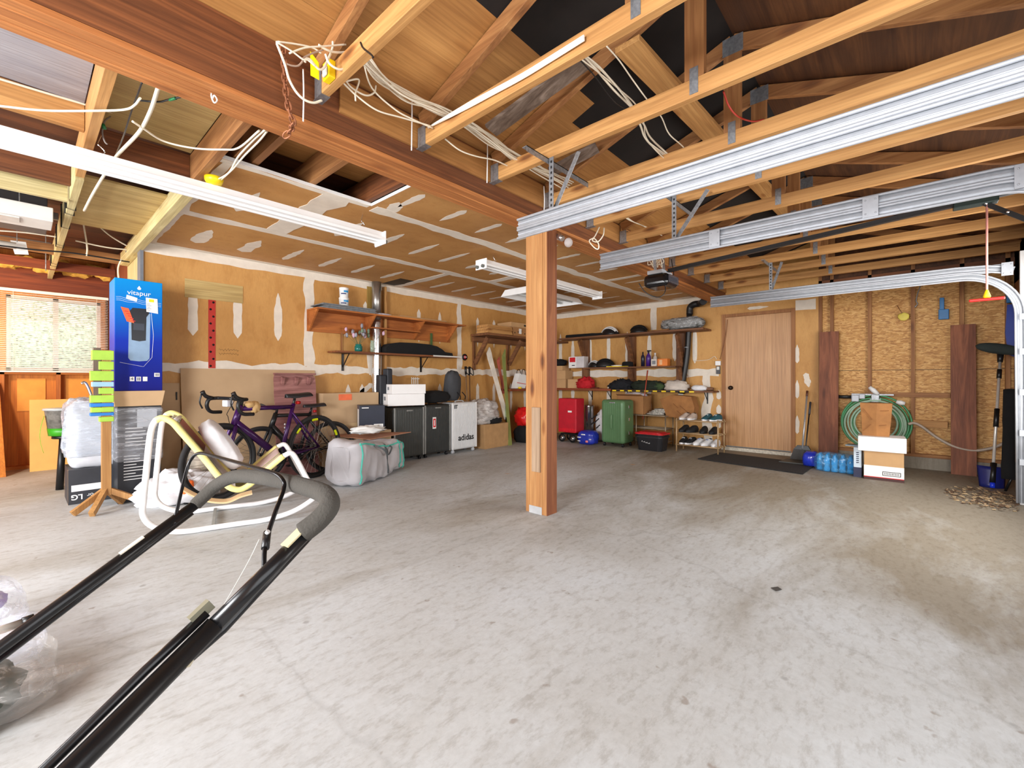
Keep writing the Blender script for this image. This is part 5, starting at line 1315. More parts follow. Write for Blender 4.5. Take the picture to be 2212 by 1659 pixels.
single('plastic_wrap', G().blob((7.04, 3.50, 0.83), (0.10, 0.19, 0.04), 0.35, 4, 24, 1, 23), film('film_soft', (236, 230, 240), 0.8), 'crumpled plastic showing at the mouth of the open brown carton', 'plastic film')
for k in range(4):
    single('newspaper', G().blob((7.02 + 0.02 * (k % 2), 3.12 - 0.03 * k, 0.525 + 0.024 * k), (0.11, 0.15 - 0.01 * k, 0.02), 0.2, 4, 22, 0.7, 24 + k, flat=0.511 + 0.02 * k), plain('newsprint', (176, 172, 164), 0.8, var=0.6, scale=40), ('lowest', 'second', 'third', 'topmost')[k] + ' crumpled newspaper in the heap on the metal rack', 'newspaper', 'newspapers on the metal rack')
t = T('paper_bag', 'big creased brown paper bag lying across the two racks', 'paper bag', (7.02, 2.78, 0.52))
G().prism([P(1440, 900, X=6.95), P(1497, 906, X=6.95), P(1500, 880, X=6.95), P(1493, 857, X=6.95), P(1450, 853, X=6.95), P(1425, 862, X=6.95)], (0.2, 0, 0)).mk('bag_body', plain('kraft', (156, 106, 58), 0.8, var=0.2, scale=8, bmp=0.4, bscale=12), t)
g = G(); c = P(1462, 880, X=6.945)
for dy, dz, L in ((0.06, 0.06, 0.14), (-0.05, 0.03, 0.2), (0.0, -0.05, 0.16)): g.bar(c + Vector((0, dy, dz)), c + Vector((0, dy - L * 0.6, dz - L * 0.5)), 0.004, 0.008, up=(1, 0, 0))
g.mk('crease', plain('kraft_dark', (134, 84, 42), 0.8), t)
# black tub with red lid
t = T('storage_tub', 'black plastic tub with a red lid and white writing in front of the rack', 'storage tub', (6.56, 2.98, 0), -PI / 2)
g = G()
def rr(w, d, z, r=0.06):
    pts = []
    for cx, cy, a0 in ((w / 2 - r, d / 2 - r, 0), (-w / 2 + r, d / 2 - r, 1), (-w / 2 + r, -d / 2 + r, 2), (w / 2 - r, -d / 2 + r, 3)):
        for k in range(5): a = (a0 + k / 4) * PI / 2; pts.append(Vector((cx + r * math.cos(a), cy + r * math.sin(a), z)))
    return pts
A, B_ = rr(0.38, 0.26, 0), rr(0.44, 0.32, 0.25)
va = [g.bm.verts.new(p) for p in A]; vb = [g.bm.verts.new(p) for p in B_]
for k in range(20): g.bm.faces.new((va[k], va[(k + 1) % 20], vb[(k + 1) % 20], vb[k]))
g.bm.faces.new(va[::-1]); g.bm.faces.new(vb)
g.prism(rr(0.46, 0.34, 0.20), (0, 0, 0.02)); g.mk('tub_body', plain('tub_black', (34, 34, 38), 0.35), t)
G().prism(rr(0.46, 0.34, 0.25), (0, 0, 0.02)).prism(rr(0.36, 0.26, 0.27, 0.05), (0, 0, 0.012)).mk('lid', plain('lid_red', (196, 18, 30), 0.35), t)
g = G()
for k in range(7): g.bar((-0.10 + k * 0.02, -0.156, 0.135 - k * 0.004), (-0.092 + k * 0.02, -0.156, 0.15 - 0.012 * (k % 2) - k * 0.004), 0.004, 0.007)
g.mk('white_writing', WHITE, t)

# shoes
def shoe(label, c, rz, m, ms, L=0.27, group='shoes on the shoe rack', m2=None):
    t = T('shoe', label, 'shoe', c, rz, group)
    out = []
    for k in range(16):
        a = 2 * PI * k / 16
        x = math.cos(a) * L / 2
        w = 0.046 * (1 + 0.12 * math.cos(a)) * (1 if abs(math.sin(a)) > .3 else .9)
        out.append(Vector((x, math.sin(a) * w, 0)))
    G().prism(out, (0, 0, 0.024)).mk('sole', ms, t)
    g = G()
    def f(u, v):
        q = u * 2 - 1                                       # heel -1 .. toe 1
        x = q * L / 2 * 0.97
        h = 0.10 if q < -0.1 else 0.10 - 0.06 * ((q + 0.1) / 1.1) ** 0.8
        if q < -0.85: h *= 0.9
        e = max(0.0, 1 - abs(q) ** 6) ** 0.5
        w = 0.042 * e * (1 + 0.1 * q)
        a = PI * v
        return Vector((x, math.cos(a) * w, 0.02 + math.sin(a) ** 0.7 * (h - 0.02) * (0.35 + 0.65 * e)))
    g.sheet(f, 16, 10); g.mk('upper', m, t)
    G().blob((-L * 0.22, 0, 0.088), (L * 0.17, 0.026, 0.014), 0, 1, 14).mk('opening', INK, t)
    if m2:
        for k in range(4): G().bar((L * (0.02 + 0.05 * k), -0.02, 0.088 - 0.011 * k), (L * (0.02 + 0.05 * k), 0.02, 0.088 - 0.011 * k), 0.008, 0.006).mk('lace', m2, t)
        G().bar((-0.03, -0.043, 0.045), (0.04, -0.041, 0.035), 0.004, 0.014).mk('side_stripe', m2, t)
    return t
t = T('shoe_rack', 'three tier light tubular shoe rack beside the door', 'shoe rack', (6.82, 2.34, 0))
RT = plain('rack_beige', (176, 146, 108), 0.45, 0.2)
for yy in (2.66, 2.06):
    for xx in (6.70, 6.98): G().cyl((xx, yy, 0), (xx, yy, 0.50), 0.012, seg=10).mk('upright', RT, t)
for zz in (0.10, 0.28, 0.47):
    g = G()
    for xx in (6.70, 6.79, 6.88, 6.98): g.cyl((xx, 2.68, zz), (xx, 2.04, zz), 0.009, seg=8)
    for yy in (2.66, 2.06): g.cyl((6.70, yy, zz), (6.98, yy, zz), 0.009, seg=8)
    g.mk('shelf', RT, t)
TE, WH2, BK2 = plain('shoe_teal', (30, 84, 96), 0.6), plain('shoe_white', (226, 226, 228), 0.5), plain('shoe_black', (24, 24, 26), 0.7)
BL2, GR2 = plain('shoe_blue', (60, 110, 180), 0.5), plain('shoe_pale', (196, 180, 168), 0.6)
FR = PI - 0.1
for k, (yy, zz, m, ms, m2, lb) in enumerate(((2.25, 0.481, TE, WH2, WH2, 'teal running shoe on top of the shoe rack, left of its pair'), (2.13, 0.481, TE, WH2, WH2, 'teal running shoe on top of the shoe rack, right of its pair, nearest the door'),
        (2.58, 0.481, GR2, WH2, None, 'pale flat shoe at the left end of the shoe rack top'), (2.47, 0.481, GR2, WH2, None, 'pale flat shoe on the shoe rack top, second from the left'),
        (2.59, 0.291, BK2, BK2, None, 'black shoe, leftmost on the middle tier of the shoe rack'), (2.47, 0.291, BK2, BK2, None, 'black shoe, second from left on the middle tier of the shoe rack'),
        (2.30, 0.291, BK2, BK2, None, 'black shoe, third from left on the middle tier of the shoe rack'), (2.16, 0.291, BK2, BK2, None, 'black shoe, rightmost on the middle tier of the shoe rack'),
        (2.60, 0.111, BK2, WH2, WH2, 'black shoe with a white sole, leftmost on the bottom tier'), (2.49, 0.111, BK2, WH2, WH2, 'black shoe with a white sole, second on the bottom tier'),
        (2.37, 0.111, WH2, WH2, BL2, 'white shoe with a blue stripe, left of the pair on the bottom tier'), (2.25, 0.111, WH2, WH2, BL2, 'white shoe with a blue stripe, right of the pair on the bottom tier'), (2.13, 0.111, WH2, WH2, None, 'plain white shoe at the door end of the bottom tier'))):
    shoe(lb, (6.83, yy, zz), FR + R.uniform(-0.25, 0.15), m, ms, 0.27, m2=m2)
single('white_shoe', G().blob((7.16, P(1510, 838, X=7.16).y, 0.955), (0.05, 0.12, 0.045), 0.15, 3, 20, 0.8, 2, flat=0.913), WH2, 'white shoe left on the low shelf right of the black pipe', 'shoe')
single('brown_sandal', G().blob((7.2, P(1528, 838, X=7.2).y, 0.94), (0.05, 0.10, 0.03), 0.3, 4, 18, 0.8, 5, flat=0.913), plain('sandal', (120, 84, 60), 0.7), 'brown sandal beside the white shoe on the low shelf', 'shoe')
# black drain pipe and switches
t = T('drain_pipe', 'black plastic pipe down the wall left of the door, elbow at its top', 'pipe', (7.24, 2.72, 0.85))
PB = plain('pipe_black', (26, 26, 28), 0.4)
G().tube(smooth([(7.24, 2.79, 0.93), (7.24, 2.70, 1.5), (7.24, 2.66, 2.2)], 4), 0.045, 18).mk('pipe', PB, t)
G().tube([(7.24, 2.79, 0.86), (7.24, 2.78, 1.02)], 0.054, 18).mk('coupling', PB, t)
G().tube(smooth([(7.24, 2.66, 2.14), (7.24, 2.65, 2.25), (7.22, 2.58, 2.29), (7.20, 2.48, 2.29), (7.05, 2.38, 2.29)], 5), 0.052, 18).mk('elbow', PB, t)
G().tube([(7.24, 2.70, 1.60), (7.24, 2.70, 1.62)], 0.05, 18).mk('pipe_strap', GALVD, t)
t = T('wall_switch', 'white switch box with a darker control below it, left of the door', 'switch', (XR, 2.27, 1.3))
G().box(XR - 0.035, XR - 0.002, 2.215, 2.295, 1.31, 1.38, 0.006).mk('box', WHITE, t)
G().box(XR - 0.02, XR - 0.002, 2.225, 2.285, 1.175, 1.30, 0.004).mk('control_plate', plain('plate_grey', (70, 70, 74), 0.5), t)
G().box(XR - 0.024, XR - 0.02, 2.235, 2.275, 1.24, 1.29, 0.002).mk('button', OFFW, t)
cable([P(1548, 776, X=7.34), P(1543, 770, X=7.34), P(1530, 777, X=7.34), P(1500, 780, X=7.34)], 0.004, 'thin cable stapled to the drywall above the switch')
cable([P(1555, 776, X=7.33), P(1562, 750, X=7.33), P(1568, 720, X=7.33), P(1571, 690, X=7.33)], 0.004, 'thin brown cable rising beside the door casing', plain('brown_cable', (130, 80, 44), 0.5))
cable([P(1474, 790, X=7.3), P(1477, 803, X=7.3), P(1486, 812, X=7.2), P(1490, 830, X=7.19)], 0.004, 'wire looped round the black pipe', plain('brown_cable', (130, 80, 44)))
# mat, broom, dustpan
t = single('door_mat', G().prism([(6.18, 2.16, 0.002), (5.98, 0.92, 0.002), (6.78, 0.90, 0.002), (6.92, 2.10, 0.002)], (0, 0, 0.012)), plain('mat_black', (38, 36, 36), 0.95, var=0.35, scale=60, bmp=0.6), 'black rubber mat on the concrete before the door', 'mat')
t = T('broom', 'grey broom standing bristles down at the right end of the mat', 'broom', (6.86, 1.06, 0))
G().cyl((6.86, 1.06, 0.18), (7.22, 1.06, 0.92), 0.011, seg=12).mk('handle', plain('handle_silver', (176, 178, 182), 0.3, 0.5), t)
G().cyl((7.19, 1.06, 0.86), (7.225, 1.06, 0.93), 0.014, seg=12).mk('grip', plain('grip_brown', (90, 50, 34), 0.5), t)
G().prism([(6.86, 0.97, 0.17), (6.86, 1.16, 0.17), (6.87, 1.12, 0.22), (6.87, 1.0, 0.22)], (0.04, 0, 0)).mk('head', BLK, t)
g = G()
for k in range(22):
    q = k / 21
    for j in range(3): g.cyl((6.865 + j * 0.015, 0.975 + q * 0.18, 0.17), (6.84 + j * 0.03, 0.91 + q * 0.29, 0.017), 0.0035, seg=5)
g.mk('bristles', plain('bristle_grey', (96, 94, 92), 0.9), t)
t = T('dustpan', 'dark dustpan lying under the broom with a long black handle', 'dustpan', (6.72, 1.12, 0.016))
G().prism([(6.60, 1.28, 0.016), (6.60, 0.96, 0.016), (6.80, 1.02, 0.03), (6.80, 1.22, 0.03)], (0, 0, 0.012)).mk('pan', plain('pan_grey', (60, 62, 60), 0.5), t)
G().cyl((6.80, 1.03, 0.03), (7.20, 1.02, 0.78), 0.008, seg=10).mk('handle', BLK, t)
G().cyl((7.11, 1.02, 0.62), (7.20, 1.02, 0.78), 0.013, seg=10).mk('grip', plain('grip_black_white', (60, 60, 64), 0.5), t)
# water bottles
t = T('water_pack', 'blue film-wrapped pack of water bottles on the floor near the white carton', 'water bottles', (6.5, 0.70, 0))
WBt = plain('water_blue', (50, 150, 220), 0.12, var=0.45, scale=25)
for ky in range(5):
    for kx in range(3):
        if ky == 4 and kx == 0: continue
        g = G().lathe([(0, 0), (0.031, 0.004), (0.033, 0.03), (0.028, 0.06), (0.033, 0.09), (0.033, 0.14), (0.014, 0.185), (0.014, 0.2), (0, 0.2)], (6.40 + kx * 0.07, 0.52 + ky * 0.075, 0), 14)
        g.mk('bottle', WBt, t)
g = G(); g.blob((6.47, 0.67, 0.10), (0.13, 0.20, 0.115), 0.10, 4, 34, 0.5, 31, flat=0.001, crease=0.5)
g.mk('film_wrap', film('film_blue', (120, 190, 240), 0.25, 0.08), t)
t = T('water_pack', 'second smaller dark blue wrapped bottle pack at the end of the black mat', 'water bottles', (6.55, 0.93, 0))
G().blob((6.62, 0.93, 0.09), (0.10, 0.085, 0.10), 0.12, 3, 26, 0.6, 32, flat=0.015).mk('film_wrap', plain('film_navy', (40, 60, 190), 0.15, var=0.4), t)
t = rbox('slim_carton', 'slim blue and white carton standing left of the stacked white box', 'box', (6.34, 0.445, 0), 0.07, 0.2, 0.33, -PI / 2, plain('slim_white', (206, 220, 232), 0.5))
G().box(-0.0356, 0.0356, -0.1006, 0.1, 0, 0.11).mk('navy_base', plain('navy', (30, 34, 70), 0.5), t)
g = G()
for k in range(6): g.bar((-0.012, -0.1012, 0.16 + k * 0.022), (0.012, -0.1012, 0.165 + k * 0.022), 0.002, 0.01)
g.mk('printed_letters', plain('navy', (30, 34, 70)), t)
single('grey_paper', G().prism([(6.30, 0.38, 0.332), (6.30, 0.56, 0.332), (6.44, 0.54, 0.332), (6.44, 0.38, 0.332)], (0, 0, 0.012)), plain('blue_grey', (130, 150, 164), 0.6), 'folded blue-grey sheet on the slim carton', 'sheet')
t = rbox('moving_carton', 'tan carton with a white bottom band and dark red line near the OSB wall', 'cardboard box', (6.34, 0.225, 0), 0.33, 0.28, 0.31, -PI / 2 + 0.03, CARD)
G().box(-0.1656, 0.1656, -0.1406, 0.1406, 0.035, 0.155).mk('white_band', PAPER, t)
G().box(-0.1658, 0.1658, -0.1408, 0.1408, 0.028, 0.036).mk('red_line', INKR, t)
G().box(-0.1657, 0.1657, -0.1407, 0.1407, 0.0, 0.028).mk('dark_base', plain('dark_brown_print', (70, 36, 34), 0.6), t)
g = G().box(-0.01, 0.14, -0.1412, -0.1407, 0.055, 0.10)
g.mat(1).box(-0.004, 0.134, -0.1416, -0.1412, 0.061, 0.094).mat(0)
for k in range(10): g.box(0.006 + k * 0.0125, 0.011 + k * 0.0125, -0.142, -0.1416, 0.066, 0.09)
g.mk('printed_panel', [INK, PAPER], t)
t = rbox('white_box', 'wide white open box on the banded carton, holding the paper bag', 'box', (6.33, 0.245, 0.31), 0.40, 0.32, 0.155, -PI / 2 + 0.06, WB)
t = T('paper_bag', 'upright creased brown paper bag on the wide white box', 'paper bag', (6.36, 0.30, 0.466), -PI / 2)
g = G()
q = [(-0.12, -0.08), (0.02, -0.10), (0.14, -0.08), (0.14, 0.09), (-0.12, 0.09)]
va = [g.bm.verts.new(Vector((a * 0.88, b * 0.9, 0))) for a, b in q]; vm = [g.bm.verts.new(Vector((a * 0.97 + 0.004 * (-1) ** i, b, 0.2))) for i, (a, b) in enumerate(q)]; vb = [g.bm.verts.new(Vector((a * 1.06, b, 0.36))) for a, b in q]
for A_, B2 in ((va, vm), (vm, vb)):
    for k in range(5): g.bm.faces.new((A_[k], A_[(k + 1) % 5], B2[(k + 1) % 5], B2[k]))
g.bm.faces.new(va[::-1]); g.bm.faces.new(vb)
g.mk('bag_body', plain('kraft', (176, 120, 66)), t)
g = G()
for a, b in (((-0.1, 0.3), (-0.02, 0.18)), ((-0.1, 0.05), (-0.03, 0.13)), ((0.04, 0.12), (0.10, 0.13)), ((0.05, 0.28), (0.12, 0.285))): g.bar((a[0], -0.10, a[1]), (b[0], -0.103, b[1]), 0.003, 0.006)
g.mk('crease', plain('kraft_dark', (134, 84, 42)), t)
# hose and its hanger
t = T('garden_hose', 'coiled green garden hose hanging on the OSB wall behind the paper bag', 'garden hose', (7.25, 0.33, 0.5))
HG, HP = plain('hose_green', (70, 140, 92), 0.4), plain('hose_pale', (150, 180, 156), 0.4)
for k, (rr_, m, dx) in enumerate(((0.345, HG, 0), (0.325, HG, 0.02), (0.30, HP, -0.01), (0.275, HP, 0.02), (0.25, HP, 0), (0.23, HG, 0.02), (0.21, HP, 0.01))):
    pts = [(7.27 - 0.01 * k + dx * 0.5, 0.34 + rr_ * math.cos(a) * 1.0 + 0.01 * math.sin(k), 0.53 + rr_ * math.sin(a) + 0.012 * math.cos(k * 2)) for a in [2 * PI * j / 40 for j in range(40)]]
    G().tube(pts, 0.012, 8, True).mk('coil', m, t)
single('hose_hanger', G().box(7.26, 7.35, 0.28, 0.40, 0.80, 0.86, 0.01).box(7.24, 7.26, 0.30, 0.38, 0.80, 0.90, 0.005), GALVD, 'metal hanger holding the coiled green hose', 'hose hanger')
t = T('pipe_clamp', 'metal clamp with a black and green handle above the hose', 'clamp', (7.28, 0.5, 0.88))
G().box(7.25, 7.34, 0.16, 0.58, 0.885, 0.905, 0.002).mk('bar', GALVD, t)
G().box(7.22, 7.30, 0.50, 0.58, 0.80, 0.89, 0.01).box(7.22, 7.28, 0.44, 0.50, 0.84, 0.90, 0.006).mk('jaw', GALV, t)
G().cyl((7.26, 0.58, 0.86), (7.26, 0.74, 0.86), 0.022, seg=12).mk('handle', BLK, t)
G().cyl((7.26, 0.73, 0.86), (7.26, 0.755, 0.86), 0.02, seg=12).mk('end_cap', plain('cap_green', (60, 200, 60), 0.4), t)
for (a, b, lb) in (((1878, 836), (1897, 852), 'white plastic hose nozzle above the hose, upper left'), ((1936, 868), (1955, 872), 'white plastic scoop at the right of the hose coil')):
    single('plastic_nozzle', G().tube([P(a[0], a[1], X=7.2), P((a[0] + b[0]) / 2, (a[1] + b[1]) / 2, X=7.2), P(b[0], b[1], X=7.2)], [0.02, 0.03, 0.02], 12), WHITE, lb, 'nozzle')
single('grey_hose', G().tube(smooth([P(x, y, X=7.2) for x, y in ((1962, 916), (1975, 914), (1992, 922), (2022, 944), (2055, 962), (2085, 971), (2112, 973), (2145, 967), (2172, 955), (2192, 938), (2200, 918))], 6), 0.016, 12), plain('hose_grey', (176, 160, 144), 0.45), 'pale grey hose swagged along the OSB wall', 'hose')
# leaning planks
for (y0, y1, zt, lb) in ((0.925, 0.715, 1.73, 'narrower dark plank leaning by the door end of the OSB wall'), (-0.34, -0.545, 1.72, 'wider dark plank leaning at the middle of the OSB wall')):
    single('leaning_plank', G().prism([(7.17, y0, 0.0), (7.17, y1, 0.0), (7.27, y1, zt), (7.27, y0, zt)], (0.03, 0, 0)), wood('plank_dark', (158, 96, 64), (104, 56, 36), 'Z', 0.5, grain=0.7), lb, 'plank')
t = T('hanging_tag', 'pale yellow reel tag hanging by a wire from a nail in the OSB', 'tag', tuple(P(1952, 684, X=7.3)))
c = P(1952, 684, X=7.33)
G().blob(c, (0.012, 0.055, 0.05), 0.15, 4, 18).mk('tag_body', plain('tag_yellow', (226, 206, 92), 0.6), t)
G().tube(smooth([P(1938, 660, X=7.35), P(1944, 670, X=7.33), P(1950, 678, X=7.33)], 4), 0.004, 6).mk('wire', plain('brown_cable', (130, 80, 44)), t)
single('wall_cable', G().tube(smooth([P(x, y, X=7.34) for x, y in ((1988, 618), (1982, 635), (1979, 650), (1982, 656), (1976, 664))], 5), 0.006, 8), GALVD, 'grey cable end sticking out beside the third stud', 'cable')
single('blue_clamp', G().box(7.33, 7.36, -0.29, -0.25, 1.80, 2.06, 0.004).box(7.32, 7.35, -0.33, -0.24, 1.80, 1.92, 0.006), plain('clamp_blue', (30, 110, 170), 0.4), 'blue plastic clamp hooked on the stud above the wide plank', 'clamp')
t = T('blue_sled', 'long dark blue plastic board hanging high beside the curved door track', 'plastic board', (7.2, -0.72, 1.3))
G().prism([(7.18, -0.775, 1.9), (7.18, -0.845, 1.9), (7.18, -0.845, 1.32), (7.18, -0.78, 1.36), (7.18, -0.76, 1.6)], (0.05, 0, 0)).mk('body', plain('sled_blue', (16, 50, 150), 0.35), t)
G().box(7.19, 7.25, -0.83, -0.77, 1.92, 2.04, 0.01).mk('hook', plain('clamp_blue', (30, 110, 170)), t)
# snow brush with shovel
t = T('snow_shovel', 'long snow tool with a dark brush head above and a navy scoop below', 'snow shovel', (6.5, -0.61, 0))
b0, b1 = Vector((6.50, -0.60, 0.05)), Vector((6.93, -0.70, 1.36))
L_ = lambda q: b0 + (b1 - b0) * q
G().tube([L_(0.05), L_(0.98)], 0.0125, 12).mk('pole', plain('pole_white', (214, 208, 200), 0.3, 0.3), t)
G().tube([L_(0.42), L_(0.56)], 0.02, 12).mk('grip', BLK, t)
G().tube([L_(0.80), L_(0.87)], 0.019, 12).mk('collar', BLK, t)
G().tube([L_(0.93), L_(1.0)], [0.02, 0.028], 12).mk('socket', BLK, t)
G().blob(L_(1.0) + Vector((-0.03, 0.02, 0.05)), (0.05, 0.17, 0.055), 0.05, 3, 30, 0.9, 3, Matrix.Rotation(0.22, 4, 'X')).mk('brush_head', plain('brush_dark', (44, 52, 50), 0.9, bmp=0.6), t)
g = G()
def f(u, v):
    y = -0.60 + (u - 0.5) * (0.20 - 0.03 * (1 - v)); return Vector((6.47 + 0.06 * v + 0.05 * (2 * u - 1) ** 2, y, 0.005 + 0.205 * v))
g.sheet(f, 12, 6, 0.004); g.mk('scoop', plain('scoop_navy', (26, 34, 100), 0.35), t)
G().tube([L_(0.0) + Vector((-0.01, 0, 0.0)), L_(0.15) + Vector((-0.01, 0, 0))], 0.024, 12).mk('scoop_socket', BLK, t)
G().tube([Vector((6.465, -0.60, 0.01)), Vector((6.475, -0.60, 0.06))], 0.02, 10).mk('blue_tip', plain('tip_blue', (30, 60, 220), 0.3), t)
t = T('folded_stand', 'black folded bagged stand propped behind the vertical door track', 'folded stand', (6.42, -0.76, 0))
G().tube(smooth([(6.40, -0.70, 0.12), (6.43, -0.70, 0.3), (6.55, -0.72, 0.6), (6.66, -0.74, 0.98)], 5), [0.05] * 5 + [0.045] * 6 + [0.05] * 5, 14).mk('bag_body', BLKM, t)
for dy in (-0.05, 0.04): G().cyl((6.38 + dy, -0.72 + dy, 0.0), (6.41, -0.74, 0.2), 0.011, seg=10).mk('foot', CHROME if dy < 0 else BLK, t)
g = G()
for k in range(420):
    a, r_ = R.random() * 2 * PI, R.random() ** 0.6
    x, y = 5.95 + 0.50 * r_ * math.cos(a) - 0.05, -0.50 + 0.26 * r_ * math.sin(a)
    if y < -0.68 and x < 5.9: continue
    s = 0.008 + 0.018 * R.random(); b_ = R.random() * PI; c = Vector((x, y, 0.002 + 0.012 * R.random())); d1 = Vector((math.cos(b_), math.sin(b_), R.uniform(-.2, .5))) * s; d2 = Vector((-math.sin(b_), math.cos(b_), R.uniform(-.3, .3))) * s * 0.6
    g.mat(k % 3).prism([c + d1, c + d2, c - d1, c - d2], (0, 0, 0.0015))
tag(g.mk('leaf_litter', [plain('leaf_brown', (150, 124, 96), 0.9), plain('leaf_dark', (96, 74, 56), 0.9), plain('leaf_pale', (206, 180, 140), 0.9)]), 'scatter of dry leaves and chips swept into the corner by the track', 'leaf litter', kind='stuff')
single('small_leaf', G().prism([P(1665, 1270, Z=0.002), P(1680, 1268, Z=0.004), P(1689, 1274, Z=0.003), P(1676, 1277, Z=0.002)], (0, 0, 0.002)), plain('leaf_grey', (70, 66, 62), 0.9), 'single dark dry leaf lying on the open concrete', 'leaf')
# ================================================================ LEFT SIDE
# blinds
t = T('window_blind', 'white slatted blind over the alcove window', 'blind', (0.3, YW - 0.12, 1.15))
g = G()
BLM = plain('blind_white', (244, 240, 230), 0.5, var=0.02)
for k in range(42):
    z = 1.21 + k * 0.0222
    g.bar((-0.17, YW - 0.13, z), (0.79, YW - 0.13, z), 0.023, 0.0012, up=(0, -0.5, 1))
g.mk('slats', BLM, t)
G().box(-0.18, 0.795, YW - 0.15, YW - 0.11, 2.14, 2.175, 0.003).mk('head_rail', BLM, t)
G().box(-0.17, 0.79, YW - 0.142, YW - 0.118, 1.175, 1.195, 0.003).mk('bottom_rail', BLM, t)
for xx in (-0.05, 0.68): G().cyl((xx, YW - 0.145, 1.19), (xx, YW - 0.145, 2.15), 0.002, seg=5).mk('ladder_cord', BLM, t)
# sheets in the alcove, warm light included in their orange
single('plywood_sheet', G().prism([(0.08, 7.70, 0.0), (0.66, 7.70, 0.0), (0.66, 7.92, 0.84), (0.08, 7.92, 0.84)], (0, 0.012, 0)), plain('panel_peach', (240, 186, 104), 0.6, var=0.05), 'pale orange panel leaning under the window', 'panel')
single('plywood_sheet', G().prism([(-0.48, 7.5, 0.0), (-0.10, 7.5, 0.0), (-0.16, 7.98, 1.05), (-0.48, 7.98, 1.05)], (0, 0.012, 0)), PLYO, 'orange plywood sheet leaning at the left edge under the window', 'panel')
for x0, x1 in ((-0.02, 0.22), (0.40, 0.66)): single('wall_panel_piece', G().box(x0, x1, YW - 0.012, YW - 0.001, 0.70, 1.10), plain('panel_orange', (236, 158, 62), 0.6, var=0.08), ('right' if x0 > 0.3 else 'left') + ' orange board patch on the wall just below the window sill', 'panel')

# ---------------------------------------------------------------- the stack with the tall blue carton
t = T('tall_carton', 'tall blue water dispenser carton standing on a stack at the alcove corner', 'cardboard box', (0.715, 5.285, 0.985), 0.0)
def grad_box(name, w, d, h):
    m, nt, p = base_mat(name)
    tc = nt.nodes.new('ShaderNodeTexCoord'); sx = nt.nodes.new('ShaderNodeSeparateXYZ'); nt.links.new(tc.outputs['Object'], sx.inputs[0])
    mr = nt.nodes.new('ShaderNodeMapRange'); mr.inputs[1].default_value, mr.inputs[2].default_value = 0, h
    nt.links.new(sx.outputs[2], mr.inputs[0])
    nt.links.new(ramp(nt, mr.outputs[0], [(0.0, lin((24, 28, 128))), (0.45, lin((20, 48, 164))), (0.75, lin((4, 108, 196))), (1, lin((6, 138, 214)))]), p.inputs['Base Color'])
    p.inputs['Specular IOR Level'].default_value = 0.15
    p.inputs['Roughness'].default_value = 0.5
    return m
G().box(-0.165, 0.165, -0.165, 0.165, 0, 0.985, 0.004).mk('body', grad_box('blue_print', 1, 1, 0.985), t)
yf = -0.1656
text('vitapur', 0.058, (0.0, yf, 0.868), FACE_Y, WHITE, t)
g = G().prism([(0.0, yf, 0.935), (-0.014, yf, 0.912), (-0.008, yf, 0.900), (0.008, yf, 0.900), (0.014, yf, 0.912)], (0, -0.0006, 0)); g.mk('drop_logo', WHITE, t)
# printed picture of the dispenser
g = G().mat(0)
pts = [(-0.075, 0.29), (-0.06, 0.268), (0.0, 0.262), (0.055, 0.268), (0.072, 0.29), (0.078, 0.69), (0.05, 0.715), (-0.045, 0.715), (-0.07, 0.69)]
g.prism([(a, yf, b) for a, b in pts], (0, -0.0004, 0))
g.mat(1).prism([(a, yf - 0.0006, b) for a, b in ((-0.052, 0.45), (0.0, 0.44), (0.046, 0.45), (0.05, 0.66), (0.072, 0.70), (0.05, 0.735), (-0.045, 0.735), (-0.068, 0.70), (-0.055, 0.66))], (0, -0.0004, 0))
g.mat(2).prism([(a, yf - 0.0012, b) for a, b in ((-0.04, 0.54), (0.035, 0.54), (0.035, 0.60), (-0.04, 0.60))], (0, -0.0003, 0))
g.mk('printed_dispenser', [plain('print_silver', (132, 160, 190), 0.4), plain('print_black', (20, 24, 32), 0.3), plain('print_dark_grey', (48, 54, 66), 0.3)], t)
G().prism([(0.045, yf - 0.002, 0.838), (0.128, yf - 0.002, 0.834), (0.133, yf - 0.002, 0.70), (0.05, yf - 0.002, 0.71)], (0, -0.0005, 0)).mk('paper_label', PAPER, t)
G().box(0.068, 0.103, yf - 0.0035, yf - 0.0026, 0.80, 0.826).mk('yellow_spot', YEL, t)
g = G()
for k in range(5): g.box(0.052, 0.075 + 0.01 * (k % 2), yf - 0.0034, yf - 0.0026, 0.78 - k * 0.014, 0.784 - k * 0.014)
g.mk('label_print', plain('print_grey', (130, 134, 140)), t)
G().prism([(-0.085, yf - 0.001, 0.845), (-0.012, yf - 0.001, 0.825), (-0.018, yf - 0.001, 0.79), (-0.09, yf - 0.001, 0.81)], (0, -0.0005, 0)).mk('white_sticker', PAPER, t)
G().prism([(-0.125, yf - 0.002, 0.735), (-0.072, yf - 0.002, 0.725), (-0.035, yf - 0.002, 0.60), (-0.085, yf - 0.002, 0.61)], (0, -0.0006, 0)).mk('orange_sticker', plain('orange_bright', (240, 96, 50), 0.5), t)
g = G()
for k in range(5): g.bar((-0.10 + k * 0.012, yf - 0.0032, 0.70 - k * 0.02), (-0.075 + k * 0.012, yf - 0.0032, 0.697 - k * 0.02), 0.001, 0.006)
g.mk('orange_sticker_print', INKR, t)
g = G()
for z in (0.82, 0.805, 0.79): g.tube([Vector((-0.155 + 0.31 * k / 14, yf, z + 0.004 * math.sin(k * 1.3) - 0.0015 * k)) for k in range(15)], 0.0011, 4)
g.tube([(0.085, yf, 0.70), (0.10, yf, 0.50), (0.09, yf, 0.30), (0.03, yf, 0.215), (-0.13, yf, 0.25)], 0.0012, 4)
g.mk('white_line', WHITE, t)
g = G()
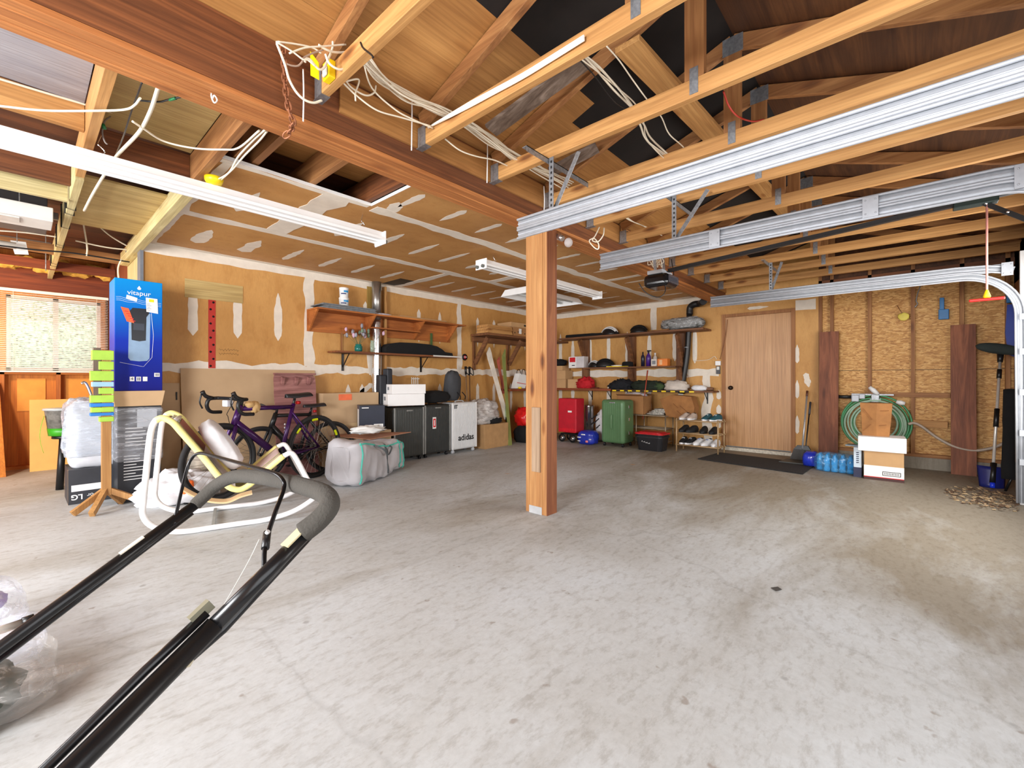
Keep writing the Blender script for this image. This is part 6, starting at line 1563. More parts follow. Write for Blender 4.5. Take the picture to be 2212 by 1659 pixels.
for k, x in enumerate((-0.065, -0.02, 0.025)): g.box(x, x + 0.032, yf - 0.0008, yf - 0.0001, 0.085, 0.125)
g.box(0.105, 0.145, yf - 0.0008, yf - 0.0001, 0.125, 0.16); g.mk('white_panel', WHITE, t)
text('4', 0.036, (-0.049, yf - 0.0012, 0.105), FACE_Y, INK, t)
g = G()
for k in range(5): g.box(0.113 + k * 0.006, 0.116 + k * 0.006, yf - 0.0014, yf - 0.0008, 0.132, 0.154)
g.box(-0.012, -0.006, yf - 0.0014, yf - 0.0008, 0.09, 0.12); g.box(0.0, 0.006, yf - 0.0014, yf - 0.0008, 0.09, 0.12)
g.mk('printed_marks', plain('navy', (30, 34, 70)), t)
t = T('cardboard_box', 'shallow plain tan carton under the tall blue carton', 'cardboard box', (0.71, 5.27, 0.85), 0.0)
g = G(); g.prism([(-0.16, -0.18, 0), (0.16, -0.18, 0), (0.18, -0.20, 0.134), (-0.175, -0.20, 0.134)], (0, 0.36, 0)); g.mk('body', plain('carton_light', (206, 172, 132), 0.8, var=0.04), t)
t = T('printed_carton', 'black carton with small white print in the stack under the shallow tan carton', 'cardboard box', (0.72, 5.27, 0), 0.0)
G().box(-0.15, 0.15, -0.15, 0.15, 0, 0.849, 0.003).mk('body', plain('carton_black', (36, 38, 44), 0.5), t)
g = G()
for k in range(9): g.box(-0.11, 0.02 + 0.05 * math.sin(k * 2.3), -0.1508, -0.1501, 0.20 + k * 0.026, 0.206 + k * 0.026)
for k in range(6): g.box(-0.10, 0.06 - 0.02 * (k % 3), -0.1508, -0.1501, 0.50 + k * 0.03, 0.508 + k * 0.03)
g.mk('white_print', WHITE, t)
G().box(-0.02, 0.12, -0.1512, -0.1504, 0.66, 0.82).mk('pale_panel', plain('pale_panel_grey', (190, 196, 204), 0.5), t)
G().box(-0.165, 0.165, -0.165, 0.165, 0.36, 0.84, 0.02, 3).mk('film_band', film('stretch_film', (206, 210, 218), 0.35), t)
t = T('tv_carton', 'upside down black and white electronics carton on the floor under the wrapped appliance', 'cardboard box', (0.44, 5.62, 0), 0.0)
G().box(-0.16, 0.14, -0.22, 0.2, 0, 0.30, 0.003).mk('body', plain('carton_charcoal', (50, 52, 58), 0.5), t)
G().box(-0.16, -0.1595, -0.2205, -0.17, 0, 0.30).mk('side_edge', CARD, t)
G().box(-0.14, 0.09, -0.2212, -0.2203, 0.11, 0.165).mk('white_band', PAPER, t)
text('LG', 0.062, (-0.105, -0.2206, 0.062), (PI / 2, PI, 0), WHITE, t, bold=0.0015)
text('or', 0.045, (-0.02, -0.2206, 0.066), (PI / 2, PI, 0), WHITE, t)
t = T('wrapped_appliance', 'white appliance wrapped in clear film, standing on the dark carton behind the taped stake', 'appliance', (0.47, 5.6, 0.30), 0.0)
G().blob((0.0, 0, 0.28), (0.19, 0.16, 0.30), 0.03, 2, 36, 0.35, 3, flat=0.001).mk('appliance_body', plain('appliance_white', (214, 216, 222), 0.4), t)
G().box(0.06, 0.11, -0.165, -0.155, 0.32, 0.40, 0.004).mk('control', plain('control_grey', (120, 124, 132), 0.4), t)
G().blob((0.0, 0, 0.33), (0.215, 0.185, 0.28), 0.10, 4, 44, 0.4, 5, flat=0.10, crease=0.7).mk('film_wrap', film('film_wrap', (196, 204, 216), 0.55), t)
# taped stake
t = T('taped_stake', 'wooden stake on splayed feet with green and blue tape round its top', 'stake', (0.485, 5.00, 0))
ST = wood('stake_wood', (196, 150, 92), (160, 112, 60), 'Z', 0.2)
G().box(0.455, 0.515, 4.97, 5.03, 0.12, 1.33, 0.002).mk('pole', ST, t)
for (a, b) in (((0.485, 5.0, 0.17), (0.28, 4.93, 0.02)), ((0.485, 5.0, 0.17), (0.38, 4.80, 0.02)), ((0.485, 5.0, 0.17), (0.74, 4.92, 0.02)), ((0.485, 5.0, 0.17), (0.60, 5.1, 0.02))):
    G().bar(a, b, 0.035, 0.045, bev=0.001).mk('foot', ST, t)
G().box(0.405, 0.45, 4.97, 5.0, 0.82, 1.345, 0.002).mk('spare_stick', WEATH('Z'), t)
TG, TB_ = plain('tape_green', (160, 200, 70), 0.6), plain('tape_blue', (40, 120, 200), 0.6)
for k, (z0, z1, m, x0) in enumerate(((1.25, 1.33, TG, 0.41), (1.17, 1.24, TG, 0.45), (1.08, 1.16, TG, 0.40), (1.03, 1.07, plain('tape_paleblue', (150, 190, 210), 0.6), 0.41), (0.97, 1.02, TG, 0.45), (0.90, 0.96, TG, 0.40), (0.865, 0.895, TB_, 0.40), (0.82, 0.86, TG, 0.405), (0.79, 0.815, TB_, 0.40), (0.74, 0.78, TG, 0.455))):
    G().box(x0 - 0.015, 0.53, 4.96, 5.04, z0 - 0.005, z1 - 0.005, 0.004).mk('tape', m, t)
single('metal_rod', G().tube(smooth([P(176, 829, Y=5.6), P(182, 826, Y=5.6), P(188, 832, Y=5.6), P(198, 856, Y=5.6), P(205, 880, Y=5.6)], 4), 0.012, 8), CHROME, 'bent shiny metal rod sticking up left of the taped stake', 'rod')
# paint tub with green handle on black stool
t = T('stool', 'black stool leg and seat at the far side of the wrapped appliance', 'stool', (0.33, 6.3, 0))
G().lathe([(0, 0.50), (0.12, 0.50), (0.12, 0.53), (0, 0.53)], (0.33, 6.3, 0), 22).mk('seat', BLK, t)
for a in (0.8, 2.3, 3.9, 5.4): G().cyl((0.33 + 0.09 * math.cos(a), 6.3 + 0.09 * math.sin(a), 0), (0.33 + 0.06 * math.cos(a), 6.3 + 0.06 * math.sin(a), 0.5), 0.03, 0.025, seg=10).mk('leg', BLK, t)
t = T('paint_bucket', 'printed bucket with a bright green base band and ribbon, on the black stool', 'bucket', (0.31, 6.3, 0.531), 0.0)
G().lathe([(0, 0), (0.12, 0), (0.15, 0.25), (0.155, 0.26), (0.15, 0.26), (0, 0.25)], (0, 0, 0), 26).mk('body', plain('bucket_grey', (110, 106, 100), 0.5, var=0.6, scale=14), t)
G().lathe([(0.121, 0.0), (0.1235, 0.0), (0.1325, 0.075), (0.13, 0.075)], (0, 0, 0), 26).mk('green_band', plain('green_bright', (60, 160, 30), 0.4), t)
G().lathe([(0.16, 0.25), (0.165, 0.255), (0.16, 0.27), (0, 0.27)], (0, 0, 0), 26).mk('lid', plain('lid_grey', (176, 180, 180), 0.4), t)
G().sheet(lambda u, v: Vector((-0.15 - 0.03 * math.sin(v * 3), -0.06 + 0.05 * u, 0.2 - 0.36 * v)), 2, 10, 0.003).mk('green_ribbon', plain('ribbon_green', (110, 190, 40), 0.5), t)
# white dust sheet
single('dust_sheet', G().blob((0.95, 4.90, 0.08), (0.27, 0.19, 0.16), 0.35, 1.9, 48, 0.9, 41, flat=0.003, crease=1.0, octv=3), plain('sheet_white', (226, 226, 230), 0.8), 'crumpled white dust sheet on the floor right of the taped stake', 'dust sheet')
# things behind the rocking chair
t = T('rubble_sack', 'clear plastic sack with red print behind the left front wheel', 'sack', (1.08, 5.15, 0))
G().blob((1.24, 5.24, 0.24), (0.15, 0.10, 0.25), 0.15, 3, 32, 0.8, 43, flat=0.002, crease=0.7).mk('sack_body', plain('sack_brown', (168, 156, 140), 0.4, var=0.5), t)
G().blob((1.24, 5.18, 0.38), (0.10, 0.05, 0.02), 0.4, 6, 20).mk('red_print', plain('print_dull_red', (176, 90, 96), 0.5), t)
t = T('hand_tool', 'orange and black power tool on the floor under the rocking chair', 'power tool', (1.0, 4.72, 0))
G().box(0.94, 1.03, 4.68, 4.78, 0.13, 0.20, 0.02).mk('body', plain('tool_orange', (246, 110, 40), 0.4), t)
G().box(0.95, 0.99, 4.70, 4.76, 0.03, 0.14, 0.012).mk('handle', plain('tool_orange', (246, 110, 40)), t)
G().box(0.95, 1.16, 4.67, 4.80, 0.0, 0.045, 0.012).mk('base', BLK, t)
G().bar((1.03, 4.73, 0.10), (1.16, 4.73, 0.09), 0.04, 0.035, bev=0.008).mk('yellow_part', plain('tool_yellow', (214, 190, 40), 0.4), t)

# ---------------------------------------------------------------- duffel
DU = plain('duffel_grey', (188, 186, 190), 0.5, var=0.1, scale=4, bmp=1.0, bscale=6)
TEAL = plain('teal_piping', (80, 200, 180), 0.5)
t = T('duffel_bag', 'large wrinkled grey duffel bag with teal piping on the floor before the suitcases', 'duffel bag', (2.60, 4.50, 0), 0.50)
def hull(u, v):
    """u 0..1 along the length, v 0..1 round the section"""
    x = (u - 0.5) * 1.02
    e = (1 - abs(2 * u - 1) ** 9) ** 0.4
    top = 0.47 - 0.13 * u + 0.02 * math.sin(u * 9)
    a = 2 * PI * v
    cy, cz = math.copysign(abs(math.cos(a)) ** 0.45, math.cos(a)), math.copysign(abs(math.sin(a)) ** 0.45, math.sin(a))
    q = 1 + 0.10 * noise.fractal(Vector((x * 4, cy * 1.6, cz * 1.6)), 1, 2, 5) + 0.16 * (0.3 - abs(noise.noise(Vector((x * 5, cy * 2.2, cz * 2.2)))))
    return Vector((x * (1 + 0.03 * math.sin(cz * 4 + cy * 3)), cy * 0.215 * q * (0.5 + 0.5 * e), max(0.004, top / 2 + cz * top / 2 * q * (0.75 + 0.25 * e))))
g = G(); n1, n2 = 60, 56
rows = [[g.bm.verts.new(hull(i / n1, j / n2)) for j in range(n2)] for i in range(n1 + 1)]
for i in range(n1):
    for j in range(n2):
        f_ = g.bm.faces.new((rows[i][j], rows[i + 1][j], rows[i + 1][(j + 1) % n2], rows[i][(j + 1) % n2])); f_.smooth = True
for rw, rev in ((rows[0], True), (rows[-1], False)): g.bm.faces.new(rw[::-1] if rev else rw)
g.mk('bag_body', DU, t)
def onh(u, v, o=0.006):
    p = hull(u, v); c = Vector((p.x, 0, 0.2)); return p + (p - c).normalized() * o
for lst in ([(0.05 + 0.9 * k / 24, 0.40) for k in range(25)], [(0.06, 0.38 + 0.24 * k / 12) for k in range(13)], [(0.94, 0.38 + 0.24 * k / 12) for k in range(13)]):
    G().tube([onh(*p) for p in lst], 0.008, 6).mk('piping', TEAL, t)
for u0 in (0.50, 0.78):
    G().sheet(lambda u, v, u0=u0: onh(u0 + 0.025 * u + 0.04 * v, 0.36 + 0.22 * v, 0.008), 2, 14, 0.003).mk('strap', TEAL if u0 > .6 else plain('strap_grey', (90, 96, 100), 0.6), t)
G().tube(smooth([onh(0.3, 0.41, 0.01), onh(0.36, 0.47, 0.05), onh(0.46, 0.49, 0.06), onh(0.56, 0.45, 0.05), onh(0.6, 0.41, 0.01)], 5), 0.009, 8).mk('handle', plain('strap_grey', (90, 96, 100)), t)
single('card_flap', G().prism([P(690, 940, X=2.45), P(700, 936, X=2.7) + Vector((0, .0, .0)), P(888, 934, X=3.25), P(800, 950, X=2.7)], (0, 0, 0.006)), plain('card_red_brown', (170, 120, 92), 0.7), 'flat brown card lying across the duffel bag', 'cardboard sheet')
single('white_cloth', G().blob((2.72, 4.72, 0.50), (0.20, 0.13, 0.05), 0.35, 3, 30, 1, 51, flat=0.455), plain('cloth_white', (230, 230, 228), 0.8), 'white cloth bundled on top of the duffel bag', 'cloth')
t = rbox('base_carton', 'plain carton mostly hidden behind the duffel bag', 'cardboard box', (2.98, 5.07, 0), 0.40, 0.26, 0.45, 0.0, CARDP)
t = rbox('navy_carton', 'navy carton with white labels standing behind the duffel bag', 'box', (2.94, 5.02, 0.451), 0.30, 0.26, 0.32, -0.42, plain('carton_navy', (26, 32, 50), 0.4))
G().box(-0.1506, -0.1498, -0.07, 0.09, 0.05, 0.27).mk('side_label', PAPER, t)
G().box(-0.1502, -0.1499, -0.13, 0.13, 0.0, 0.32).mk('grey_side', plain('carton_mauve', (74, 68, 84), 0.5), t)
G().box(0.02, 0.13, -0.1308, -0.1301, 0.02, 0.09).mk('barcode_label', PAPER, t)
g = G()
for k in range(8): g.box(0.03 + k * 0.011, 0.034 + k * 0.011, -0.1314, -0.1308, 0.03, 0.08)
g.mk('barcode', plain('print_grey', (130, 134, 140)), t)
G().box(-0.12, -0.04, -0.1308, -0.1301, 0.285, 0.295).mk('top_print', WHITE, t)

# ---------------------------------------------------------------- bicycles
def bicycle(label, rear, rz, frame, s=1.0, drop=True, turn=-0.5, marks=True, wb=1.03):
    t = T('bicycle', label, 'bicycle', (rear[0], rear[1], 0), rz, 'bicycles by the drywall')
    t.scale = (s, s, s)
    FRM = frame
    def wheel(c, M, nm):
        g = G()
        ring = [M @ Vector((c[0] + 0.325 * math.cos(2 * PI * k / 56), 0, c[1] + 0.325 * math.sin(2 * PI * k / 56))) for k in range(56)]
        w = G().tube(ring, 0.023, 10, True).mk('tyre', plain('tyre_black', (34, 34, 36), 0.7), t); w.name = nm
        G().tube([M @ Vector((c[0] + 0.298 * math.cos(2 * PI * k / 56), 0, c[1] + 0.298 * math.sin(2 * PI * k / 56))) for k in range(56)], 0.010, 8, True).mk('rim', plain('rim_black', (30, 30, 32), 0.3), w)
        g = G()
        for k in range(28):
            a = 2 * PI * k / 28 + (0.25 if k % 2 else -0.25); b = 2 * PI * k / 28; sd = 0.022 * (-1) ** k
            g.cyl(M @ Vector((c[0] + 0.02 * math.cos(a), sd, c[1] + 0.02 * math.sin(a))), M @ Vector((c[0] + 0.295 * math.cos(b), 0, c[1] + 0.295 * math.sin(b))), 0.0017, seg=4)
        g.mk('spokes', plain('spoke', (170, 160, 150), 0.3, 0.7), w)
        G().tube([M @ Vector((c[0], -0.035, c[1])), M @ Vector((c[0], 0.035, c[1]))], 0.018, 12).mk('hub', BLK, w)
        if marks and nm == 'rear_wheel':
            for a in (0.6, 1.4, 2.6, 3.7, 5.3):
                G().tube([M @ Vector((c[0] + 0.30 * math.cos(a + q), 0.016, c[1] + 0.30 * math.sin(a + q))) for q in (0, 0.07, 0.14, 0.21)], 0.014, 6).mk('yellow_mark', plain('mark_lime', (214, 226, 20), 0.4), w)
        return w
    I = Matrix.Identity(4)
    wheel((0, 0.345), I, 'rear_wheel')
    hb, ht = Vector((wb - 0.13, 0, 0.66)), Vector((wb - 0.19, 0, 0.84))
    ax = (ht - hb).normalized()
    M = Matrix.Translation(hb) @ Matrix.Rotation(turn, 4, ax) @ Matrix.Translation(-hb)
    wheel((wb, 0.345), M, 'front_wheel')
    BB, SC_ = Vector((0.43, 0, 0.29)), Vector((0.285, 0, 0.80))
    def tb(a, b, r0, r1=None, nm='tube', flat=1.0): G().tube([a, (Vector(a) + Vector(b)) / 2, b], [r0 * 1.2, (r0 + (r1 or r0)) / 2 * 1.2, (r1 or r0) * 1.2], 12, flat=flat).mk(nm, FRM, t)
    tb(SC_, ht - ax * 0.03, 0.017, 0.02, 'top_tube'); tb(BB, hb + ax * 0.03, 0.03, 0.028, 'down_tube'); tb(BB, SC_ + Vector((-0.01, 0, 0.03)), 0.018, 0.017, 'seat_tube'); tb(hb, ht, 0.027, 0.024, 'head_tube')
    for sy in (-1, 1):
        tb((0.41, sy * 0.025, 0.29), (0, sy * 0.06, 0.345), 0.011, 0.009, 'chain_stay'); tb((0.30, sy * 0.015, 0.74), (0, sy * 0.06, 0.345), 0.009, 0.008, 'seat_stay')
        a, b, c = hb + Vector((0, sy * 0.02, -0.005)), Vector((wb - 0.09, sy * 0.045, 0.55)), Vector((wb, sy * 0.05, 0.345))
        G().tube([M @ p for p in smooth([a, b, c], 5)], [0.02] * 4 + [0.017] * 4 + [0.012] * 3, 10).mk('fork_blade', FRM, t)
    G().tube([SC_, (0.255, 0, 0.91)], 0.0135, 12).mk('seat_post', BLK, t)
    g = G()
    def sd(u, v):
        q = u; x = 0.10 + 0.27 * q; w = 0.07 * (1 - q) ** 0.8 + 0.017; a = PI * v
        return Vector((x, math.cos(a) * w, 0.915 + 0.02 * math.sin(a) + 0.014 * (1 - q) ** 2 - 0.02 * abs(math.cos(a)) ** 3))
    g.sheet(sd, 14, 10, 0.008); sdl = g.mk('saddle', plain('saddle_black', (28, 28, 32), 0.5), t)
    for sy in (-1, 1): G().tube(smooth([(0.14, sy * 0.03, 0.915), (0.2, sy * 0.022, 0.895), (0.28, sy * 0.02, 0.893), (0.34, sy * 0.008, 0.912)], 3), 0.0035, 6).mk('saddle_rail', CHROME, sdl)
    # stem and bars
    st = ax * 0.05; hc = ht + st + Vector((0.09, 0, 0.02))
    G().tube([M @ (ht - ax * 0.01), M @ (ht + st), M @ hc], [0.02, 0.019, 0.016], 12).mk('stem', BLK, t)
    if drop:
        for sy in (-1, 1):
            bp = smooth([hc, hc + Vector((0, sy * 0.17, 0)), hc + Vector((0.03, sy * 0.205, 0.0)), hc + Vector((0.085, sy * 0.21, -0.01)), hc + Vector((0.10, sy * 0.215, -0.07)), hc + Vector((0.06, sy * 0.22, -0.125)), hc + Vector((-0.04, sy * 0.225, -0.135))], 5)
            G().tube([M @ p for p in bp], 0.0165, 10).mk('handlebar', BLK, t)
            G().tube([M @ p for p in smooth([hc + Vector((0.05, sy * 0.21, 0.0)), hc + Vector((0.11, sy * 0.212, 0.02)), hc + Vector((0.145, sy * 0.21, 0.065))], 4)], [0.018] * 5 + [0.016, 0.016, 0.018, 0.02], 10).mk('brake_hood', BLK, t)
            G().tube([M @ p for p in smooth([hc + Vector((0.15, sy * 0.21, 0.045)), hc + Vector((0.165, sy * 0.213, -0.03)), hc + Vector((0.14, sy * 0.215, -0.09))], 4)], 0.007, 8).mk('brake_lever', BLK, t)
        G().box(-0.03, 0.03, -0.035, 0.035, -0.03, 0.03, 0.008, M=M @ Matrix.Translation(hc + Vector((0.05, 0, -0.04)))).mk('head_light', plain('light_pale', (214, 216, 226), 0.2), t)
        G().tube([M @ p for p in smooth([hc + Vector((0.12, 0.2, 0)), hc + Vector((0.12, 0.1, -0.12)), hc + Vector((0.06, 0.02, -0.16)), hb + Vector((0.04, 0, 0.0))], 5)], 0.003, 5).mk('brake_cable', BLK, t)
    else:
        G().tube([M @ (hc + Vector((-0.03, -0.29, 0.02))), M @ hc, M @ (hc + Vector((-0.03, 0.29, 0.02)))], 0.012, 10).mk('handlebar', BLK, t)
        for sy in (-1, 1): G().tube([M @ (hc + Vector((-0.019, sy * 0.18, 0.012))), M @ (hc + Vector((-0.031, sy * 0.30, 0.021)))], 0.018, 10).mk('grip', plain('grip_grey', (54, 58, 62), 0.6), t)
    # drivetrain
    G().lathe([(0, -0.004), (0.09, -0.004), (0.095, 0), (0.09, 0.004), (0, 0.004)], BB + Vector((0, -0.045, 0)), 28, Matrix.Rotation(PI / 2, 4, 'X')).mk('chainring', plain('steel_dark', (70, 70, 72), 0.4, 0.7), t)
    for k in range(5): G().lathe([(0, -0.001), (0.05 - k * 0.007, -0.001), (0.05 - k * 0.007, 0.001), (0, 0.001)], Vector((0, -0.028 - k * 0.004, 0.345)), 20, Matrix.Rotation(PI / 2, 4, 'X')).mk('sprocket', plain('steel_dark', (70, 70, 72)), t)
    for sy, dz in ((-1, -0.15), (1, 0.15)):
        G().bar(BB + Vector((0, sy * 0.06, 0)), BB + Vector((0.06, sy * 0.065, dz)), 0.012, 0.022, up=(1, 0, 0)).mk('crank_arm', BLK, t)
        G().box(-0.045, 0.045, -0.035, 0.035, -0.01, 0.01, 0.004, M=Matrix.Translation(BB + Vector((0.06, sy * 0.115, dz)))).mk('pedal', BLK, t)
    ch = [BB + Vector((0.0, -0.045, 0.09)), Vector((0, -0.04, 0.39)), Vector((-0.045, -0.04, 0.345)), Vector((0, -0.04, 0.30)), BB + Vector((0.0, -0.045, -0.09)), BB + Vector((0.09, -0.045, 0))]
    G().tube(ch, 0.0045, 6, True).mk('chain', plain('steel_dark', (70, 70, 72)), t)
    G().box(-0.03, 0.02, -0.06, -0.035, 0.20, 0.29, 0.008).mk('derailleur', BLK, t)
    G().tube([(0.24, 0.0, 0.84), (0.20, 0.0, 0.84)], 0.018, 10).mk('rear_light', plain('light_red', (190, 30, 30), 0.3), t)
    return t
PUR = plain('frame_purple', (62, 20, 84), 0.25, 0.25, 0.2, 3)
fr, fw = Vector((2.20, 4.92)), Vector((1.15, 4.62))
ang = math.atan2(fw.y - fr.y, fw.x - fr.x)
bk = bicycle('purple road bicycle with black drop bars leaning in front of the cardboard', (fr.x, fr.y), ang, PUR, 1.0, True, 0.05)
g = G()
for k in range(5): g.mat(0).blob((0.36 + 0.0 * k, -0.022, 0.62 - 0.035 * k), (0.010, 0.003, 0.011), 0, 1, 10)
for k in range(3): g.blob((0.855 + 0.008 * k, -0.027, 0.79 - 0.035 * k), (0.010, 0.003, 0.011), 0, 1, 10)
g.mk('white_decals', WHITE, bk)
G().blob((0.70, 0.0, 0.82), (0.045, 0.04, 0.055), 0.3, 3, 20, 1, 6, crease=0.8).mk('tan_glove', plain('glove_tan', (214, 176, 120), 0.8), bk)
G().blob((0.76, 0.01, 0.845), (0.05, 0.03, 0.03), 0.3, 3, 18, 1, 7).mk('tan_glove', plain('glove_tan', (214, 176, 120)), bk)
bicycle('smaller black bicycle mostly hidden behind the purple one', (2.46, 5.10), PI + 0.02, plain('frame_black', (28, 28, 30), 0.3), 0.86, False, 0.1, False, wb=0.90)

# ---------------------------------------------------------------- rocking chair
c0 = Vector((0.852, 3.75, 0)); ed = Vector((0.9627, -0.2707, 0)); nn = Vector((0.2707, 0.9627, 0)); OFF = Vector((0.15, 0.533, 0))
near_px = [(351, 903), (372, 912), (392, 934), (434, 982), (478, 1036), (504, 1056), (532, 1052), (580, 1012), (612, 985), (630, 979), (645, 1000), (662, 1032), (677, 1056), (684, 1068), (668, 1084), (630, 1106), (575, 1127), (520, 1139), (460, 1146), (400, 1148), (358, 1146), (325, 1134), (309, 1112), (310, 1080), (316, 1020), (322, 960), (328, 925), (337, 908)]
near = [PP(x, y, c0, nn) for x, y in near_px]
for p in near: p.z = max(p.z, 0.021)
ti = near
t = T('rocking_chair', 'white tubular rocking lounge chair with yellow upper tubing and striped slats', 'rocking chair', (0.95, 4.0, 0))
WT, YT = plain('tube_white', (238, 238, 240), 0.35), plain('tube_pale_yellow', (240, 232, 150), 0.45)
for o_, nm in ((Vector(), 'side_frame'), (OFF, 'side_frame')):
    pts = [p + o_ for p in near]
    wht = smooth(pts[8:] + [pts[0] + (pts[-1] - pts[0]) * 0.3], 5)
    f_ = G().tube(wht, 0.019, 14).mk(nm, WT, t)
    yl = smooth([pts[-1], pts[0]] + pts[1:9], 5)
    G().tube(yl, 0.0215, 14).mk('padded_rail', YT, f_)
g = G(); rail_pts = smooth(near[0:9], 8); N_ = len(rail_pts)
strip_cols = [plain('strap_rose', (176, 108, 96), 0.6), plain('strap_olive', (150, 150, 92), 0.6), plain('strap_pink', (232, 206, 200), 0.6), plain('strap_white', (232, 228, 226), 0.6)]
for k0, k1, mm in ((2, 10, 3), (10, 24, 0), (24, 38, 3), (38, 48, 1), (48, N_ - 1, 2)):
    k0, k1 = min(k0, N_ - 1), min(k1, N_ - 1)
    if k1 <= k0: continue
    seg_ = rail_pts[k0:k1 + 1]; m_ = len(seg_) - 1
    G().sheet(lambda u, v: seg_[int(round(u * m_))] + OFF * v + Vector((0, 0, -0.025 * math.sin(PI * v))), m_, 8, 0.006).mk('fabric_panel', strip_cols[mm], t)
for q in (0.2, 0.5, 0.8):
    G().tube([p + OFF * q + Vector((0, 0, -0.016)) for p in rail_pts[2:]], 0.006, 6).mk('webbing_strap', strip_cols[1], t)
pa = (near[18] + near[19]) / 2
G().bar(near[18] + Vector((0, 0, 0.0)), near[18] + OFF, 0.02, 0.02).mk('cross_bar', plain('bar_grey', (150, 152, 150), 0.5), t)
for a in (near[1], near[5]): G().cyl(a, a + OFF, 0.014, seg=12).mk('cross_tube', WT, t)
cpil = (near[3] + near[4]) / 2 + OFF * 0.55 + Vector((0.06, 0, 0.12))
dv = (near[4] - near[3]).normalized()
Mx = Matrix((dv, OFF.normalized(), dv.cross(OFF.normalized()))).transposed().to_4x4()
t2 = T('pillow', 'white striped pillow propped on the rocking chair back', 'pillow', tuple(cpil))
G().blob(cpil, (0.21, 0.18, 0.07), 0.08, 3, 34, 0.6, 61, Mx).mk('pillow_body', plain('pillow_white', (226, 226, 230), 0.8, bmp=0.2), t2)
g = G()
for k in range(-3, 4):
    g.tube([cpil + Mx.to_3x3() @ Vector((0.19 * math.cos(q), k * 0.045, -0.0)) + Vector((0, 0, 0)) + Mx.to_3x3() @ Vector((0, 0, 0.0715 * math.sin(q) * (1 - (k / 4.4) ** 4))) for q in [PI * j / 12 for j in range(1, 12)]], 0.0035, 5)
g.mk('pillow_seam', plain('seam_grey', (190, 190, 198), 0.7), t2)
# bent plywood rest on the floor, under the chair
t = T('curved_wood_rest', 'bent blond plywood piece lying under the rocking chair', 'wooden piece', (1.2, 4.35, 0))
cp = [PP(x, y, c0 + nn * 0.3, nn) for x, y in ((392, 1042), (420, 1062), (450, 1076), (490, 1080), (520, 1066), (545, 1058))]
cp = [Vector((p.x, p.y, max(0.01, p.z * 0.8))) for p in cp]
g = G(); pts = smooth(cp, 5)
for a, b in zip(pts, pts[1:]): g.prism([a, b, b + nn * 0.12, a + nn * 0.12], (0, 0, 0.012))
g.mk('bent_board', plain('birch', (232, 196, 150), 0.5), t)

# ---------------------------------------------------------------- lawn mower
t = T('lawn_mower', 'black push mower handle with a grey foam grip, crossing the lower left corner', 'lawn mower', (0.0, 0.9, 0))
TBm = plain('mower_black', (30, 30, 32), 0.28, 0.3, 0.2, 12)
rT, rB = P(672, 1140, D=0.80), P(250, 1566, D=0.563)
lT, lB = P(425, 1088, D=1.15), P(0, 1400, D=0.872)
def ext(a, b, k): return a + (b - a) * k
rE, lE = ext(rT, rB, 2.7), ext(lT, lB, 2.2)
G().tube([rT, ext(rT, rB, 0.62)], 0.0125, 16).mk('handle_tube', TBm, t)
G().tube([ext(rT, rB, 0.58), rE], 0.0145, 16).mk('handle_tube', TBm, t)
G().tube([lT, ext(lT, lB, 1.0), lE], 0.0125, 16).mk('handle_tube', TBm, t)
dn = Vector((0.006, 0.012, -0.022))
G().tube([ext(rT, rB, 0.02) + dn * 0.6, ext(rT, rB, 0.55) + dn, ext(rT, rB, 0.8) + dn * 0.3], 0.008, 10).mk('inner_tube', TBm, t)
G().tube([ext(rT, rB, 0.56) + Vector((-0.012, 0.014, 0.012)), ext(rT, rB, 0.8) + Vector((-0.02, 0.018, 0.006)), rE + Vector((-0.02, 0.018, 0.0))], 0.007, 10).mk('lower_tube', TBm, t)
G().tube([ext(lT, lB, 0.04) + dn * 0.6, ext(lT, lB, 1.2) + dn], 0.008, 10).mk('inner_tube', TBm, t)
gp = smooth([P(655, 1150, D=0.79), P(690, 1122, D=0.80), P(712, 1092, D=0.815), P(702, 1068, D=0.85), P(660, 1052, D=0.91), P(600, 1037, D=1.00), P(545, 1029, D=1.08), P(505, 1030, D=1.13), P(470, 1046, D=1.16), P(443, 1070, D=1.16), P(422, 1090, D=1.15)], 6)
G().tube(gp, [0.0188 - 0.0033 * k / (len(gp) - 1) for k in range(len(gp))], 20).mk('foam_grip', plain('foam_grey', (66, 63, 58), 0.95, bmp=0.5, bscale=180), t)
G().tube([rT + (rT - rB).normalized() * 0.0, P(655, 1150, D=0.79)], 0.0135, 14).mk('grip_sleeve', TBm, t)
bl = smooth([P(376, 1135, D=1.10), P(384, 1095, D=1.12), P(402, 1020, D=1.16), P(413, 992, D=1.17), P(432, 979, D=1.16), P(480, 990, D=1.10), P(545, 1008, D=1.0), P(592, 1022, D=0.94), P(611, 1037, D=0.92), P(613, 1056, D=0.91), P(597, 1100, D=0.87), P(580, 1150, D=0.84), P(572, 1185, D=0.81), P(570, 1230, D=0.79)], 6)
G().tube(bl, 0.0042, 10).mk('bail_bar', plain('bail_black', (26, 26, 28), 0.2, 0.5), t)
G().tube([P(577, 1150, D=0.84), P(573, 1185, D=0.81)], 0.007, 8).mk('cable_clamp', BLK, t)
G().tube([P(576, 1152, D=0.828), P(580, 1147, D=0.828)], 0.004, 8).mk('cable_end', WHITE, t)
nrm = Vector((-0.5, -0.4, 0.75))
def sticker(a, b, q0, q1, m, nm, w=0.016):
    p, q = ext(a, b, q0), ext(a, b, q1); up = Vector((0, 0, 1)); d = (q - p).normalized(); o = (up - d * up.dot(d)).normalized()
    G().bar(p + o * 0.0125, q + o * 0.0125, w, 0.003, up=o).mk(nm, m, t)
sticker(rT, rB, 0.045, 0.16, plain('label_cream', (196, 184, 146), 0.6), 'cream_label', 0.02)
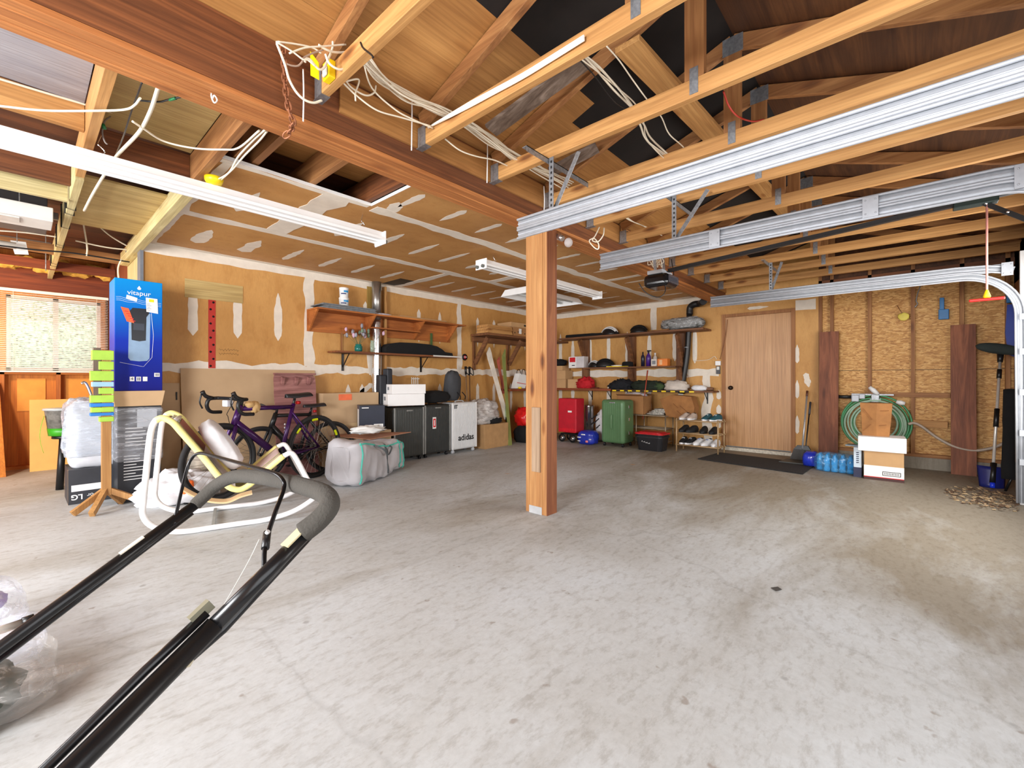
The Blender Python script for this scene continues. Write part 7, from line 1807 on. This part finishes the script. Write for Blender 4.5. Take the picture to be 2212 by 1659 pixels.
sticker(lT, lB, 0.31, 0.44, plain('label_white', (226, 218, 200), 0.6), 'white_label', 0.014)
kc = P(404, 1430, D=0.628)
G().lathe([(0, -0.006), (0.008, -0.006), (0.008, 0.006), (0, 0.006)], kc, 6, (C0 - kc).to_track_quat('Z', 'Y').to_matrix().to_4x4()).mk('bolt', plain('bolt_cream', (206, 196, 170), 0.3, 0.4), t)
G().bar(ext(rT, rB, 0.53) + Vector((-0.014, 0.016, 0.018)), ext(rT, rB, 0.62) + Vector((-0.015, 0.017, 0.017)), 0.010, 0.016).mk('bracket', plain('bracket_olive', (130, 128, 110), 0.4, 0.3), t)
# deck, engine, wheels and bag holder stand outside the frame, where the two handle tubes end
dm = (rE + lE) / 2; hd = (rT - rB); hd.z = 0; hd.normalize(); hz = math.atan2(hd.y, hd.x)
Md = Matrix.Translation(Vector((dm.x, dm.y, 0))) @ Matrix.Rotation(hz, 4, 'Z')
G().box(-0.62, 0.02, -0.24, 0.24, 0.12, 0.24, 0.05, 3, M=Md).mk('mower_deck', plain('deck_red', (150, 30, 26), 0.35), t)
G().lathe([(0, 0.24), (0.13, 0.24), (0.14, 0.3), (0.12, 0.4), (0.08, 0.43), (0, 0.43)], Md @ Vector((-0.32, 0, 0)), 24).mk('engine', BLK, t)
for sx in (-0.56, -0.04):
    for sy in (-1, 1):
        G().lathe([(0, -0.02), (0.09, -0.02), (0.1, -0.01), (0.1, 0.01), (0.09, 0.02), (0, 0.02)], Md @ Vector((sx, sy * 0.27, 0.1)), 24, Matrix.Rotation(hz, 4, 'Z') @ Matrix.Rotation(PI / 2, 4, 'X')).mk('wheel', BLK, t)
for a in (rE, lE): G().cyl(a, Vector((a.x, a.y, 0.2)) , 0.014, seg=10).mk('handle_bracket', TBm, t)
single('pull_string', G().tube(smooth([P(560, 1165, D=0.84), P(530, 1225, D=0.92), P(470, 1330, D=1.2), P(462, 1345, D=1.25)], 5), 0.0006, 5), OFFW, 'fine white string hanging from the mower bail', 'string')

# ---------------------------------------------------------------- bags at the lower left
t = T('plastic_bag', 'clear plastic bag of dark odds and ends at the lower left corner', 'bag', (-0.10, 2.28, 0))
G().blob((-0.16, 2.22, 0.085), (0.16, 0.19, 0.085), 0.3, 3, 34, 0.9, 70, flat=0.004).mk('contents', plain('contents_dark', (70, 76, 70), 0.8, var=0.5, scale=6), t)
G().blob((-0.12, 2.26, 0.09), (0.20, 0.24, 0.11), 0.22, 1.3, 60, 0.8, 71, flat=0.003, crease=0.5, octv=2).mk('bag_film', film('film_bag', (226, 222, 218), 0.2, 0.12), t)
t = T('plastic_bag', 'milky plastic bag with a lilac shoe inside, behind the other bag', 'bag', (-0.12, 2.78, 0))
G().blob((-0.13, 2.86, 0.15), (0.10, 0.07, 0.04), 0.1, 3, 22, 0.8, 72).mk('contents', plain('shoe_lilac', (150, 130, 180), 0.6), t)
G().blob((-0.16, 2.86, 0.12), (0.17, 0.19, 0.13), 0.2, 1.3, 54, 0.8, 73, flat=0.003, crease=0.4, octv=2).mk('bag_film', film('film_milky', (226, 230, 242), 0.32, 0.2), t)
t = T('plastic_bag', 'small white plastic bag between the two larger bags at the lower left', 'bag', (0.02, 2.55, 0))
G().blob((-0.04, 2.56, 0.08), (0.11, 0.09, 0.085), 0.2, 1.4, 44, 0.85, 74, flat=0.003, crease=0.5, octv=2).mk('bag_film', film('film_milky', (232, 236, 246)), t)
t2 = bpy.data.objects['plastic_bag']
G().sheet(lambda u, v: Vector((0.02 + 0.16 * u, 2.16 + 0.16 * u + 0.16 * (v - 0.5) * (1 - 0.7 * u), 0.06 * (1 - u) * (1 + 0.6 * math.sin(v * 9)) + 0.006)), 12, 12, 0.001).mk('bag_tail', MATS['film_bag'], t2)
t = T('capped_tube', 'grey tube with a black cap lying on the plastic bags', 'tube', (-0.08, 2.28, 0.26))
a, b = P(-30, 1372, D=1.55), P(48, 1345, D=1.62)
G().tube([a, b], 0.014, 14).mk('tube_body', plain('tube_grey', (150, 142, 134), 0.4), t)
G().tube([b, b + (b - a).normalized() * 0.03], 0.018, 14).mk('cap', BLK, t)
